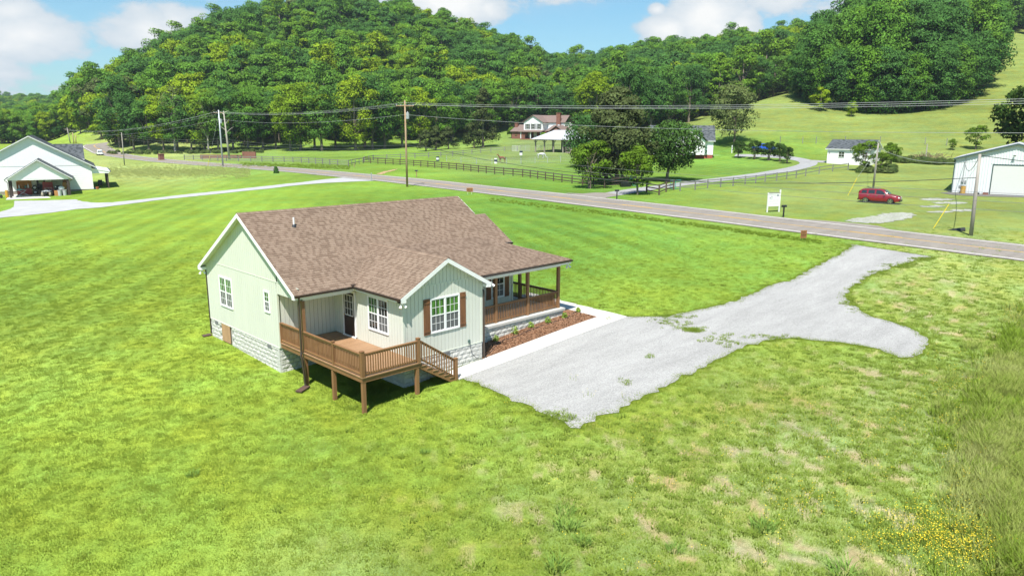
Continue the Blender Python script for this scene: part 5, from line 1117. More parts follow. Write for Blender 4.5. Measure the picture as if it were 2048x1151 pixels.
# ------------------------------------------------------------------ other buildings
MLAP = M('white_lap_siding', (.80, .80, .80), .55, .03, 2); MWHB = M('white_board', (.66, .67, .66), .5, .03, 2)
MCHAR = M('charcoal_metal_edge', (.05, .055, .06), .6, .1); MDKPOST = M('dark_post', (.05, .035, .028), .7, .2, 4)
MBRICK = M('red_brick', (.20, .085, .06), .9, .25, 6, .01, 30); MBRICKR = M('red_foundation_brick', (.30, .075, .05), .9, .2, 6)
MROOFBR = M('faded_brown_roof', (.17, .12, .105), .9, .12, 3); MROOFGR = M('grey_shingle_roof', (.085, .092, .10), .9, .12, 3); MTIN = M('pale_tin_roof', (.46, .47, .50), .5, .05, 2)
MSTONE = M('rough_stone', (.30, .25, .21), .95, .25, 4, .02, 10); MGWOOD = M('grey_wood', (.28, .25, .21), .9, .2, 5)
MCONC2 = M('porch_slab_concrete', (.50, .49, .47), .9, .05)
def courses(parent, a, b, z0, z1, nrm, step=.2, th=.02, mat=None, roofline=None, name='siding_board'):
    """lap siding: one board per course"""
    a = np.array(a, float); b = np.array(b, float); n = np.array([*nrm, 0.0]); z = z0
    while z < z1-.02:
        t0, t1 = (0, 1) if roofline is None else roofline(z+step/2)
        if t1-t0 > .03:
            p, q = a+(b-a)*t0, a+(b-a)*t1; zt = min(z+step, z1)
            mb = MB(); mb.add([(*p, z), (*q, z), (*q, zt), (*p, zt)]+[tuple(np.array([*p, z])+n*th), tuple(np.array([*q, z])+n*th), tuple(np.array([*q, zt])+n*.003), tuple(np.array([*p, zt])+n*.003)], [(4,5,6,7),(0,1,5,4),(1,2,6,5),(2,3,7,6),(3,0,4,7)])
            part(name, mb, mat or MLAP, parent)
        z += step
def roofslab(pts, th=.15): mb = MB(); mb.prism(pts, (0, 0, -th)); return mb
def farwin(parent, x0, x1, z0, z1, y, n=-1, shut=None, sm=None, cols=2, fw=.09):
    """window on a wall of constant y in the thing's own frame"""
    f = MB(); e = n*.06
    for (a, b, c, d) in ((x0-fw, x0, z0-fw, z1+fw), (x1, x1+fw, z0-fw, z1+fw), (x0, x1, z0-fw, z0), (x0, x1, z1, z1+fw), (x0, x1, (z0+z1)/2-.03, (z0+z1)/2+.03)): f.box(a, y, c, b, y+e, d)
    for k in range(1, cols): x = x0+(x1-x0)*k/cols; f.box(x-.02, y, z0, x+.02, y+e*.8, z1)
    W = part('window', f, MWHB, parent); g = MB(); g.box(x0, y, z0, x1, y+e*.5, z1); part('pane', g, MGL, W)
    if shut:
        for a, b in ((x0-fw-shut, x0-fw-.02), (x1+fw+.02, x1+fw+shut)): q = MB(); q.box(a, y, z0-.05, b, y+e*.9, z1+.05); part('shutter', q, sm or MCHAR, parent)

# ---- white house with the carport, at the left edge
def left_house():
    O = np.array([7.8, 94.9, 0.0]); O[2] = g1(7.9, 94.5)+.02; a_ = math.radians(-14)
    H = thing('house', 'white house with charcoal roof and open carport at the left edge', 'house', O, a_)
    W, D = 7.1, 6.2     # carport opening and depth
    sl = MB(); sl.box(-.5, -2.3, -.5, 7.9, D, .03); part('slab', sl, MCONC2, H)
    # main body: gable wall at y=D
    apx = 2.7; half = 8.3; wr = apx+7.7; ev = 3.9; apz = 8.6; s = (apz-ev)/half
    w = MB(); y0 = D+.02
    w.prism([(apx-7.7, y0, .5), (wr, y0, .5), (wr, y0, ev+.25), (apx, y0, apz-.2), (apx-7.7, y0, ev+.25)], (0, .2, 0)); w.box(wr-.2, y0+.2, .5, wr, y0+14, ev); w.box(apx-7.7, y0+.2, .5, apx-7.5, y0+14, ev)
    part('wall', w, MLAP, H)
    fd = MB(); fd.box(apx-7.7, y0+.03, -.9, wr-.03, y0+13.9, .498); part('foundation', fd, MSTONE, H)
    courses(H, (apx-7.7, y0), (wr, y0), .5, 4.1, (0, -1), .3)
    rl = lambda z: (0.5-.5*max(0, (apz-.25-z)/(apz-.25-4.1)), .5+.5*max(0, (apz-.25-z)/(apz-.25-4.1)))
    k = 0; x = apx-7.5
    while x < wr-.3:
        zt = apz-.3-abs(x+.17-apx)*s-.1
        if zt > 4.3: q = MB(); q.box(x, y0-.02, 4.2, x+.33, y0, zt); part('siding_board', q, MLAP, H)
        x += .35
    t = MB(); t.box(apx-7.7, y0-.035, 4.1, wr, y0-.001, 4.18); part('trim', t, MWHB, H)
    for sx, c in ((-1, 'roof'), (1, 'roof')):
        R = roofslab([(apx, y0-.5, apz), (apx+sx*half, y0-.5, ev), (apx+sx*half, y0+14, ev), (apx, y0+14, apz)]); rr = part('roof', R, MWHB, H)
        S = MB(); L_ = math.hypot(half, apz-ev); c0, s0 = half/L_, (apz-ev)/L_
        shingles(S, [(0, 0), (14.5, 0), (14.5, L_), (0, L_)], (lambda u, t_: (apx+sx*(half-t_*c0), (y0-.5+u) if sx > 0 else (y0+14-u), ev+t_*s0)), (sx*s0, 0, c0), row=.3, tab=.6, seed=60+sx, th=.02)
        part('shingle', S, MSHING, rr, attr=True, kind='stuff')
    # cross wing behind, right
    y1 = y0+9.5; wg = MB(); wg.box(wr-3.5, y1-2.6, .5, wr-1.0, y1+2.4, 4.8); part('wall', wg, MLAP, H)
    for sy, (ya, yb) in enumerate(((y1-3.2, y1), (y1+3, y1))):
        rr = part('roof', roofslab([(apx, ya, 4.9), (wr-.7, ya, 4.9), (wr-.7, yb, 7.2), (apx, yb, 7.2)]), MWHB, H)
        if sy == 0:
            S = MB(); L_ = math.hypot(3.2, 2.3); shingles(S, [(0, 0), (wr-.7-apx, 0), (wr-.7-apx, L_), (0, L_)], lambda u, t_: (apx+u, ya+t_*3.2/L_, 4.9+t_*2.3/L_), (0, -2.3/L_, 3.2/L_), row=.3, tab=.6, seed=66, th=.02); part('shingle', S, MSHING, rr, attr=True, kind='stuff')
    # carport
    cx, cz0, cz = W/2+.1, 2.62, 5.35
    for x in (.0, -.75, W, W+.12): 
        p = MB(); yy = 0 if x in (0, W) else (2.9 if x < 0 else 2.8); xx = max(min(x, W), 0) if yy == 0 else (0 if x < 0 else W); p.box(xx-.13, yy-.13, .031, xx+.13, yy+.13, cz0-.15); part('post', p, MDKPOST, H)
    g = MB(); g.prism([(-.2, -.1, cz0-.15), (W+.2, -.1, cz0-.15), (W+.2, -.1, cz0+.05), (cx, -.1, cz-.25), (-.2, -.1, cz0+.05)], (0, .15, 0)); part('gable', g, MLAP, H)
    x = -.1
    while x < W+.1:
        zt = cz-.3-abs(x+.15-cx)*(cz-cz0)/(W/2+.6)
        if zt > cz0: q = MB(); q.box(x, -.12, cz0+.03, x+.28, -.102, zt); part('siding_board', q, MLAP, H)
        x += .3
    bm_ = MB(); bm_.box(-.2, .051, cz0-.15, -.02, D, cz0); bm_.box(W+.02, .051, cz0-.15, W+.2, D, cz0); part('beam', bm_, MWHB, H)
    for sx in (-1, 1):
        hw = W/2+.55; rr = part('roof', roofslab([(cx, -.5, cz), (cx+sx*hw, -.5, cz0-.02), (cx+sx*hw, D-.03, cz0-.02), (cx, D-.03, cz)], .13), MWHB, H)
        S = MB(); L_ = math.hypot(hw, cz-cz0); c0, s0 = hw/L_, (cz-cz0+.02)/L_
        shingles(S, [(0, 0), (D+.45, 0), (D+.45, L_), (0, L_)], (lambda u, t_: (cx+sx*(hw-t_*c0), (-.5+u) if sx > 0 else (D-.05-u), cz0-.02+t_*s0)), (sx*s0, 0, c0), row=.3, tab=.6, seed=70+sx, th=.02); part('shingle', S, MSHING, rr, attr=True, kind='stuff')
        gt = MB(); gt.box(cx+sx*hw, -.5, cz0-.12, cx+sx*(hw+.1), D-.05, cz0+.02); part('gutter', gt, MCHAR, H)
        ds = MB(); xs_ = cx+sx*(hw+.05); xp = (-.2 if sx < 0 else W+.2); ds.beam((xs_, -.35, cz0-.1), (xp, -.2, cz0-.45), .08, .07); ds.beam((xp, -.2, cz0-.45), (xp, -.2, .15), .08, .07, up=(1, 0, 0)); part('downspout', ds, MDKPOST, H)
    # things on the carport wall: door and glazed door, steps
    d = MB(); d.box(3.0, D-.07, .6, 4.1, D+.01, 2.9); Dd = part('door', d, MCHAR, H); q = MB(); q.box(3.25, D-.09, 1.5, 3.85, D-.071, 2.75); part('pane', q, glassm('door_glass', (.16, .22, .12)), Dd)
    d = MB(); d.box(4.9, D-.06, .6, 6.7, D+.01, 2.75); part('garage_door', d, M('grey_white_door', (.42, .43, .42), .6, .05), H)
    st = MB()
    for k in range(3): st.box(2.3+.3*k, D-1.1, .031, 2.6+.3*k if k < 2 else 4.3, D-.08, .25+.18*k)
    part('step', st, MSTONE, H)
    hr = MB(); hr.beam((2.2, D-1.15, .95), (3.0, D-1.15, 1.55), .04, .05); hr.beam((3.0, D-1.15, 1.55), (4.3, D-1.15, 1.55), .04, .05)
    for k in range(14): x = 2.22+k*.155; zt = .95+min(max(x-2.2, 0), .8)*.75; hr.box(x-.012, D-1.165, .031+min(.54, max(0, (x-2.3)*.6)), x+.012, D-1.135, zt)
    part('handrail', hr, MCHAR, H)
    # side porch on the right
    ps = MB(); ps.box(wr, y0+.5, -.9, wr+2.2, y0+11, .45); part('porch_floor', ps, MCONC2, H)
    rr = part('porch_roof', roofslab([(wr-.3, y0+.2, 3.75), (wr+2.5, y0+.2, 3.15), (wr+2.5, y0+11.3, 3.15), (wr-.3, y0+11.3, 3.75)], .12), MWHB, H)
    pb = MB(); pb.prism([(wr, y0+.25, 2.85), (wr+2.35, y0+.25, 2.85), (wr+2.35, y0+.25, 3.03), (wr, y0+.25, 3.53)], (0, .12, 0)); part('porch_gable', pb, MLAP, H)
    for yy in (y0+.6, y0+3.4, y0+6.6, y0+10.2): p = MB(); p.box(wr+2.0, yy-.1, .451, wr+2.2, yy+.1, 3.1); part('post', p, MDKPOST, H)
    gt = MB(); gt.box(wr+2.5, y0+.2, 3.05, wr+2.62, y0+11.3, 3.2); part('gutter', gt, MCHAR, H)
    return H, O, a_, D
LH, LHO, LHA, LHD = left_house()
def lh(x, y, z=.04):
    c, s = math.cos(LHA), math.sin(LHA); return (LHO[0]+c*x-s*y, LHO[1]+s*x+c*y, LHO[2]+z)

# ---- pale metal building at the right edge
def metal_building():
    A = gp(1902, 384.5); B = gp(1973, 386.5); L0 = float(np.hypot(*(B-A)[:2])); an = math.radians(-79); B = A+np.array([math.cos(an)*4.35, math.sin(an)*4.35, 0])
    H = thing('metal_building', 'pale metal workshop with white roll up door at the right edge', 'workshop', A, an)
    L_ = float(np.hypot(*(B-A)[:2])); w, hh, ap, dep = L_*3.05, 4.4, 6.35, 15
    mw = M('pale_ribbed_metal', (.62, .64, .655), .45, .03, 2); mt_ = M('dark_green_edge', (.04, .075, .07), .5, .1)
    q = MB(); q.prism([(0, 0, -.6), (w, 0, -.6), (w, 0, hh), (w/2, 0, ap), (0, 0, hh)], (0, .12, 0)); q.box(0, .12, -.6, .12, dep, hh); q.box(w-.12, .12, -.6, w, dep, hh); part('wall', q, mw, H)
    x = .15; k = 0
    while x < w-.1:
        zt = min(hh+(ap-hh)*(1-abs(x+.14-w/2)/(w/2)), ap)-.22; zb = 3.85 if (L_-.12 < x+.27 and x < L_*2.05+.05) else .02
        r = MB(); r.prism([(x, 0, zb), (x+.05, -.045, zb), (x+.10, -.045, zb), (x+.15, 0, zb)], (0, 0, zt-zb)); part('rib', r, mw, H); x += .3
    for sx in (-1, 1):
        R = MB(); R.prism([(w/2, -.3, ap+.12), (w/2+sx*(w/2+.2), -.3, hh+.06), (w/2+sx*(w/2+.2), dep, hh+.06), (w/2, dep, ap+.12)], (0, 0, -.08)); rr = part('roof', R, MTIN, H)
        e = MB(); e.beam((w/2, -.33, ap+.04), (w/2+sx*(w/2+.2), -.33, hh-.02), .05, .2); part('edge_trim', e, mt_, H)
        for k in range(24): e = MB(); y = -.1+k*.63; e.beam((w/2, y, ap+.14), (w/2+sx*(w/2+.15), y, hh+.09), .05, .05); part('seam', e, MTIN, rr)
    c = MB(); c.box(-.05, -.06, -.5, .09, .0-.002, hh-.1); part('corner_trim', c, mt_, H)
    d = MB(); d.box(L_-.1, -.09, 0, L_, -.0, 3.85); d.box(L_*2.05, -.09, 0, L_*2.05+.1, 0, 3.85); d.box(L_, -.09, 3.7, L_*2.05, 0, 3.82); dd = part('door_frame', d, mt_, H)
    for k in range(12): s = MB(); z = .01+k*.307; s.box(L_+.005, -.05, z, L_*2.05-.005, -.02, z+.297); part('door_slat', s, M('roll_door_white', (.60, .60, .585), .5, .02) if k == 0 else bpy.data.materials['roll_door_white'], dd)
    f = MB(); f.cyl((w/2-.2, -.05, 5.15), (w/2-.2, -.3, 5.2), .04, n=8); f.cyl((w/2-.2, -.25, 5.2), (w/2-.2, -.45, 4.95), .06, .17, 10); part('lamp', f, MTIN, H)
    mtr = MB(); mtr.box(1.0, -.14, 1.3, 1.3, -.05, 1.75); mtr.box(1.4, -.14, 1.3, 1.6, -.05, 1.65); mtr.cyl((1.15, -.16, 1.5), (1.15, -.24, 1.5), .1, n=10); mtr.box(.8, -.12, .75, 1.1, -.05, 1.0); part('meter_box', mtr, M('meter_grey', (.28, .29, .3), .5, .05), H)
    m2 = MB(); m2.cyl((1.15, -.1, 1.7), (1.2, -.1, 5.0), .035, n=6); part('conduit', m2, bpy.data.materials['meter_grey'], H)
    return A, an, L_
MBA, MBAN, MBL = metal_building()

# ---- small white shed
def shed():
    A = gp(1653, 326.5); B = gp(1738, 331.2); an = math.atan2(B[1]-A[1], B[0]-A[0]); L_ = float(np.hypot(*(B-A)[:2]))
    H = thing('shed', 'small white shed with grey shingle roof below the meadow', 'shed', (A[0], A[1], min(A[2], B[2])), an); dep = 6.2; hh = 3.1; ap = 4.75
    q = MB(); q.box(0, 0, -.4, L_, .15, hh); q.prism([(L_, 0, -.4), (L_, dep, -.4), (L_, dep, hh), (L_, dep/2, ap), (L_, 0, hh)], (-.15, 0, 0)); q.prism([(0, .15, -.4), (0, dep, -.4), (0, dep, hh), (0, dep/2, ap), (0, .15, hh)], (.15, 0, 0)); part('wall', q, MLAP, H)
    courses(H, (0, 0), (L_, 0), 0, hh, (0, -1), .3)
    R = part('roof', roofslab([(-.35, -.35, hh-.05), (L_+.4, -.35, hh-.05), (L_+.4, dep/2, ap+.1), (-.35, dep/2, ap+.1)]), MWHB, H); R2 = part('roof', roofslab([(-.35, dep+.35, hh-.05), (L_+.4, dep+.35, hh-.05), (L_+.4, dep/2+.01, ap+.1), (-.35, dep/2+.01, ap+.1)]), MWHB, H)
    S = MB(); l2 = math.hypot(dep/2+.35, ap-hh+.15); c0, s0 = (dep/2+.35)/l2, (ap-hh+.15)/l2; shingles(S, [(0, 0), (L_+.75, 0), (L_+.75, l2), (0, l2)], lambda u, t: (-.35+u, -.35+t*c0, hh-.05+t*s0), (0, -s0, c0), row=.35, tab=.8, seed=80, th=.02); part('shingle', S, MSHING, R, attr=True, kind='stuff')
    farwin(H, L_*.28, L_*.28+1.0, 1.5, 2.5, -.03); farwin(H, L_*.83, L_*.83+.9, 1.5, 2.5, -.03)
    k = MB(); k.box(L_*.04, -.12, 2.2, L_*.04+.18, -.03, 2.45); part('lamp', k, MGWOOD, H)
shed()

# ---- white house with grey roof behind the maple
def white_house():
    C = gp(1425, 317); D = gp(1453, 313.2); Lp = gp(1300, 318); an = math.atan2(C[1]-Lp[1], C[0]-Lp[0]); L_ = float(np.hypot(*(C-Lp)[:2]))
    H = thing('house', 'white house with grey roof and red brick foundation behind the maple', 'house', (Lp[0], Lp[1], C[2]), an); dep = 8.2; z0, hh, ap = .8, 3.9, 7.0
    q = MB(); q.box(0, 0, z0, L_, .2, hh); q.prism([(L_, 0, z0), (L_, dep, z0), (L_, dep, hh), (L_, dep/2, ap-.1), (L_, 0, hh)], (-.2, 0, 0)); q.prism([(0, .2, z0), (0, dep, z0), (0, dep, hh), (0, dep/2, ap-.1), (0, .2, hh)], (.2, 0, 0)); part('wall', q, MLAP, H)
    courses(H, (0, 0), (L_, 0), z0, hh, (0, -1), .3)
    b = MB(); b.box(.03, .03, -.7, L_-.03, dep, z0-.002); part('foundation', b, MBRICKR, H)
    for sy in (0, 1):
        ya = -.45 if sy == 0 else dep+.45; rr = part('roof', roofslab([(-.4, ya, hh-.15), (L_+.4, ya, hh-.15), (L_+.4, dep/2, ap), (-.4, dep/2, ap)]), MWHB, H)
        if sy == 0: S = MB(); l2 = math.hypot(dep/2+.45, ap-hh+.15); c0, s0 = (dep/2+.45)/l2, (ap-hh+.15)/l2; shingles(S, [(0, 0), (L_+.8, 0), (L_+.8, l2), (0, l2)], lambda u, t: (-.4+u, -.45+t*c0, hh-.15+t*s0), (0, -s0, c0), row=.35, tab=.8, seed=90, th=.02); part('shingle', S, MSHING, rr, attr=True, kind='stuff')
    gx = L_*.62; g = MB(); g.prism([(gx-3.2, -1.6, z0), (gx+3.2, -1.6, z0), (gx+3.2, -1.6, hh), (gx, -1.6, 6.6), (gx-3.2, -1.6, hh)], (0, .2, 0)); g.box(gx-3.2, -1.4, z0, gx-3.0, 0, hh); g.box(gx+3.0, -1.4, z0, gx+3.2, 0, hh); part('front_gable', g, MLAP, H)
    for sx in (-1, 1): part('gable_roof', roofslab([(gx, -2.1, 7.0), (gx+sx*3.8, -2.1, hh-.1), (gx+sx*3.8, dep/2-.5, hh-.1), (gx, dep/2-.5, 7.0)]), MROOFGR, H)
    farwin(H, 3.2, 4.2, 1.8, 3.2, -.03, shut=.4); farwin(H, L_-4.2, L_-3.0, 1.8, 3.2, -.03, shut=.4); farwin(H, gx-.9, gx+.9, 1.8, 3.4, -1.63)
    v = MB(); v.box(L_+.0, dep/2-.3, 5.0, L_+.05, dep/2+.3, 5.7); part('louvre', v, MWHB, H)
    s = MB(); s.box(L_+.05, dep-3.0, -.3, L_+2.0, dep-1.2, .55); part('step', s, MCONC2, H)
    return D
white_house()
p = MB(); p.cyl((0, 0, -.2), (0, 0, 1.7), .12, n=8); solo('white_post', p, MWHB, 'short white marker post on the lawn right of the white house', 'post', gp(1463.5, 306))

# ---- two storey house with brick ground floor
def two_storey():
    A = gp(1047.5, 278.5); B = gp(1085, 278.5); an = math.atan2(B[1]-A[1], B[0]-A[0]); w = float(np.hypot(*(B-A)[:2]))
    H = thing('house', 'two storey house with white upper floor and brick ground floor by the wood', 'house', A, an)
    up = MB(); up.prism([(0, 0, 3.0), (w, 0, 3.0), (w, 0, 6.1), (w/2, 0, 8.3), (0, 0, 6.1)], (0, .2, 0)); up.box(w-.2, .2, 3.0, w, 9, 6.1); up.box(0, .2, 3, .2, 9, 6.1); up.box(w, 3.4, 3.0, w+7.0, 3.6, 6.1); up.box(w+6.8, 3.6, 3.0, w+7.0, 9, 6.1); part('wall', up, MLAP, H)
    k = 0; z = 3.05
    while z < 8.1:
        hw = w/2-max(0, (z+.2-6.1))*(w/2)/2.2
        if hw > .2: q = MB(); q.box(w/2-hw, -.03, z, w/2+hw, -.003, z+.27); part('siding_board', q, MLAP, H)
        z += .3
    gr = MB(); gr.box(.1, 1.5, -.5, w+6.9, 1.7, 3.0); gr.box(-6.5, 1.9, -.5, .1, 2.1, 2.9); gr.box(w+5.2, -1.5, -.4, w+5.4, 1.5, 2.9); gr.prism([(w+4, -1.8, -.4), (w+9.5, -1.8, -.4), (w+9.5, -1.8, 2.8), (w+6.7, -1.8, 4.5), (w+4, -1.8, 2.8)], (0, .2, 0)); gr.box(-.4, -1.9, -.4, w+.4, 1.5, .25); gr.box(-6.5, 2.1, -.5, -6.3, 8, 2.9); part('brick_wall', gr, MBRICK, H)
    for sx in (-1, 1): part('roof', roofslab([(w/2, -.5, 8.55), (w/2+sx*(w/2+.6), -.5, 5.95), (w/2+sx*(w/2+.6), 9.3, 5.95), (w/2, 9.3, 8.55)]), MROOFBR, H)
    part('roof', roofslab([(w/2, 3.0, 6.0), (w+7.4, 3.0, 6.0), (w+7.4, 6.2, 8.5), (w/2, 6.2, 8.5)]), MROOFBR, H); part('roof', roofslab([(w/2, 9.5, 6.0), (w+7.4, 9.5, 6.0), (w+7.4, 6.21, 8.5), (w/2, 6.21, 8.5)]), MROOFBR, H)
    part('porch_roof', roofslab([(-.9, -2.3, 2.75), (w+.9, -2.3, 2.75), (w+.9, .0, 3.3), (-.9, 0, 3.3)]), MROOFBR, H)
    part('roof', roofslab([(w+.5, .9, 3.0), (w+6.7, -2.0, 3.0), (w+6.7, 3.3, 5.0), (w+2.5, 3.3, 5.0)], .12), MROOFBR, H)
    for sx in (-1, 1): part('roof', roofslab([(w+6.7, -2.2, 4.85), (w+6.7+sx*3.2, -2.2, 2.75), (w+6.7+sx*3.2, 5, 2.75), (w+6.7, 5, 4.85)]), MROOFBR, H)
    part('roof', roofslab([(-7, 1.4, 2.8), (.0, 1.4, 2.8), (0, 5, 5.2), (-6, 5, 5.2)]), MROOFBR, H)
    for x in (-.3, w*.5-.15, w+.1): q = MB(); q.box(x, -1.85, .251, x+.28, -1.57, 2.7); part('column', q, MWHB, H)
    for k in range(3): x = w*(.1+.3*k); farwin(H, x+.35, x+1.35, 3.7, 5.4, -.04, shut=.4)
    d = MB(); d.box(w*.42, 1.42, .25, w*.42+1.3, 1.5, 2.6); part('door', d, MWHB, H)
    for x in (w*.15, w*.78): farwin(H, x, x+.9, .8, 2.3, 1.46, shut=.35)
    for x0, y0_, w_, z1 in ((w+4.0, 2.6, 1.5, 9.0), (-6.2, 3.5, 1.2, 5.6)):
        c = MB(); c.box(x0, y0_, 0, x0+w_, y0_+.9, z1); ch = part('chimney', c, MBRICK, H); c = MB(); c.box(x0-.1, y0_-.1, z1, x0+w_+.1, y0_+1, z1+.25); part('cap', c, MBRICK, ch)
    s = MB(); s.ell((w+5.6, 1.6, 4.7), (.5, .15, .5), 10, 6); part('dish', s, MTIN, H)
two_storey()

# ---- open pavilion with hipped tin roof
def pavilion():
    A = gp(1071, 304); B = gp(1107, 305); an = math.atan2(B[1]-A[1], B[0]-A[0]); w = float(np.hypot(*(B-A)[:2]))
    P = thing('pavilion', 'open horse shelter with pale hipped tin roof and timber posts', 'pavilion', A, an); st = w/2; L_ = st*5.2; dep = 6.5
    for k in range(6):
        for yy in (0, dep): q = MB(); x = k*st; z_ = -1.0 if yy else -.3; q.box(x-.14, yy-.14, z_, x+.14, yy+.14, 3.3); part('post', q, MGWOOD, P)
        for sg in (-1, 1): q = MB(); q.beam((k*st, 0, 2.4), (k*st+sg*.8, 0, 3.25), .1, .14); part('brace', q, MGWOOD, P)
    b = MB(); b.box(-.3, -.12, 3.3, L_+.3, .12, 3.55); part('beam', b, MGWOOD, P); b = MB(); b.box(-.3, dep-.12, 3.3, L_+.3, dep+.12, 3.55); part('beam', b, MGWOOD, P)
    R = MB(); z0, z1 = 3.5, 6.0; a, b_, c, d = (-1, -1, z0), (L_+1, -1, z0), (L_+1, dep+1, z0), (-1, dep+1, z0); e, f = (4.2, dep/2, z1), (L_-3, dep/2, z1)
    R.add([a, b_, c, d, e, f], [(0, 1, 5, 4), (1, 2, 5), (2, 3, 4, 5), (3, 0, 4), (3, 2, 1, 0)]); rf = part('roof', R, MTIN, P)
    w_ = MB(); w_.box(st*2.85, .5, -.4, st*2.85+.2, dep, 3.2); w_.box(st*3.25, -.1, -.4, L_, .2, 3.2); part('stone_wall', w_, MSTONE, P)
    d_ = MB(); d_.box(st*2.95, .8, -.3, st*3.24, 1.0, 3.1); part('inner_wall', d_, MCHAR, P)
    f_ = MB(); f_.box(-.8, -.8, -.9, L_, dep, -.28); part('earth_floor', f_, M('red_earth', (.20, .10, .06), .95, .15), P)
pavilion()
# low brick ruin wall and brick pillar near the road
p = gp(462, 317); q = MB(); q.box(-9, 0, -.3, 3, .4, 1.0); q.box(3.3, 0, -.3, 7.2, .4, 1.9); solo('brick_wall', q, MBRICK, 'low brown brick wall behind the board fence beside the leaning grey trunk', 'wall', p, math.radians(-50))
p = gp(323, 320); q = MB(); q.box(-.6, -.6, -.3, .6, .6, 1.5); q.box(-.7, -.7, 1.5, .7, .7, 1.65); solo('brick_pillar', q, MBRICK, 'square brick pillar standing alone on the far verge of the road', 'pillar', p)
# ------------------------------------------------------------------ fences
MFBR = M('dark_fence_board', (.065, .045, .032), .85, .25, 5, rnd=True, col2=(.10, .07, .05)); MFGR = M('grey_fence_board', (.15, .15, .13), .9, .25, 5, rnd=True, col2=(.24, .235, .21))
MTEAL = M('teal_paint', (.03, .28, .26), .5, .1); MBLK = M('black_plastic', (.015, .016, .018), .5, .1); MPOLE = M('weathered_pole', (.30, .27, .24), .9, .2, 3, stretch=(1, 1, .2)); MPOLE2 = M('brown_pole', (.26, .15, .08), .9, .35, 1.2, stretch=(1, 1, .3), col2=(.40, .30, .2))
MGALV = M('galvanised', (.42, .44, .46), .45, .08, metal=.3); MWIRE = M('pale_wire', (.40, .41, .42), .5, .05); MCABLE = M('black_cable', (.025, .025, .025), .6, .1); MYEL = M('yellow_guard', (.62, .48, .02), .5, .08)
_pc = {}
def fence(name, label, pxs, step, h, rails, mat, pw=.13, rw=.15, rt=.035, fixed=None, wire=False, pmat=None, zs=0):
    if fixed: P = np.array([gp(*p)[:2] for p in pxs])
    else:
        Q = np.array([gp(*p)[:2] for p in pxs]); d = np.r_[0, np.cumsum(np.linalg.norm(np.diff(Q, axis=0), axis=1))]; n = max(2, int(round(d[-1]/step))+1); t = np.linspace(0, d[-1], n); P = np.c_[np.interp(t, d, Q[:, 0]), np.interp(t, d, Q[:, 1])]
    Z = gz(P[:, 0], P[:, 1]); o = (P[0][0], P[0][1], Z[0]); F = thing(name, label, 'fence', o)
    for i, (p, z) in enumerate(zip(P, Z)):
        a, b = P[max(i-1, 0)], P[min(i+1, len(P)-1)]; an = math.atan2(b[1]-a[1], b[0]-a[0])
        key = (mat.name, h, pw)
        if key not in _pc: q = MB(); q.box(-pw/2, -pw/2, -.4, pw/2, pw/2, h+.06); _pc[key] = q.mesh('post', pmat or mat)
        part('post', _pc[key], mat, F, loc=(p[0], p[1], z), rz=an, world=True)
    for i in range(len(P)-1):
        t = (P[i+1]-P[i]); t /= np.linalg.norm(t)+1e-9; nr = np.array([-t[1], t[0]])*(pw/2+rt/2)
        for r in rails:
            q = MB(); a = (*(P[i]+nr), Z[i]+r); b = (*(P[i+1]+nr), Z[i+1]+r); q.beam(a, b, rt, rw); part('wire' if wire else 'rail', q, mat, F, world=True)
    return F
R3 = (.35, .78, 1.22)
fence('board_fence', 'dark brown three rail board fence along the far side of the road', [(727, 326), (791, 329.5), (851, 334), (915, 340), (979, 347.4), (1048, 353.8), (1085, 359), (1124, 364.7), (1166, 370), (1209, 375.5)], 2.9, 1.3, R3, MFBR)
fence('board_fence', 'short dark brown fence stretch ending at the teal gate behind the trees', [(1209, 375.8), (1232, 373.5), (1256, 371)], 3.5, 1.3, R3, MFBR)
fence('board_fence', 'grey green board fence behind the tall verge grass', [(369, 319.5), (400, 320.3), (450, 322.5), (507, 323), (573, 324.2), (610, 326), (673, 331), (697, 332)], 3.6, 1.3, R3, MFGR, pw=.16)
fence('board_fence', 'pale short fence return at the corner of the pasture by the road', [(697, 332), (711, 329), (726, 326.3)], 3.2, 1.3, (.5, 1.2), MFGR)
fence('board_fence', 'grey two rail fence running behind the horse paddock', [(729, 324), (747, 320.5), (800, 318), (851, 315.8), (916, 311.3), (973, 304.5), (1015, 302.5), (1035, 302)], 4.2, 1.35, (.6, 1.15), MFGR, pw=.17)
fence('board_fence', 'short dark brown L shaped fence at the lane mouth', [(1293, 385.5), (1318, 390), (1332, 384), (1347, 380)], 2.4, 1.35, R3, MFBR, fixed=True, pw=.17)
fence('board_fence', 'weathered two rail fence along the curving lane', [(1360, 382), (1390, 380), (1415, 376.5), (1441, 374.3), (1466, 372), (1490, 369), (1511, 366.9), (1530, 364), (1553, 361.3), (1573, 358.6), (1592, 356), (1611, 352.5), (1638, 347.5), (1665, 343), (1696, 339.5)], 3, 1.2, (.55, 1.1), MFGR, fixed=True, pw=.13, rt=.03, rw=.12)
fence('paddock_fence', 'thin pale wire paddock fence in front of the two horses', [(893, 323), (922, 326.5), (953, 328), (984, 328.5), (1013, 328), (1042, 327), (1070, 326), (1095, 325.5), (1121, 324.5), (1150, 323)], 3, 1.35, (.3, .65, 1.0, 1.3), MGALV, fixed=True, pw=.09, rw=.02, rt=.02, wire=True)
fence('wire_fence', 'old wire fence with grey posts low on the meadow', [(1560, 286), (1605, 287), (1632, 287), (1690, 286.5), (1760, 286.5), (1850, 289), (1893, 291)], 3, 1.5, (.4, .8, 1.2), MFGR, fixed=True, pw=.14, rw=.02, rt=.02, wire=True)
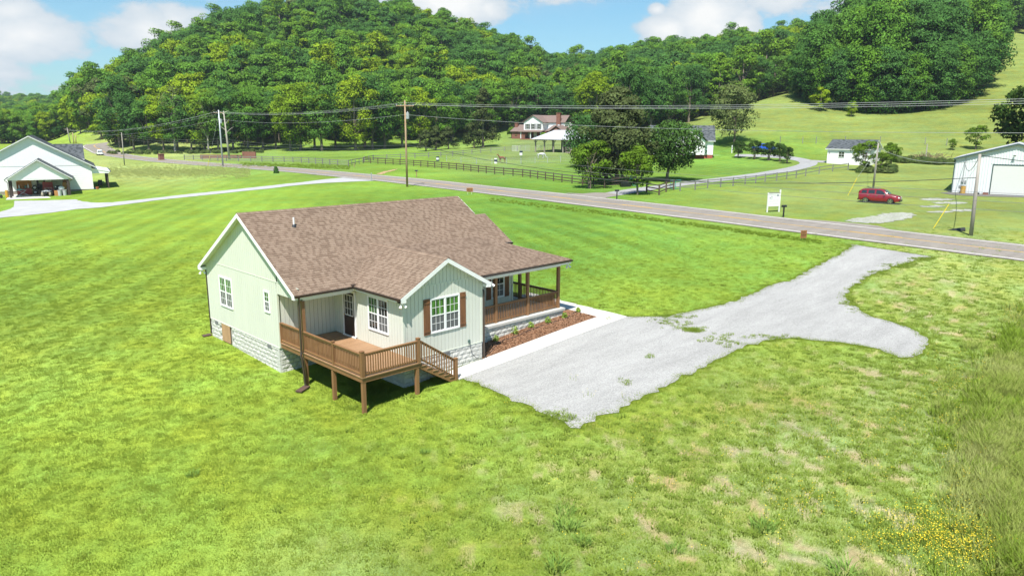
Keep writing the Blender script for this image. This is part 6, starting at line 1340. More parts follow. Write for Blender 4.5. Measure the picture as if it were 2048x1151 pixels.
def gate(px0, px1, label, mat=MTEAL, h=1.3, nr=5, name='gate'):
    a = gp(*px0); b = gp(*px1); L_ = float(np.hypot(*(b-a)[:2])); G = thing(name, label, 'gate', a, math.atan2(b[1]-a[1], b[0]-a[0]))
    q = MB(); q.tube([(0, 0, .15), (0, 0, h), (L_, 0, h), (L_, 0, .15), (0, 0, .15)], .04, 6); part('frame', q, mat, G)
    for k in range(1, nr): z = .15+(h-.15)*k/nr; q = MB(); q.cyl((.04, 0, z), (L_-.04, 0, z), .025, n=6); part('bar', q, mat, G)
    q = MB(); q.box(L_/2-.03, -.02, .19, L_/2+.03, .02, h-.04); part('brace', q, mat, G)
gate((1259, 372), (1276, 374), 'teal tube gate beside the black trough'); gate((1340, 379.5), (1361, 378), 'teal tube gate at the start of the lane fence')
for i, (a, b) in enumerate([((1024, 303), (1040, 302)), ((1041, 302), (1060, 301.5)), ((1072, 302.5), (1092, 301)), ((1094, 301), (1120, 300))]): gate(a, b, 'pale tube corral panel, %s of four, by the horse shelter' % ['first', 'second', 'third', 'fourth'][i], MGALV, 1.6, 5, 'corral_panel')

# ------------------------------------------------------------------ poles and wires
def pole(label, base, h, r=.16, lean=(0, 0), mat=MPOLE, arm=None, can=None, name='utility_pole', yaw=0):
    p = base; P = thing(name, label, 'pole', p); q = MB(); q.tube([(0, 0, -.5), (lean[0]*.5, lean[1]*.5, h*.5), (lean[0], lean[1], h)], [r, r*.85, r*.62], 10); part('shaft', q, mat, P, smooth=True)
    if arm:
        for z, w in arm:
            q = MB(); q.beam((lean[0]-w/2*math.cos(yaw), lean[1]-w/2*math.sin(yaw), z), (lean[0]+w/2*math.cos(yaw), lean[1]+w/2*math.sin(yaw), z), .10, .12); A = part('crossarm', q, MPOLE2, P)
            for s in (-.94, -.45, .94): q = MB(); x, y = lean[0]+s*w/2*math.cos(yaw), lean[1]+s*w/2*math.sin(yaw); q.cyl((x, y, z+.06), (x, y, z+.26), .06, .04, 8); part('insulator', q, MGALV, A)
    if can: q = MB(); q.cyl((can[0], can[1], can[2]), (can[0], can[1], can[2]+.9), .24, n=12); q.cyl((can[0], can[1], can[2]+.9), (can[0], can[1], can[2]+1.05), .1, .04, 8); part('transformer', q, MGALV, P, smooth=False)
    return P
def pxh(p, px, py):
    """height above ground point p at which the line of sight through (px,py) passes it"""
    d = _F+_R*(px-1024)/FPX-_U*(py-575.5)/FPX; t = ((p[:2]-CAM[:2])@FH)/(d[:2]@FH); q = CAM+d*t; return q-p
pm_ = gp(814.5, 373.5); tp = pxh(pm_, 809.5, 201); pole('tallest wooden pole beside the road, rusty brown at its foot, with crossarm and grey can', pm_, tp[2], .17, (tp[0], tp[1]), MPOLE2, [(tp[2]-.75, 2.6)], (tp[0]+.3, tp[1]-.2, tp[2]-2.6), yaw=math.radians(-45))
pl2 = gp(446, 332.5); t2 = pxh(pl2, 437, 220); pole('tall pale grey pole with a small can left of the leaning trunk', pl2, t2[2], .2, (t2[0], t2[1]), MGALV, [(t2[2]-.6, 2.2)], (t2[0]+.25, t2[1]-.25, t2[2]-2.9), yaw=math.radians(-45))
pl3 = gp(249, 330); t3 = pxh(pl3, 243, 265); pole('short thin pole on the verge above the tall pale grass', pl3, t3[2], .13, (t3[0], t3[1]), MPOLE)
far_px = [(141, 286.5, 134, 255.5, 'far wooden pole with lamp beyond the white house roof, leftmost of three'), (148, 287, 145, 265, 'far thin yellowish pole beyond the white house roof, middle of three'), (152, 287, 151, 270, 'far thin yellowish pole beyond the white house roof, rightmost of three')]
for x, y, x2, y2, l in far_px: p_ = gp(x, y); q_ = pxh(p_, x2, y2); pole(l, p_, q_[2], .2, (q_[0], q_[1]), MPOLE2 if x > 142 else MPOLE, [(q_[2]-.6, 2.2)] if x < 142 else None)
pr1 = gp(1746, 378); t4 = pxh(pr1, 1757, 286); pole('grey service pole standing behind the red car', pr1, t4[2], .15, (t4[0], t4[1]), MPOLE)
pr2 = gp(1942, 471); t5 = pxh(pr2, 1960, 308); pole('thick grey service pole by the road in front of the metal building', pr2, t5[2], .17, (t5[0], t5[1]), MPOLE)
# the next road pole, to the right of the picture
PR = np.array([48.5, -62.0]); PRz = g1(*PR); pole('roadside pole that carries the wires on to the right', np.array([PR[0], PR[1], PRz]), 12.9, .17, (0, 0), MPOLE2, [(12.1, 2.6)], yaw=0)
# dead leaning trunk
pd = gp(459, 318.5); q_ = pxh(pd, 447, 222); T = thing('dead_tree', 'leaning bare grey dead trunk beside the pale pole', 'dead tree', pd); q = MB(); q.tube([(0, 0, -.5), (q_[0]*.45, q_[1]*.45, q_[2]*.45), (q_[0], q_[1], q_[2])], [.34, .24, .12], 9); part('trunk', q, MBARKP, T, smooth=True)
q = MB()
for f, dx, dz in ((.55, 1.6, 1.6), (.6, -1.3, 1.2), (.72, .9, 1.4), (.93, -1.2, 1.0), (.96, 1.1, .6)): b0 = q_*f; q.tube([b0, b0+np.array([dx*.6, -dx*.5, dz*.7]), b0+np.array([dx, -dx*.8, dz])], [.1, .06, .02], 5)
part('branch', q, MBARKP, T)
def wire(name, label, pts, sags, r=.02, mat=MWIRE, group=None):
    path = []
    for (a, b), s in zip(zip(pts[:-1], pts[1:]), sags):
        a = np.array(a, float); b = np.array(b, float); n = 16
        for k in range(n): t = k/n; p = a+(b-a)*t; p[2] -= 4*s*t*(1-t); path.append(p)
    path.append(np.array(pts[-1], float)); q = MB(); o = path[0]; q.tube([p-o for p in path], r, 4); solo(name, q, mat, label, 'wire', tuple(o), group=group)
TM = pm_+tp; TL = pl2+t2; T3 = pl3+t3; TF = gp(141, 286.5)+pxh(gp(141, 286.5), 134, 257)
TR = np.array([PR[0], PR[1], PRz+12.9])
ax = np.array([.72, -.70, 0])
for s, dz, w, sg in ((-1.2, -.55, 'left end', .55), (-.35, -.3, 'middle', .62), (1.15, -.5, 'right end', .7)):
    wire('power_line', 'pale power line strung across the whole view from the %s of the crossarms' % w, [TF+ax*s*.8+np.array([0, 0, -.5]), TL+ax*s+np.array([0, 0, dz]), TM+ax*s+np.array([0, 0, dz]), TR+np.array([s, 0, dz])], [2.0, .9, sg+.6], .013, MWIRE, 'overhead power lines')
Lw = lambda P, f, n=0: np.array([P[0], P[1], P[2]])*1.0+np.array([0, 0, n])
def onpole(base, top, z): f = z/top[2]; return base+top*f
wire('power_line', 'single pale neutral line below the crossarms', [TF+np.array([0, 0, -1.5]), onpole(pl2, t2, t2[2]-2.0), onpole(pm_, tp, tp[2]-2.0), np.array([PR[0], PR[1], PRz+10.4])], [2, 1.0, 1.6], .013, MWIRE, 'overhead power lines')
for k, (z, zr) in enumerate(((6.1, 6.5), (5.6, 6.0), (5.1, 5.5))):
    wire('phone_cable', '%s of the three dark phone cables low on the roadside poles' % ['uppermost', 'middle', 'lowest'][k], [T3+np.array([0, 0, -.3-k*.5]), onpole(pl2, t2, z), onpole(pm_, tp, z), np.array([PR[0], PR[1], PRz+zr])], [.7, .7, 1.9+.15*k], .013, M('grey_cable', (.14, .15, .15), .6, .1) if k == 0 else bpy.data.materials['grey_cable'], 'phone cables')
wire('phone_cable', 'thin cable running back from the short verge pole to the far poles', [T3, TF+np.array([0, 0, -2.0])], [1.5], .018, bpy.data.materials['grey_cable'])
R1 = pr1+t4; R2 = pr2+t5
wire('service_cable', 'thick black cable sagging past the red car to the service pole', [onpole(pm_, tp, 6.6), R2+np.array([0, 0, -1.95])+np.array([0, 0, 0])], [2.5], .028, MCABLE)
wire('service_cable', 'black cable drooping from the thick service pole to the right', [R2+np.array([0, 0, -.1]), np.array([R2[0]+14, R2[1]-14, R2[2]-1.0])], [.5], .028, MCABLE)
wire('service_cable', 'black cable from the thick service pole to the metal building', [R2+np.array([0, 0, -.1]), np.array([*(MBA+np.array([1.1*math.cos(MBAN), 1.1*math.sin(MBAN), 0]))[:2], MBA[2]+4.0])], [1.2], .028, MCABLE)
wire('service_cable', 'pale service line from the pole behind the red car to the shed', [R1+np.array([0, 0, -.1]), gp(1738, 331)+np.array([0, 0, 3.4])], [.8], .018, MWIRE)
wire('service_cable', 'pale service line between the two service poles', [R1+np.array([0, 0, -.6]), R2+np.array([0, 0, -.6])], [.8], .018, MWIRE)
for a, b, l in (((1695, 391), (1714, 356), 'yellow guy wire guard left of the red car'), ((1866, 456), (1898, 408), 'long yellow guy wire guard right of the red car'), ((415, 333.5), (420, 310.5), 'yellow guy wire guard left of the pale grey pole')):
    p = gp(*a); u = pxh(p, *b); q = MB(); q.cyl((0, 0, -.1), tuple(u), .035, n=8); solo('guy_guard', q, MYEL, l, 'guy guard', p)
    tgt = {1695: R1, 1866: R2, 415: TL}[a[0]]
    wire('guy_wire', 'thin guy wire above the '+l, [p+u, tgt+np.array([0, 0, -.8])], [0], .010, MGALV)

# ------------------------------------------------------------------ vehicles
def paint(name, col, rough=.25): m_ = M(name, col, rough, .03, 2); m_.node_tree.nodes['Principled BSDF'].inputs['Coat Weight'].default_value = .7; m_.node_tree.nodes['Principled BSDF'].inputs['Coat Roughness'].default_value = .06; return m_
MRED = paint('dark_red_paint', (.21, .008, .016)); MBLUE = paint('blue_paint', (.015, .07, .42)); MCARW = paint('white_paint', (.72, .73, .74)); MTYRE = M('tyre_rubber', (.02, .02, .02), .85, .1); MCHROME = M('chrome', (.65, .66, .68), .2, .02, metal=1)
MLENS = M('clear_lamp', (.72, .72, .70), .2, .03); MTAIL = M('red_lamp', (.35, .02, .02), .3, .05)
def wheel(parent, x, y, r=.33, w=.21, side=1):
    t = MB(); t.tube([(0, -w/2, 0), (0, -w/2+.03, 0), (0, w/2-.03, 0), (0, w/2, 0)], [r*.93, r, r, r*.93], 22); T_ = part('wheel', t, MTYRE, parent, loc=(x, y, r), smooth=False)
    f = side*(w/2+.002); q = MB(); q.tube([(0, f-side*.01, 0), (0, f+side*.012, 0)], [r*.7, r*.66], 22); part('hub', q, MBLK, T_)
    q = MB(); q.tube([(0, f+side*.012, 0), (0, f+side*.03, 0)], [r*.18, r*.15], 10)
    for k in range(5): a = 2*math.pi*k/5; q.beam((r*.1*math.cos(a), f+side*.02, r*.1*math.sin(a)), (r*.66*math.cos(a), f+side*.02, r*.66*math.sin(a)), .075, .03, up=(0, 1, 0))
    for k in range(22): a, b = 2*math.pi*k/22, 2*math.pi*(k+1)/22; q.beam((r*.68*math.cos(a), f+side*.015, r*.68*math.sin(a)), (r*.68*math.cos(b), f+side*.015, r*.68*math.sin(b)), .03, .04, up=(0, 1, 0))
    part('rim', q, MCHROME, T_)
def carbody(st, mat, parent, arches):
    """st: (x, zbot, wbelt, zbelt, wroof, zroof); lofted shell"""
    mb = MB(); rings = []
    xs = []
    for a, b in zip(st[:-1], st[1:]):
        for k in range(3): xs.append([a[i]+(b[i]-a[i])*k/3 for i in range(6)])
    xs.append(list(st[-1]))
    for (x, zb, w, zl, wr, zr) in xs:
        zz = zb
        for ax_ in arches:
            dx = abs(x-ax_[0])
            if dx < ax_[1]: zz = max(zz, ax_[2]+math.sqrt(ax_[1]**2-dx**2)*.98)
        ring = [(w*.93, zz), (w*.995, max(zb+.18, zz+.02)), (w*1.0, max((zb+zl)*.5, zz+.04)), (w*.985, max(zl-.06, zz+.06)), (w*.94, zl), (wr+(w*.94-wr)*.35, zl+(zr-zl)*.6), (wr, zr-.07), (wr*.86, zr-.012), (wr*.4, zr+.008)]
        full = [(x, y, z) for y, z in ring]+[(x, -y, z) for y, z in ring[::-1]]; rings.append(full)
    n = len(rings[0]); vs = [p for r in rings for p in r]; fs = [(i*n+k, i*n+k+1, (i+1)*n+k+1, (i+1)*n+k) for i in range(len(rings)-1) for k in range(n-1)]
    fs += [(i*n+n-1, i*n, (i+1)*n, (i+1)*n+n-1) for i in range(len(rings)-1)]+[tuple(range(n)), tuple((len(rings)-1)*n+k for k in range(n-1, -1, -1))]
    mb.add(vs, fs); B = part('body', mb, mat, parent, smooth=True)
    me = B.data; md = B.modifiers.new('edge', 'EDGE_SPLIT'); md.split_angle = math.radians(38)
    def S(x, f, sd, off=.012):
        i = np.searchsorted([s[0] for s in st], x)-1; i = min(max(i, 0), len(st)-2); a, b = st[i], st[i+1]; t = (x-a[0])/(b[0]-a[0]); _, zb, w, zl, wr, zr = [a[j]+(b[j]-a[j])*t for j in range(6)]
        A_, B_, C_ = (w*.94, zl), (wr+(w*.94-wr)*.35, zl+(zr-zl)*.6), (wr, zr-.07)
        if f < .6: u = f/.6; y, z = A_[0]+(B_[0]-A_[0])*u, A_[1]+(B_[1]-A_[1])*u
        else: u = (f-.6)/.4; y, z = B_[0]+(C_[0]-B_[0])*u, B_[1]+(C_[1]-B_[1])*u
        return (x, sd*(y+off), z)
    return B, S
def side_window(parent, S, x0, x1, f0, f1, sd, cut0=0, cut1=0):
    pts = []
    n = 6
    for k in range(n+1): t = k/n; pts.append(S(x0+(x1-x0)*t, f0, sd))
    for k in range(n+1): t = 1-k/n; a = x0+cut0; b = x1-cut1; pts.append(S(a+(b-a)*t, f1, sd))
    q = MB(); m_ = n+1
    # strips so that the glass follows the curve of the side
    for k in range(n):
        lo0, lo1 = pts[k], pts[k+1]; hi1, hi0 = pts[2*m_-2-k], pts[2*m_-1-k]; xm0 = lo0[0]+(hi0[0]-lo0[0])*.6; xm1 = lo1[0]+(hi1[0]-lo1[0])*.6
        fm = f0+(f1-f0)*.6; m0, m1 = S(xm0, fm, sd), S(xm1, fm, sd); q.add([lo0, lo1, m1, m0, hi1, hi0], [(0, 1, 2, 3), (3, 2, 4, 5)])
    part('side_window', q, MGL, parent)
def wagon(label, paintm, loc, rz, cat='car'):
    st = [(0, .46, .66, .95, .55, 1.12), (.10, .36, .80, 1.0, .64, 1.42), (.35, .27, .855, 1.04, .68, 1.58), (.9, .24, .875, 1.05, .70, 1.64), (1.7, .22, .875, 1.04, .70, 1.66), (2.35, .22, .875, 1.02, .69, 1.64), (2.72, .22, .87, 1.0, .66, 1.55), (3.3, .22, .87, .99, .72, 1.10), (3.6, .24, .865, .96, .68, 1.05), (4.05, .26, .83, .88, .62, .99), (4.32, .30, .76, .76, .52, .90), (4.42, .34, .70, .66, .46, .78), (4.47, .40, .64, .58, .42, .66)]
    V = thing('parked_car' if 'parked' in label else 'car', label, cat, loc, rz); B, S = carbody(st, paintm, V, [(.86, .37, .30), (3.49, .37, .30)])
    for sd in (-1, 1):
        side_window(V, S, .32, .92, .16, .86, sd, .10, .03); side_window(V, S, 1.08, 1.78, .14, .88, sd, .03, .04); side_window(V, S, 1.92, 2.98, .12, .90, sd, .03, .48)
        for x in (.86, 3.49): wheel(V, x, sd*.76, .335, .2, sd)
        for x in (1.12, 2.02): q = MB(); y = sd*.885; q.box(x-.1, y-.02, .90, x+.1, y+.02, .94); part('door_handle', q, MCHROME, V)
        for x in (1.0, 1.84, 2.86): q = MB(); q.box(x-.006, sd*.872, .34, x+.006, sd*.878, .96); part('door_gap', q, MBLK, V)
        q = MB(); q.ell((2.86, sd*.98, 1.10), (.08, .12, .08), 10, 6); q.box(2.84, sd*.86, 1.04, 2.88, sd*.95, 1.08); part('wing_mirror', q, MCHROME, V)
        q = MB(); q.ell((4.30, sd*.62, .73), (.12, .15, .10), 12, 8); part('headlight', q, MLENS, V)
        q = MB(); q.ell((.08, sd*.74, 1.0), (.06, .09, .14), 10, 8); part('tail_light', q, MTAIL, V)
        q = MB(); q.beam((.5, sd*.62, 1.69), (2.1, sd*.62, 1.70), .04, .04); part('roof_rail', q, MCHROME, V)
        q = MB(); q.box(1.25, sd*.868, .24, 3.1, sd*.885, .30); part('sill', q, MBLK, V)
    q = MB(); q.add([(2.78, -.60, 1.545), (2.78, .60, 1.545), (3.30, .70, 1.13), (3.30, -.70, 1.13)], [(0, 1, 2, 3)]); part('windscreen', q, M('windscreen_glass', (.10, .16, .15), .08, .03), V)
    q = MB(); q.add([(.06, -.58, 1.36), (.06, .58, 1.36), (.0, .60, 1.05), (.0, -.60, 1.05)], [(0, 1, 2, 3)]); q.off((-.03, 0, 0)); part('rear_window', q, MGL, V)
    q = MB(); q.box(4.42, -.38, .52, 4.50, .38, .74)
    for k in range(4): q.box(4.50, -.37, .545+k*.05, 4.515, .37, .57+k*.05)
    part('grille', q, MCHROME, V); q = MB(); q.box(4.36, -.72, .30, 4.50, .72, .46); q.box(-.05, -.74, .34, .06, .74, .50); part('bumper', q, MBLK if paintm is MRED else paintm, V)
    return V
rw_, fw_ = gp(1728.5, 405), gp(1776.5, 408.3); d_ = (fw_-rw_)[:2]; an = math.atan2(d_[1], d_[0])
wagon('dark red parked retro wagon with chrome wheels on the grass', MRED, (rw_[0]-.86*math.cos(an)+.76*abs(math.sin(an)), rw_[1]-.86*math.sin(an), (rw_[2]+fw_[2])/2+.0), an)
pc = gp(200.5, 310.8); rd = gp(213, 306)-gp(262, 314.5); wagon('white car driving away on the road at the far left', MCARW, (pc[0], pc[1], pc[2]+.06), math.atan2(rd[1], rd[0])-.15)
def pickup():
    a = gp(1504, 303.5); b = gp(1552, 304.5); an = math.atan2(a[1]-b[1], a[0]-b[0]); L_ = 5.4
    V = thing('pickup_truck', 'blue pickup truck parked behind the vase shaped shrubs', 'pickup', (b[0], b[1], b[2]+.03), an)
    st = [(2.0, .5, .93, 1.15, .86, 1.17), (2.02, .35, .95, 1.15, .78, 1.78), (2.3, .32, .96, 1.15, .80, 1.86), (3.1, .32, .96, 1.14, .79, 1.85), (3.4, .32, .96, 1.13, .76, 1.76), (3.95, .32, .96, 1.12, .86, 1.22), (4.2, .33, .95, 1.08, .80, 1.18), (5.1, .36, .90, 1.0, .72, 1.08), (5.3, .42, .84, .85, .6, .98), (5.4, .5, .8, .72, .56, .8)]
    B, S = carbody(st, MBLUE, V, [(4.45, .42, .34)])
    q = MB(); q.box(0, -.95, .55, 1.98, -.88, 1.18); q.box(0, .88, .55, 1.98, .95, 1.18); q.box(0, -.88, .55, .07, .88, 1.18); q.box(.07, -.88, .55, 1.98, .88, .66); part('cargo_bed', q, MBLUE, V)
    for sd in (-1, 1):
        side_window(V, S, 2.15, 3.0, .15, .88, sd, .03, .03); side_window(V, S, 3.08, 3.75, .15, .88, sd, .03, .32)
        for x in (1.0, 4.45): wheel(V, x, sd*.82, .38, .24, sd)
        q = MB(); q.box(5.3, sd*.55-.14, .72, 5.41, sd*.55+.14, .9); part('headlight', q, MLENS, V)
    q = MB(); q.add([(3.42, -.70, 1.77), (3.42, .70, 1.77), (3.93, .82, 1.25), (3.93, -.82, 1.25)], [(0, 1, 2, 3)]); part('windscreen', q, MGL, V)
    q = MB(); q.box(-.12, -.9, .42, .0, .9, .58); q.box(5.38, -.86, .4, 5.5, .86, .56); part('bumper', q, MCHROME, V)
pickup()

# ------------------------------------------------------------------ horses
def horse(label, loc, rz, mat, graze=False, sock=True, mane=None):
    H = thing('horse', label, 'horse', loc, rz); s = 1.0
    bm_v = [(-.62, 0, 1.20), (-.30, 0, 1.16), (.05, 0, 1.12), (.42, 0, 1.16), (.62, 0, 1.24)]; rad = [.25, .29, .28, .29, .22]; ed = [(0, 1), (1, 2), (2, 3), (3, 4)]
    def add(parent, pts, rs):
        i = parent
        for p, r in zip(pts, rs): bm_v.append(p); rad.append(r); ed.append((i, len(bm_v)-1)); i = len(bm_v)-1
        return i
    if graze: add(4, [(.85, 0, 1.10), (1.05, 0, .82), (1.2, 0, .55), (1.3, 0, .38), (1.36, 0, .20)], [.16, .13, .115, .11, .06])
    else: add(4, [(.82, 0, 1.50), (.98, 0, 1.74), (1.08, 0, 1.86), (1.26, 0, 1.76), (1.44, 0, 1.62)], [.16, .12, .12, .10, .06])
    for sy in (-1, 1):
        o = .06*sy
        add(0, [(-.66, sy*.17, 1.0), (-.58, sy*.18, .78), (-.72+o, sy*.17, .52), (-.70+o, sy*.17, .12), (-.66+o, sy*.17, .04)], [.17, .11, .065, .04, .055])
        add(3, [(.46, sy*.16, .95), (.46-o, sy*.17, .74), (.47-o, sy*.17, .48), (.46-o, sy*.17, .12), (.50-o, sy*.17, .04)], [.14, .09, .06, .036, .052])
    me = bpy.data.meshes.new('body'); me.from_pydata(bm_v, ed, []); o = bpy.data.objects.new('body', me); COL.objects.link(o); o.parent = H; me.materials.append(mat)
    sk = o.modifiers.new('skin', 'SKIN'); sk.use_smooth_shade = True
    for i, r in enumerate(rad): me.skin_vertices[0].data[i].radius = (r*(.82 if i < 5 else 1), r)
    me.skin_vertices[0].data[2].use_root = True
    ss = o.modifiers.new('sub', 'SUBSURF'); ss.levels = 2; ss.render_levels = 2
    q = MB(); q.tube([(-.84, 0, 1.30), (-.96, 0, 1.12), (-.98, 0, .8), (-.95, 0, .5)], [.05, .07, .06, .02], 6); part('tail', q, mane or MBLK, H)
    q = MB()
    hx = [(.66, 1.42), (.80, 1.62), (.95, 1.85)] if not graze else [(.66, 1.42), (.95, 1.20), (1.18, .85)]
    q.tube([(x, 0, z+.02) for x, z in hx], [.05, .06, .04], 5)
    ex, ez = (1.05, 1.97) if not graze else (1.14, .62)
    for sy in (-1, 1): q.cyl((ex, sy*.06, ez-.02), (ex-.02, sy*.09, ez+.12), .035, .01, 5)
    part('mane', q, mane or MBLK, H)
horse('chestnut horse standing with raised white face in the paddock', gp(1004, 324.8), math.radians(160), M('chestnut_coat', (.20, .065, .03), .6, .15), False)
horse('grey horse grazing in front of the open shelter', gp(1082, 317.2), math.radians(-38), M('dapple_grey_coat', (.40, .41, .42), .6, .2, 6, col2=(.62, .63, .64)), True, mane=MGALV)

# ------------------------------------------------------------------ signs, boxes and small things
def mailbox(label, px, h=1.05, mat=MBLK, pm2=None, rz=0):
    p = gp(*px); H = thing('mailbox', label, 'mailbox', p, rz); q = MB(); q.box(-.055, -.055, -.2, .055, .055, h); part('post', q, pm2 or mat, H)
    q = MB(); pts = [(-.11, 0), (.11, 0), (.11, .12)]+[(.11*math.cos(t), .12+.1*math.sin(t)) for t in np.linspace(0, math.pi, 8)[1:-1]]+[(-.11, .12)]
    q.prism([(-.26, y, h+z+.001) for y, z in pts], (.52, 0, 0)); B = part('box', q, mat, H, loc=(0, 0, 0)); q = MB(); q.box(-.275, -.10, h+.02, -.262, .10, h+.2); part('box_door', q, MGALV, B)
    q = MB(); q.box(.0, -.13, h+.1, .12, -.118, h+.16); part('flag', q, MTAIL, B)
mailbox('black mailbox on a thick post beside the white sign', (1566.5, 434), 1.0, rz=2.8); mailbox('black mailbox on a black post where the lane meets the road', (1233.5, 399), 1.0, rz=2.6)
mailbox('small black mailbox on a wooden post across from the tallest pole', (833, 354.5), 1.05, pm2=MPOLE2, rz=2.2)
p = gp(743, 361.5); q = MB(); q.box(-.05, -.05, -.1, .05, .05, 1.3); solo('driveway_marker', q, MGALV, 'thin grey marker post where the left driveway meets the road', 'post', p)
p = gp(708.5, 334.5); q = MB(); q.box(-.06, -.06, -.1, .06, .06, .9); solo('wooden_stake', q, MPOLE2, 'short wooden stake by the pasture fence corner', 'stake', p)
MSIGN = M('white_sign_paint', (.70, .70, .69), .5, .03)
def board_sign():
    a = gp(1534, 424.5); b = gp(1557.5, 423.5); L_ = float(np.hypot(*(b-a)[:2])); an = math.atan2(b[1]-a[1], b[0]-a[0]); S = thing('sign_board', 'large white painted sign on two white posts by the road', 'sign', a, an)
    for x, h in ((0, 2.05), (L_, 2.35)): q = MB(); q.box(x-.06, -.05, -.3, x+.06, .05, h); part('post', q, MSIGN, S)
    q = MB(); q.box(.065, -.025, .62, L_-.065, .02, 2.02); P = part('panel', q, MSIGN, S); q = MB(); q.box(.02, -.06, 2.021, L_-.02, .06, 2.08); part('top_rail', q, MPOLE, S)
    mk = M('faded_sign_ink', (.16, .19, .24), .8, .15); mk2 = M('pale_sign_ink', (.42, .44, .48), .8, .1); y = -.027; w = L_-.13
    def strip(mb, pts, t=.012): 
        for (x0, z0), (x1, z1) in zip(pts[:-1], pts[1:]): mb.beam((.065+x0*w, y, .62+z0*1.4), (.065+x1*w, y, .62+z1*1.4), .004, t, up=(0, 0, 1))
    q = MB(); strip(q, [(.06, .60), (.14, .66), (.20, .60), (.20, .68), (.27, .78), (.35, .68), (.35, .60), (.20, .60)], .035); strip(q, [(.06, .60), (.38, .60)], .04); part('house_emblem', q, mk, P)
    q = MB(); strip(q, [(.76, .78), (.80, .88), (.84, .80), (.90, .86), (.91, .78), (.76, .78)], .06); part('emblem', q, mk, P)
    q = MB(); r_ = np.random.default_rng(5)
    for (x0, x1, z) in ((.46, .66, .83), (.56, .84, .66), (.08, .36, .50), (.4, .9, .47), (.08, .9, .36), (.06, .36, .16), (.42, .92, .20)):
        x = x0
        while x < x1: l = r_.uniform(.02, .05); strip(q, [(x, z), (x+l, z)], .05 if z > .5 else .035); x += l+.018
    part('lettering', q, mk2, P)
board_sign()
MORG = M('orange_sign', (.42, .17, .06), .6, .25, 14, col2=(.20, .09, .04))
def yard_sign(px, w, h, label, rz, lift=.35, stake=MSIGN):
    p = gp(*px); S = thing('yard_sign', label, 'sign', p, rz)
    for x in (-w*.3, w*.3): q = MB(); q.box(x-.012, -.012, -.15, x+.012, .012, lift+h); part('stake', q, stake, S)
    q = MB(); q.box(-w/2, -.02, lift, w/2, -.014, lift+h); P = part('panel', q, MORG, S); q = MB()
    r_ = np.random.default_rng(int(px[0]))
    for k in range(4): z = lift+h*(.2+.17*k); x0 = -w*.38; 
    for k in range(4):
        z = lift+h*(.2+.18*k); x = -w*.38
        while x < w*.3: l = r_.uniform(.05, .12); q.box(x, -.024, z, x+l, -.021, z+h*.08); x += l+.03
    part('lettering', q, MBLK, P)
yard_sign((939.5, 388.5), .85, .5, 'small orange and brown sign on white stakes on the near verge, behind the roof ridge', math.radians(-40)); yard_sign((1606, 481), .62, .62, 'orange and black sign tilted on stakes at the driveway mouth', math.radians(-25), .22, MBLK)
def barrel(label, px, h, r, mat, lift=0, band=None):
    p = gp(*px); B = thing('barrel', label, 'barrel', p); q = MB(); q.tube([(0, 0, lift), (0, 0, lift+h*.5), (0, 0, lift+h)], [r, r*1.04, r], 16); part('shell', q, mat, B)
    for f in (.02, .34, .66, .98): q = MB(); z = lift+h*f; q.cyl((0, 0, z-.015), (0, 0, z+.015), r*1.07, n=16); part('hoop', q, band or mat, B)
    return B
MNAVY = M('navy_plastic', (.02, .03, .06), .5, .1)
for px, l in (((875.5, 322), 'white and navy barrel on the far left of the paddock'), ((991.5, 327), 'white and navy barrel beside the chestnut horse')):
    p = gp(*px); B = thing('barrel', l, 'barrel', p, 0, 'white and navy paddock barrels')
    for z0, z1, mt in ((0, .45, MSIGN), (.451, .95, MNAVY), (.951, 1.2, MSIGN)) if px[0] > 900 else ((0, .35, MNAVY), (.351, .8, MSIGN), (.801, 1.1, MNAVY)): q = MB(); q.cyl((0, 0, z0), (0, 0, z1), .38, n=14); part('shell', q, mt, B)
p = gp(1042, 327.5); B = thing('barrel', 'white and navy barrel raised on a tall post in the paddock', 'barrel', p); q = MB(); q.cyl((0, 0, -.1), (0, 0, 1.9), .08, n=6); part('post', q, MGALV, B)
for z0, z1, mt in ((1.9, 2.5, MSIGN), (2.501, 2.9, MNAVY)): q = MB(); q.cyl((0, 0, z0), (0, 0, z1), .36, n=14); part('shell', q, mt, B)
c, s = math.cos(MBAN), math.sin(MBAN)
def mbp(x, y): return (MBA[0]+c*x-s*y, MBA[1]+s*x+c*y)
x, y = mbp(1.35, -.6); q = thing('barrel', 'rusty yellow steel drum against the metal building', 'barrel', (x, y, g1(x, y)+.03)); w_ = MB(); w_.tube([(0, 0, 0), (0, 0, .95)], .3, 16); part('shell', w_, M('rusty_yellow', (.42, .22, .04), .7, .4, 3, col2=(.5, .32, .08)), q)
for z in (.05, .33, .62, .93): w_ = MB(); w_.cyl((0, 0, z-.02), (0, 0, z+.02), .315, n=16); part('hoop', w_, bpy.data.materials['rusty_yellow'], q)
def tyre(label, xy, z=None, r=.33):
    q = MB(); n, m_ = 18, 8; vs = [((r-.1+.1*math.cos(b))*math.cos(a), (r-.1+.1*math.cos(b))*math.sin(a), .1+.1*math.sin(b)) for a in np.linspace(0, 2*math.pi, n, False) for b in np.linspace(0, 2*math.pi, m_, False)]
    q.add(vs, [(i*m_+k, ((i+1) % n)*m_+k, ((i+1) % n)*m_+(k+1) % m_, i*m_+(k+1) % m_) for i in range(n) for k in range(m_)]); solo('tyre', q, MTYRE, label, 'tyre', (xy[0], xy[1], g1(*xy)+.04), smooth=True)
tyre('black tyre lying flat beside the rusty yellow drum', mbp(2.9, -.8)); tyre('black tyre lying flat at the right of the roll up door', mbp(MBL*2.12, -.9))
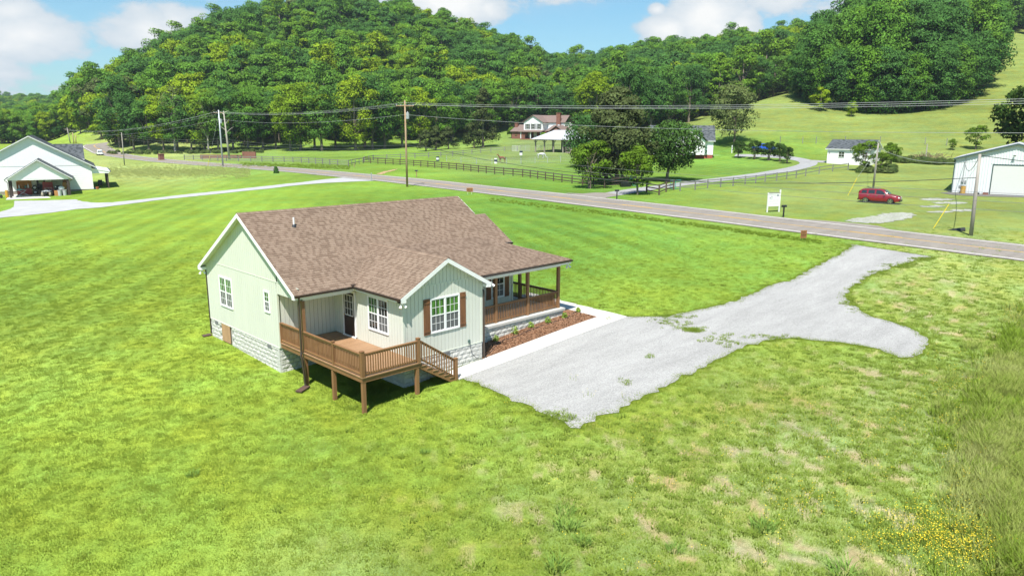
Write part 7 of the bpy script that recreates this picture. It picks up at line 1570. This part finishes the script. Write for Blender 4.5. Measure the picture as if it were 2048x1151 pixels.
q = MB(); q.box(-.3, -.2, 0, .3, .2, .25); x, y = mbp(3.9, -.7); solo('brick_block', q, MBRICK, 'low reddish block on the apron before the roll up door', 'block', (x, y, g1(x, y)+.03), MBAN)
p = gp(1250.5, 373.5); t = thing('water_trough', 'black plastic trough beside the teal gate', 'trough', p, -.6); q = MB(); q.add([(-.7,-.35,0),(.7,-.35,0),(.7,.35,0),(-.7,.35,0),(-.85,-.45,.6),(.85,-.45,.6),(.85,.45,.6),(-.85,.45,.6),(-.75,-.38,.6),(.75,-.38,.6),(.75,.38,.6),(-.75,.38,.6),(-.65,-.3,.1),(.65,-.3,.1),(.65,.3,.1),(-.65,.3,.1)], [(3,2,1,0),(0,1,5,4),(1,2,6,5),(2,3,7,6),(3,0,4,7),(4,5,9,8),(5,6,10,9),(6,7,11,10),(7,4,8,11),(8,9,13,12),(9,10,14,13),(10,11,15,14),(11,8,12,15),(12,13,14,15)]); part('tub', q, MBLK, t); q = MB(); q.box(-.7, -.33, .48, .7, .33, .5); part('water', q, MGL, t)
p = gp(1917, 461); q = MB(); q.tube([(-1.2, .3, -.35), (.0, 0, -.02), (.5, -.1, .08)], .26, 12); solo('culvert_pipe', q, MBLK, 'black culvert pipe end in the grass left of the thick service pole', 'culvert', p, -1.2)
# brush pile
g = np.random.default_rng(51); p = gp(1855, 318); t = thing('brush_pile', 'heap of dead brown branches on the meadow edge', 'brush pile', p); q = MB()
for _ in range(70):
    a = g.random()*6.28; x, y = g.normal()*2.6, g.normal()*1.2; L_ = g.uniform(.8, 2.2); q.tube([(x, y, .05), (x+math.cos(a)*L_*.5, y+math.sin(a)*L_*.5, g.uniform(.3, 1.1)), (x+math.cos(a)*L_, y+math.sin(a)*L_, g.uniform(.1, 1.7))], [.05, .04, .015], 4)
o = part('branch', q, M('dead_wood', (.15, .10, .07), .95, .3, 4), t); o['kind'] = 'stuff'
q = MB(); q.cyl((-1.2, 0, -.2), (-1.2, 0, 3.0), .14, .1, 6); part('stump', q, MBARKP, t)
# small dark bush on the near verge
p = gp(552.5, 346.5); t = thing('verge_bush', 'small dark bush on the road verge', 'bush', p); part('foliage', quadmesh('foliage', leafball(500, .55, 1.1, .16, 3, .3, .3), ML_DRK, nrm=_lbn), None, t); q = MB(); q.cyl((0, 0, -.1), (0, 0, .5), .04, n=5); part('stem', q, MBARK, t)
# ---- things under the carport
MWD = M('varnished_wood', (.22, .075, .035), .5, .2, 3); MREDT = M('red_tool_steel', (.26, .02, .025), .4, .1); MORW = M('orange_timber', (.42, .19, .06), .7, .2, 3); MTEALC = M('teal_cloth', (.12, .33, .34), .8, .1)
t = thing('hutch', 'brown wooden hutch with open shelves under the carport', 'hutch', lh(.5, 4.6), LHA); q = MB(); q.box(0, 0, 0, 1.9, .6, 1.0); part('cabinet', q, MWD, t); q = MB(); q.box(0, .2, 1.9, 1.9, .6, 2.0); q.box(.2, .2, 2.0, 1.7, .3, 2.15); q.box(0, .2, 1.0, .08, .6, 1.9); q.box(1.82, .2, 1.0, 1.9, .6, 1.9); q.box(.08, .55, 1.0, 1.82, .6, 1.9); part('shelf_unit', q, MORW, t)
for k in range(2): q = MB(); q.box(.1+.9*k, -.02, .1, .9+.9*k, 0, .9); part('door', q, MREDT, t)
for k, (x, h, mm) in enumerate(((.3, .4, MSIGN), (.7, .55, MORW), (1.1, .35, MTEALC), (1.45, .5, MSIGN))): q = MB(); q.cyl((0, 0, 0), (0, 0, h), .11, .07, 10); q.cyl((0, 0, h), (0, 0, h+.08), .04, n=8); solo('jug', q, mm, '%s jug on the brown hutch under the carport' % ['left pale', 'orange', 'teal', 'right pale'][k], 'jug', lh(.5+x, 4.9, 1.04))
for k in range(2):
    t = thing('stacked_wheel', '%s of two dark wheels stacked beside the hutch' % ['lower', 'upper'][k], 'wheel', lh(2.75, 4.6, .04+.36+k*.68), LHA); q = MB(); q.tube([(0, -.1, 0), (0, .1, 0)], .33, 16); part('tyre', q, MTYRE, t); q = MB(); q.tube([(0, -.11, 0), (0, -.099, 0)], .18, 12); part('rim', q, MGALV, t)
t = thing('folding_table', 'teal topped folding stand with crossed pale legs under the carport', 'folding stand', lh(.9, 1.7), LHA)
q = MB(); q.box(-.3, -.25, .93, .8, .25, .98); q.ell((.1, 0, 1.02), (.35, .22, .12), 10, 6); part('top', q, MTEALC, t)
for a, b in (((-.3, -.2, 0), (.9, -.2, .92)), ((1.4, -.2, 0), (-.1, -.2, .92)), ((-.3, .2, 0), (.9, .2, .92))): q = MB(); q.cyl(a, b, .03, n=6); part('leg', q, MGALV, t)
# quad bike, facing out
t = thing('quad_bike', 'grey and silver quad bike with muddy tyres under the carport', 'quad bike', lh(4.35, 1.0), LHA-.15); MSIL = paint('silver_plastic', (.45, .48, .52))
q = MB(); q.ell((0, 0, .72), (.22, .62, .20), 12, 8); q.ell((0, -.55, .78), (.34, .25, .12), 12, 6); q.ell((0, .6, .80), (.4, .3, .12), 12, 6); part('body', q, MSIL, t)
for sx in (-1, 1):
    q = MB(); q.ell((sx*.42, -.58, .72), (.20, .32, .07), 12, 6); q.ell((sx*.42, .6, .74), (.20, .34, .07), 12, 6); part('fender', q, MSIL, t)
    for y in (-.62, .62): q = MB(); q.tube([(sx*.36, y, .31), (sx*.42, y, .31), (sx*.58, y, .31), (sx*.62, y, .31)], [.26, .31, .31, .25], 16); w_ = part('wheel', q, M('muddy_tyre', (.30, .27, .20), .9, .2) if (sx, y) == (-1, -.62) else bpy.data.materials['muddy_tyre'], t); q = MB(); q.tube([(sx*.625, y, .31), (sx*.635, y, .31)], .14, 12); part('rim', q, MBLK, w_)
    q = MB(); q.ell((sx*.17, -.78, .74), (.07, .04, .05), 8, 6); part('headlight', q, MLENS, t)
q = MB(); q.ell((0, .25, .95), (.17, .38, .10), 10, 6); part('seat', q, MBLK, t); q = MB(); q.tube([(-.38, -.15, 1.12), (-.1, -.25, 1.05), (.1, -.25, 1.05), (.38, -.15, 1.12)], .025, 6); q.cyl((0, -.3, .8), (0, -.25, 1.05), .03, n=6); part('handlebar', q, MBLK, t)
q = MB()
for k in range(6): q.beam((-.35+k*.14, -.85, .93), (-.35+k*.14, -.4, .93), .02, .02)
q.beam((-.38, -.85, .93), (.38, -.85, .93), .03, .03); q.beam((-.38, -.4, .93), (.38, -.4, .93), .03, .03); q.box(-.12, -.88, .4, .12, -.8, .62); part('rack', q, MBLK, t)
t = thing('tool_chest', 'tall dark red rolling tool chest behind the quad bike', 'tool chest', lh(3.75, 3.6), LHA); q = MB(); q.box(0, 0, .12, 1.4, .6, 1.1); q.box(.05, .03, 1.101, 1.35, .6, 1.85); part('chest', q, MREDT, t)
for k in range(8): z = .17+k*.115 if k < 8 else 0; q = MB(); q.box(.04, -.015, z, 1.36, 0, z+.10); dr = part('drawer', q, MREDT, t); q = MB(); q.box(.2, -.03, z+.07, 1.2, -.016, z+.085); part('handle', q, MCHROME, dr)
for x in (.1, 1.3): q = MB(); q.cyl((x, .1, 0), (x, .1, .12), .06, n=8); part('castor', q, MBLK, t)
t = thing('motorcycle', 'black covered motorcycle with white lettering beside the quad bike', 'motorcycle', lh(5.75, 1.5), LHA)
q = MB(); q.ell((0, .3, .75), (.42, .9, .55), 14, 10); q.ell((0, -.2, 1.2), (.40, .35, .3), 12, 8); part('cover', q, MBLK, t, smooth=True); q = MB(); q.tube([(-.07, -.45, .32), (.07, -.45, .32)], .33, 16); part('wheel', q, MTYRE, t)
q = MB(); q.box(-.5, -.62, .15, .5, -.56, .62); fl = part('flap', q, MBLK, t); q = MB(); r_ = np.random.default_rng(8)
for k in range(6): x = -.42+k*.15; q.beam((x, -.63, .25), (x+.06, -.63, .5), .006, .035); q.beam((x+.06, -.63, .5), (x+.11, -.63, .26), .006, .035); q.beam((x+.01, -.63, .36), (x+.11, -.63, .40), .006, .03)
part('lettering', q, MSIGN, fl)
for sx in (-1, 1): q = MB(); q.ell((sx*.25, -.45, 1.28), (.09, .05, .06), 8, 6); part('indicator', q, MLENS, t)
t = thing('shelf_rack', 'tall rack with orange boards and boxes at the right end of the carport', 'shelf rack', lh(6.45, 2.6), LHA)
for x, y in ((0, 0), (.5, 0), (0, 1.9), (.5, 1.9)): q = MB(); q.box(x-.03, y-.03, 0, x+.03, y+.03, 2.3); part('upright', q, MDKPOST, t)
for z in (.3, .95, 1.6, 2.25): q = MB(); q.box(-.03, -.03, z, .53, 1.93, z+.04); part('shelf', q, MORW, t)
for k, (y, z, c_) in enumerate(((.1, .99, MORW), (.8, .99, MSIGN), (1.3, 1.64, MORW), (.2, 1.64, MWD), (.3, .34, MORW))): q = MB(); q.box(0, 0, 0, .45, .5, .45); solo('storage_box', q, c_, '%s on the rack at the right end of the carport' % ['orange box', 'white box', 'upper orange box', 'dark brown box', 'lowest orange box'][k], 'box', lh(6.47, 2.6+y, z+.04), LHA)
q = MB(); q.box(0, 0, 0, .5, .03, 1.8); solo('timber_board', q, MORW, 'orange timber sheet leaning at the front of the rack', 'board', lh(6.35, 2.45), LHA)
for k in range(2): t = thing('storage_bin', '%s pale grey bin by the right carport post' % ['left', 'right'][k], 'bin', lh(5.95+k*.62, .25), LHA); q = MB(); q.tube([(0, 0, 0), (0, 0, .8)], [.24, .28], 14); part('tub', q, M('pale_grey_bin', (.40, .42, .42), .6, .05) if k == 0 else bpy.data.materials['pale_grey_bin'], t); q = MB(); q.tube([(0, 0, .801), (0, 0, .85)], .3, 14); part('lid', q, bpy.data.materials['pale_grey_bin'], t)
q = MB(); q.ell((0, 0, .25), (.42, .3, .28), 12, 8); solo('sack', q, MSIGN, 'white sack lying on the bins by the right carport post', 'sack', lh(6.2, .75, .9)); q = MB(); q.box(-.25, -.2, 0, .25, .2, .8); solo('crate', q, MORW, 'orange wooden crate left of the pale bins', 'crate', lh(5.5, .5), LHA)
q = MB(); q.tube([(0, 0, 0), (0, 0, 1.0)], .2, 12); solo('canister', q, M('amber_plastic', (.55, .30, .03), .5, .1), 'amber canister standing outside the left carport post', 'canister', lh(-.55, 1.1))
t = thing('garden_cart', 'small green and white cart left of the carport', 'cart', lh(-1.5, .8), LHA); q = MB(); q.box(-.4, -.3, .3, .4, .3, .5); part('tray', q, M('green_tray', (.08, .22, .06), .5, .1), t); q = MB(); q.ell((0, 0, .8), (.25, .25, .25), 10, 6); part('sack', q, MSIGN, t)
for x in (-.3, .3): q = MB(); q.tube([(x, -.33, .2), (x, -.28, .2)], .2, 12); part('wheel', q, MTYRE, t)
q = MB(); q.tube([(0, 0, 0), (0, 0, .35)], [.16, .24], 12); solo('flower_pot', q, M('terracotta', (.42, .12, .06), .8, .1), 'terracotta pot before the side porch of the white house', 'pot', (*lh(10.9, 6.1)[:2], g1(*lh(10.9, 6.1)[:2])+.02))
for k, (x, y) in enumerate(((11.4, 9.4), (11.5, 11.6))):
    t = thing('porch_chair', '%s dark chair on the side porch of the white house' % ['near', 'far'][k], 'chair', lh(x, y, .46), LHA); q = MB(); q.box(-.3, -.3, .38, .3, .3, .45); part('seat', q, MBLK, t); q = MB(); q.box(-.3, .25, .45, .3, .3, 1.05); part('backrest', q, MBLK, t)
    for a in (-.26, .26):
        for b in (-.26, .26): q = MB(); q.box(a-.025, b-.025, 0, a+.025, b+.025, .38); part('leg', q, MBLK, t)
# ------------------------------------------------------------------ grass
def grassmat(name, cols, dark=.6):
    mt, nt, N, L, b = newmat(name); b.inputs['Roughness'].default_value = .7; b.inputs['Specular IOR Level'].default_value = .0; out = nt.nodes['Material Output']
    geo = N.new('ShaderNodeNewGeometry'); n = N.new('ShaderNodeTexNoise'); n.inputs['Scale'].default_value = .35; n.inputs['Detail'].default_value = 6; n.inputs['Roughness'].default_value = .65; L.new(geo.outputs['Position'], n.inputs['Vector'])
    oi = N.new('ShaderNodeObjectInfo'); a = N.new('ShaderNodeMath'); a.operation = 'MULTIPLY_ADD'; L.new(oi.outputs['Random'], a.inputs[0]); a.inputs[1].default_value = .22
    mr = N.new('ShaderNodeMapRange'); mr.inputs[1].default_value = .35; mr.inputs[2].default_value = .65; mr.inputs[3].default_value = 0; mr.inputs[4].default_value = .45; L.new(n.outputs[0], mr.inputs[0]); L.new(mr.outputs[0], a.inputs[2])
    cr = N.new('ShaderNodeValToRGB'); e = cr.color_ramp.elements; e[0].color = (*cols[0], 1); e[1].color = (*cols[-1], 1)
    for i, c in enumerate(cols[1:-1]): x = e.new((i+1)/(len(cols)-1)); x.color = (*c, 1)
    L.new(a.outputs[0], cr.inputs[0]); L.new(cr.outputs[0], b.inputs['Base Color'])
    cn = N.new('ShaderNodeCombineXYZ'); cn.inputs[2].default_value = 1; nx_ = N.new('ShaderNodeVectorMath'); nx_.operation = 'MULTIPLY_ADD'; L.new(geo.outputs['True Normal'], nx_.inputs[0]); nx_.inputs[1].default_value = (.25, .25, 0); L.new(cn.outputs[0], nx_.inputs[2])
    nn_ = N.new('ShaderNodeVectorMath'); nn_.operation = 'NORMALIZE'; L.new(nx_.outputs[0], nn_.inputs[0]); L.new(nn_.outputs[0], b.inputs['Normal'])
    tr = N.new('ShaderNodeBsdfTranslucent'); L.new(nn_.outputs[0], tr.inputs['Normal']); L.new(cr.outputs[0], tr.inputs[0]); mx = N.new('ShaderNodeMixShader'); mx.inputs[0].default_value = .35; L.new(b.outputs[0], mx.inputs[1]); L.new(tr.outputs[0], mx.inputs[2]); L.new(mx.outputs[0], out.inputs[0]); return mt
def tuft(name, seed, n, r, h, w, mat, bend=.5, heads=None):
    g = np.random.default_rng(seed); V = []; F = []; MI = []
    for i in range(n):
        a = g.random()*6.28; rr = r*g.random()**.6; x, y = rr*math.cos(a), rr*math.sin(a); hh = h*g.uniform(.55, 1.1); b_ = a+g.normal()*.7; bd = bend*hh*g.uniform(.3, 1.1); fa = g.random()*6.28; dx, dy = math.cos(fa)*w/2, math.sin(fa)*w/2
        k = len(V); mx_, my_ = x+math.cos(b_)*bd*.35, y+math.sin(b_)*bd*.35
        V += [(x-dx, y-dy, -.02), (x+dx, y+dy, -.02), (mx_+dx*.8, my_+dy*.8, hh*.6), (mx_-dx*.8, my_-dy*.8, hh*.6), (x+math.cos(b_)*bd, y+math.sin(b_)*bd, hh)]; F += [(k, k+1, k+2, k+3), (k+3, k+2, k+4)]; MI += [0, 0]
        if heads and g.random() < heads[0]:
            k = len(V); s = heads[1]; cx, cy, cz = x+math.cos(b_)*bd, y+math.sin(b_)*bd, hh
            V += [(cx-s, cy, cz), (cx, cy-s, cz+s*.4), (cx+s, cy, cz), (cx, cy+s, cz+s*.4), (cx, cy, cz+s*.9)]; F += [(k, k+1, k+4), (k+1, k+2, k+4), (k+2, k+3, k+4), (k+3, k, k+4)]; MI += [1]*4
    me = bpy.data.meshes.new(name); me.from_pydata(V, [], F); ms = mat if isinstance(mat, (list, tuple)) else [mat]
    for m_ in ms: me.materials.append(m_)
    me.polygons.foreach_set('material_index', MI)
    return me
G_LIME = grassmat('grass_lime', [(.230, .315, .040), (.245, .325, .042), (.265, .335, .055), (.30, .355, .09)])
G_GRN = grassmat('grass_green', [(.19, .295, .036), (.21, .315, .038), (.235, .33, .042)])
G_WEED = grassmat('weed_green', [(.20, .30, .05), (.235, .33, .055), (.28, .35, .08)])
G_TALL = grassmat('tall_seed_grass', [(.27, .36, .07), (.33, .40, .10), (.42, .46, .17), (.30, .38, .08)])
G_VERGE = grassmat('verge_seed_grass', [(.34, .42, .12), (.42, .47, .18), (.50, .52, .25)])
G_BLUE = grassmat('coarse_blue_grass', [(.20, .34, .07), (.24, .38, .08)])
M_YF = M('yellow_petals', (.78, .58, .01), .6, .1)
TL_ = [tuft('t_lime', 600+i, 22, .17, .052, .013, G_LIME) for i in range(3)]; TG_ = [tuft('t_green', 610+i, 22, .17, .060, .013, G_GRN) for i in range(3)]
TW_ = [tuft('t_weed', 620+i, 30, .17, .09, .024, G_WEED, .9) for i in range(3)]; TT_ = [tuft('t_tall', 630+i, 46, .36, .46, .014, G_TALL, .8) for i in range(3)]+[tuft('t_tall2', 634, 40, .28, .5, .020, G_GRN, .8)]
TB_ = [tuft('t_coarse', 640+i, 90, .26, .28, .02, G_BLUE, 1.2) for i in range(2)]; TF_ = [tuft('t_flower', 650+i, 10, .22, .22, .012, [G_WEED, M_YF], .4, (.5, .013)) for i in range(2)]
_hb = [(0, -6.5, 2.9, 7.3), (2.8, -5.4, 14.6, 7.4), (4.7, -6.65, 16.6, -5.4), (15.3, -6.6, 16.6, .7)]
def clear(X, Y, house=True):
    m = ~inpoly(X, Y, PADPOLY)
    for i, (a, b, c_, d) in enumerate(_hb):
        if i == 0: continue
        m &= ~((X > a) & (X < c_) & (Y > b) & (Y < d))
    m &= ~((X > .02) & (X < 2.9) & (Y > -.0) & (Y < 7.4)); return m
def near_points(n, dmin, dmax, seed):
    g = np.random.default_rng(seed); d = np.sqrt(g.uniform(dmin**2, dmax**2, n)); q = g.uniform(-.78, .78, n); X = CAM[0]+FH[0]*d+RH[0]*d*q; Y = CAM[1]+FH[1]*d+RH[1]*d*q; return X, Y, d, g
def grass_all():
    X, Y, d, g = near_points(170000, 13.5, 80, 71); keep = clear(X, Y) & (g.random(len(X)) < np.clip(1.15-(d-16)/48, 0, 1)**1.3+.0); X, Y, d = X[keep], Y[keep], d[keep]; Z = gz(X, Y)
    px, py = topx(X, Y, Z)
    weed = np.clip(np.exp(-(((px-1500)/520)**2+((py-1080)/260)**2))*1.2+np.exp(-(((px-1850)/200)**2+((py-700)/180)**2)), 0, 1)
    thin = thinness(X, Y)
    r = g.random(len(X)); ok = ~((thin > .72) & (r < 1.0*weed)); X, Y, Z, px, py, weed, d = [a[ok] for a in (X, Y, Z, px, py, weed, d)]
    r = g.random(len(X)); grn = np.clip(.30+.5*np.exp(-(((px-1250)/500)**2+((py-480)/120)**2))+.3*weed+.45*np.exp(-(((px-60)/140)**2+((py-620)/160)**2)), 0, .9)
    idx = np.where(r < grn, 3, 0)+g.integers(0, 3, len(X)); wd = g.random(len(X)) < weed*.35; idx = np.where(wd, 6+g.integers(0, 3, len(X)), idx)
    under = (X > -.1) & (X < 3.2) & (Y > -6.6) & (Y < .2); sc = g.uniform(.7, 1.35, len(X))
    ok = ~(under & (Y > -4.0) & (X > .6) & (g.random(len(X)) < .75)); sc = np.where(under, sc*1.3, sc)
    scatter('lawn_grass', np.c_[X, Y, Z][ok], g.random(ok.sum())*6.28, sc[ok], idx[ok], TL_+TG_+TW_)
    # ragged fringe of grass creeping over the gravel
    g = np.random.default_rng(72); E_ = []
    pp = np.array(PADPOLY); nx = np.roll(pp, -1, axis=0)
    for a, b in zip(pp, nx):
        if min(a[1], b[1]) > -6.7 and a[0] < 16.6 and a[1] < -6.3: continue
        L_ = np.linalg.norm(b-a); k = int(L_*26)
        for _ in range(k): t = g.random(); p = a+(b-a)*t+g.normal(size=2)*.13; E_.append(p)
    E_ = np.array(E_); scatter('verge_grass', np.c_[E_, gz(E_[:, 0], E_[:, 1])], g.random(len(E_))*6.28, g.uniform(.7, 1.6, len(E_)), np.where(g.random(len(E_)) < .5, 0, 3)+g.integers(0, 3, len(E_)), TL_+TG_)
    # weeds growing through the gravel
    W = []
    for (x, y, sx, sy, n) in ((1387, 661, 10, 2.4, 110), (1350, 650, 20, 4, 22), (1330, 642, 12, 3, 20), (1440, 676, 22, 5, 20), (1462, 686, 14, 4, 25), (1305, 712, 3, 2, 3), (1108, 830, 12, 5, 35), (1130, 840, 12, 6, 20), (1340, 633, 20, 2, 50), (1700, 606, 9, 8, 40), (1760, 545, 12, 3, 30), (1800, 530, 20, 3, 70), (1845, 518, 16, 2, 60), (1250, 765, 6, 3, 10), (1215, 640, 5, 2, 6), (1540, 675, 30, 2, 30)):
        W += [(x+g.normal()*sx, y+g.normal()*sy) for _ in range(n)]
    W = np.array(W); W = gpn(W[:, 0], W[:, 1]); scatter('gravel_weeds', W+np.array([0, 0, .03]), g.random(len(W))*6.28, g.uniform(.5, 1.2, len(W)), 3+g.integers(0, 6, len(W)), TL_+TG_+TW_)
    # tall seeding grass down the right edge
    g = np.random.default_rng(73); T_ = []
    for _ in range(4200):
        py = 610+560*g.random()**.8; edge = np.interp(py, [600, 700, 800, 900, 1000, 1151], [2050, 2010, 1965, 1945, 1975, 2030]); px = edge+abs(g.normal())*120
        if g.random() < .04: px = edge-abs(g.normal())*45
        if px < 2240: T_.append((px, py))
    for _ in range(25): T_.append((g.uniform(1480, 1900), 1151+g.uniform(0, 40)))
    T_ = np.array(T_); T_ = gpn(T_[:, 0], T_[:, 1]); dn = dens_noise(T_[:, 0], T_[:, 1], 1.1, 9); T_ = T_[(dn > -.55) | (g.random(len(T_)) < .25)]; dn = dens_noise(T_[:, 0], T_[:, 1], .8, 12); pick = np.where(g.random(len(T_)) < np.clip(.3+.5*dn, .05, .9), 3, g.integers(0, 3, len(T_)))
    scatter('tall_grass', T_, g.random(len(T_))*6.28, g.uniform(.55, 1.25, len(T_)), pick, TT_)
    # pale grass on the far verges
    V_ = [(g.uniform(215, 500), g.normal(343, 6)) for _ in range(2600)]+[(x, 328+ (x-480)*.030+g.uniform(-3, 4.5)) for x in g.uniform(480, 700, 900)]+[(x, np.interp(x, [960, 1300, 1640], [390, 432, 478])+g.uniform(0, 7)+3) for x in g.uniform(980, 1640, 900)]
    V_ = np.array(V_); V_ = gpn(V_[:, 0], V_[:, 1]); pc_ = np.where(np.arange(len(V_)) < 2600, g.integers(0, 3, len(V_)), 3); VT_ = [tuft('t_verge', 660+i, 46, .36, .40, .02, G_VERGE, .8) for i in range(3)]+[TT_[3]]; scatter('verge_tall_grass', V_, g.random(len(V_))*6.28, np.where(np.arange(len(V_)) < 3500, g.uniform(.3, .7, len(V_)), g.uniform(.25, .5, len(V_))), pc_, VT_)
    # flowers
    F_ = []
    for (x, y, sx, sy, n) in ((1900, 1085, 75, 28, 620), (1960, 1105, 60, 20, 300), (1830, 1050, 60, 30, 200), (2035, 632, 14, 14, 130), (1900, 820, 90, 60, 150), (1700, 850, 120, 60, 90), (1500, 960, 260, 90, 170), (1940, 740, 50, 50, 110), (1960, 1000, 60, 60, 110), (1560, 1010, 60, 20, 60)):
        F_ += [(min(x+g.normal()*sx, 2150), min(y+g.normal()*sy, 1190)) for _ in range(int(n*.45))]
    F_ = np.array(F_); F_ = gpn(F_[:, 0], F_[:, 1]); scatter('yellow_flowers', F_, g.random(len(F_))*6.28, g.uniform(.7, 1.4, len(F_))*np.where(F_[:, 0] > 0, 1, 1), g.integers(0, 2, len(F_)), TF_)
    # coarse tussocks that can be picked out
    for i, (x, y, s, l) in enumerate([(1133, 1055, 1.3, 'large pale green grass tussock near the bottom centre'), (1130, 1025, 1.0, 'smaller grass tussock just behind the large bottom one'), (1525, 1058, 1.25, 'rounded dark green grass tussock right of the bottom centre'), (1690, 1148, 1.4, 'coarse grass tussock cut by the bottom edge on the right'), (1115, 1135, 1.2, 'coarse tussock at the bottom edge below the large one'), (385, 950, .7, 'small pale tussock alone in the left lawn'), (850, 905, .6, 'small faint tussock in the lawn below the deck'), (1295, 716, .45, 'tiny weed clump alone on the gravel'), (1165, 1085, .9, 'loose tussock right of the large bottom one'), (1350, 1100, .8, 'loose dark tussock between the two large ones')]):
        o = solo('grass_tussock', TB_[i % 2], None, l, 'tussock', gp(x, y), i*1.1); o.scale = (s, s, s)
grass_all()
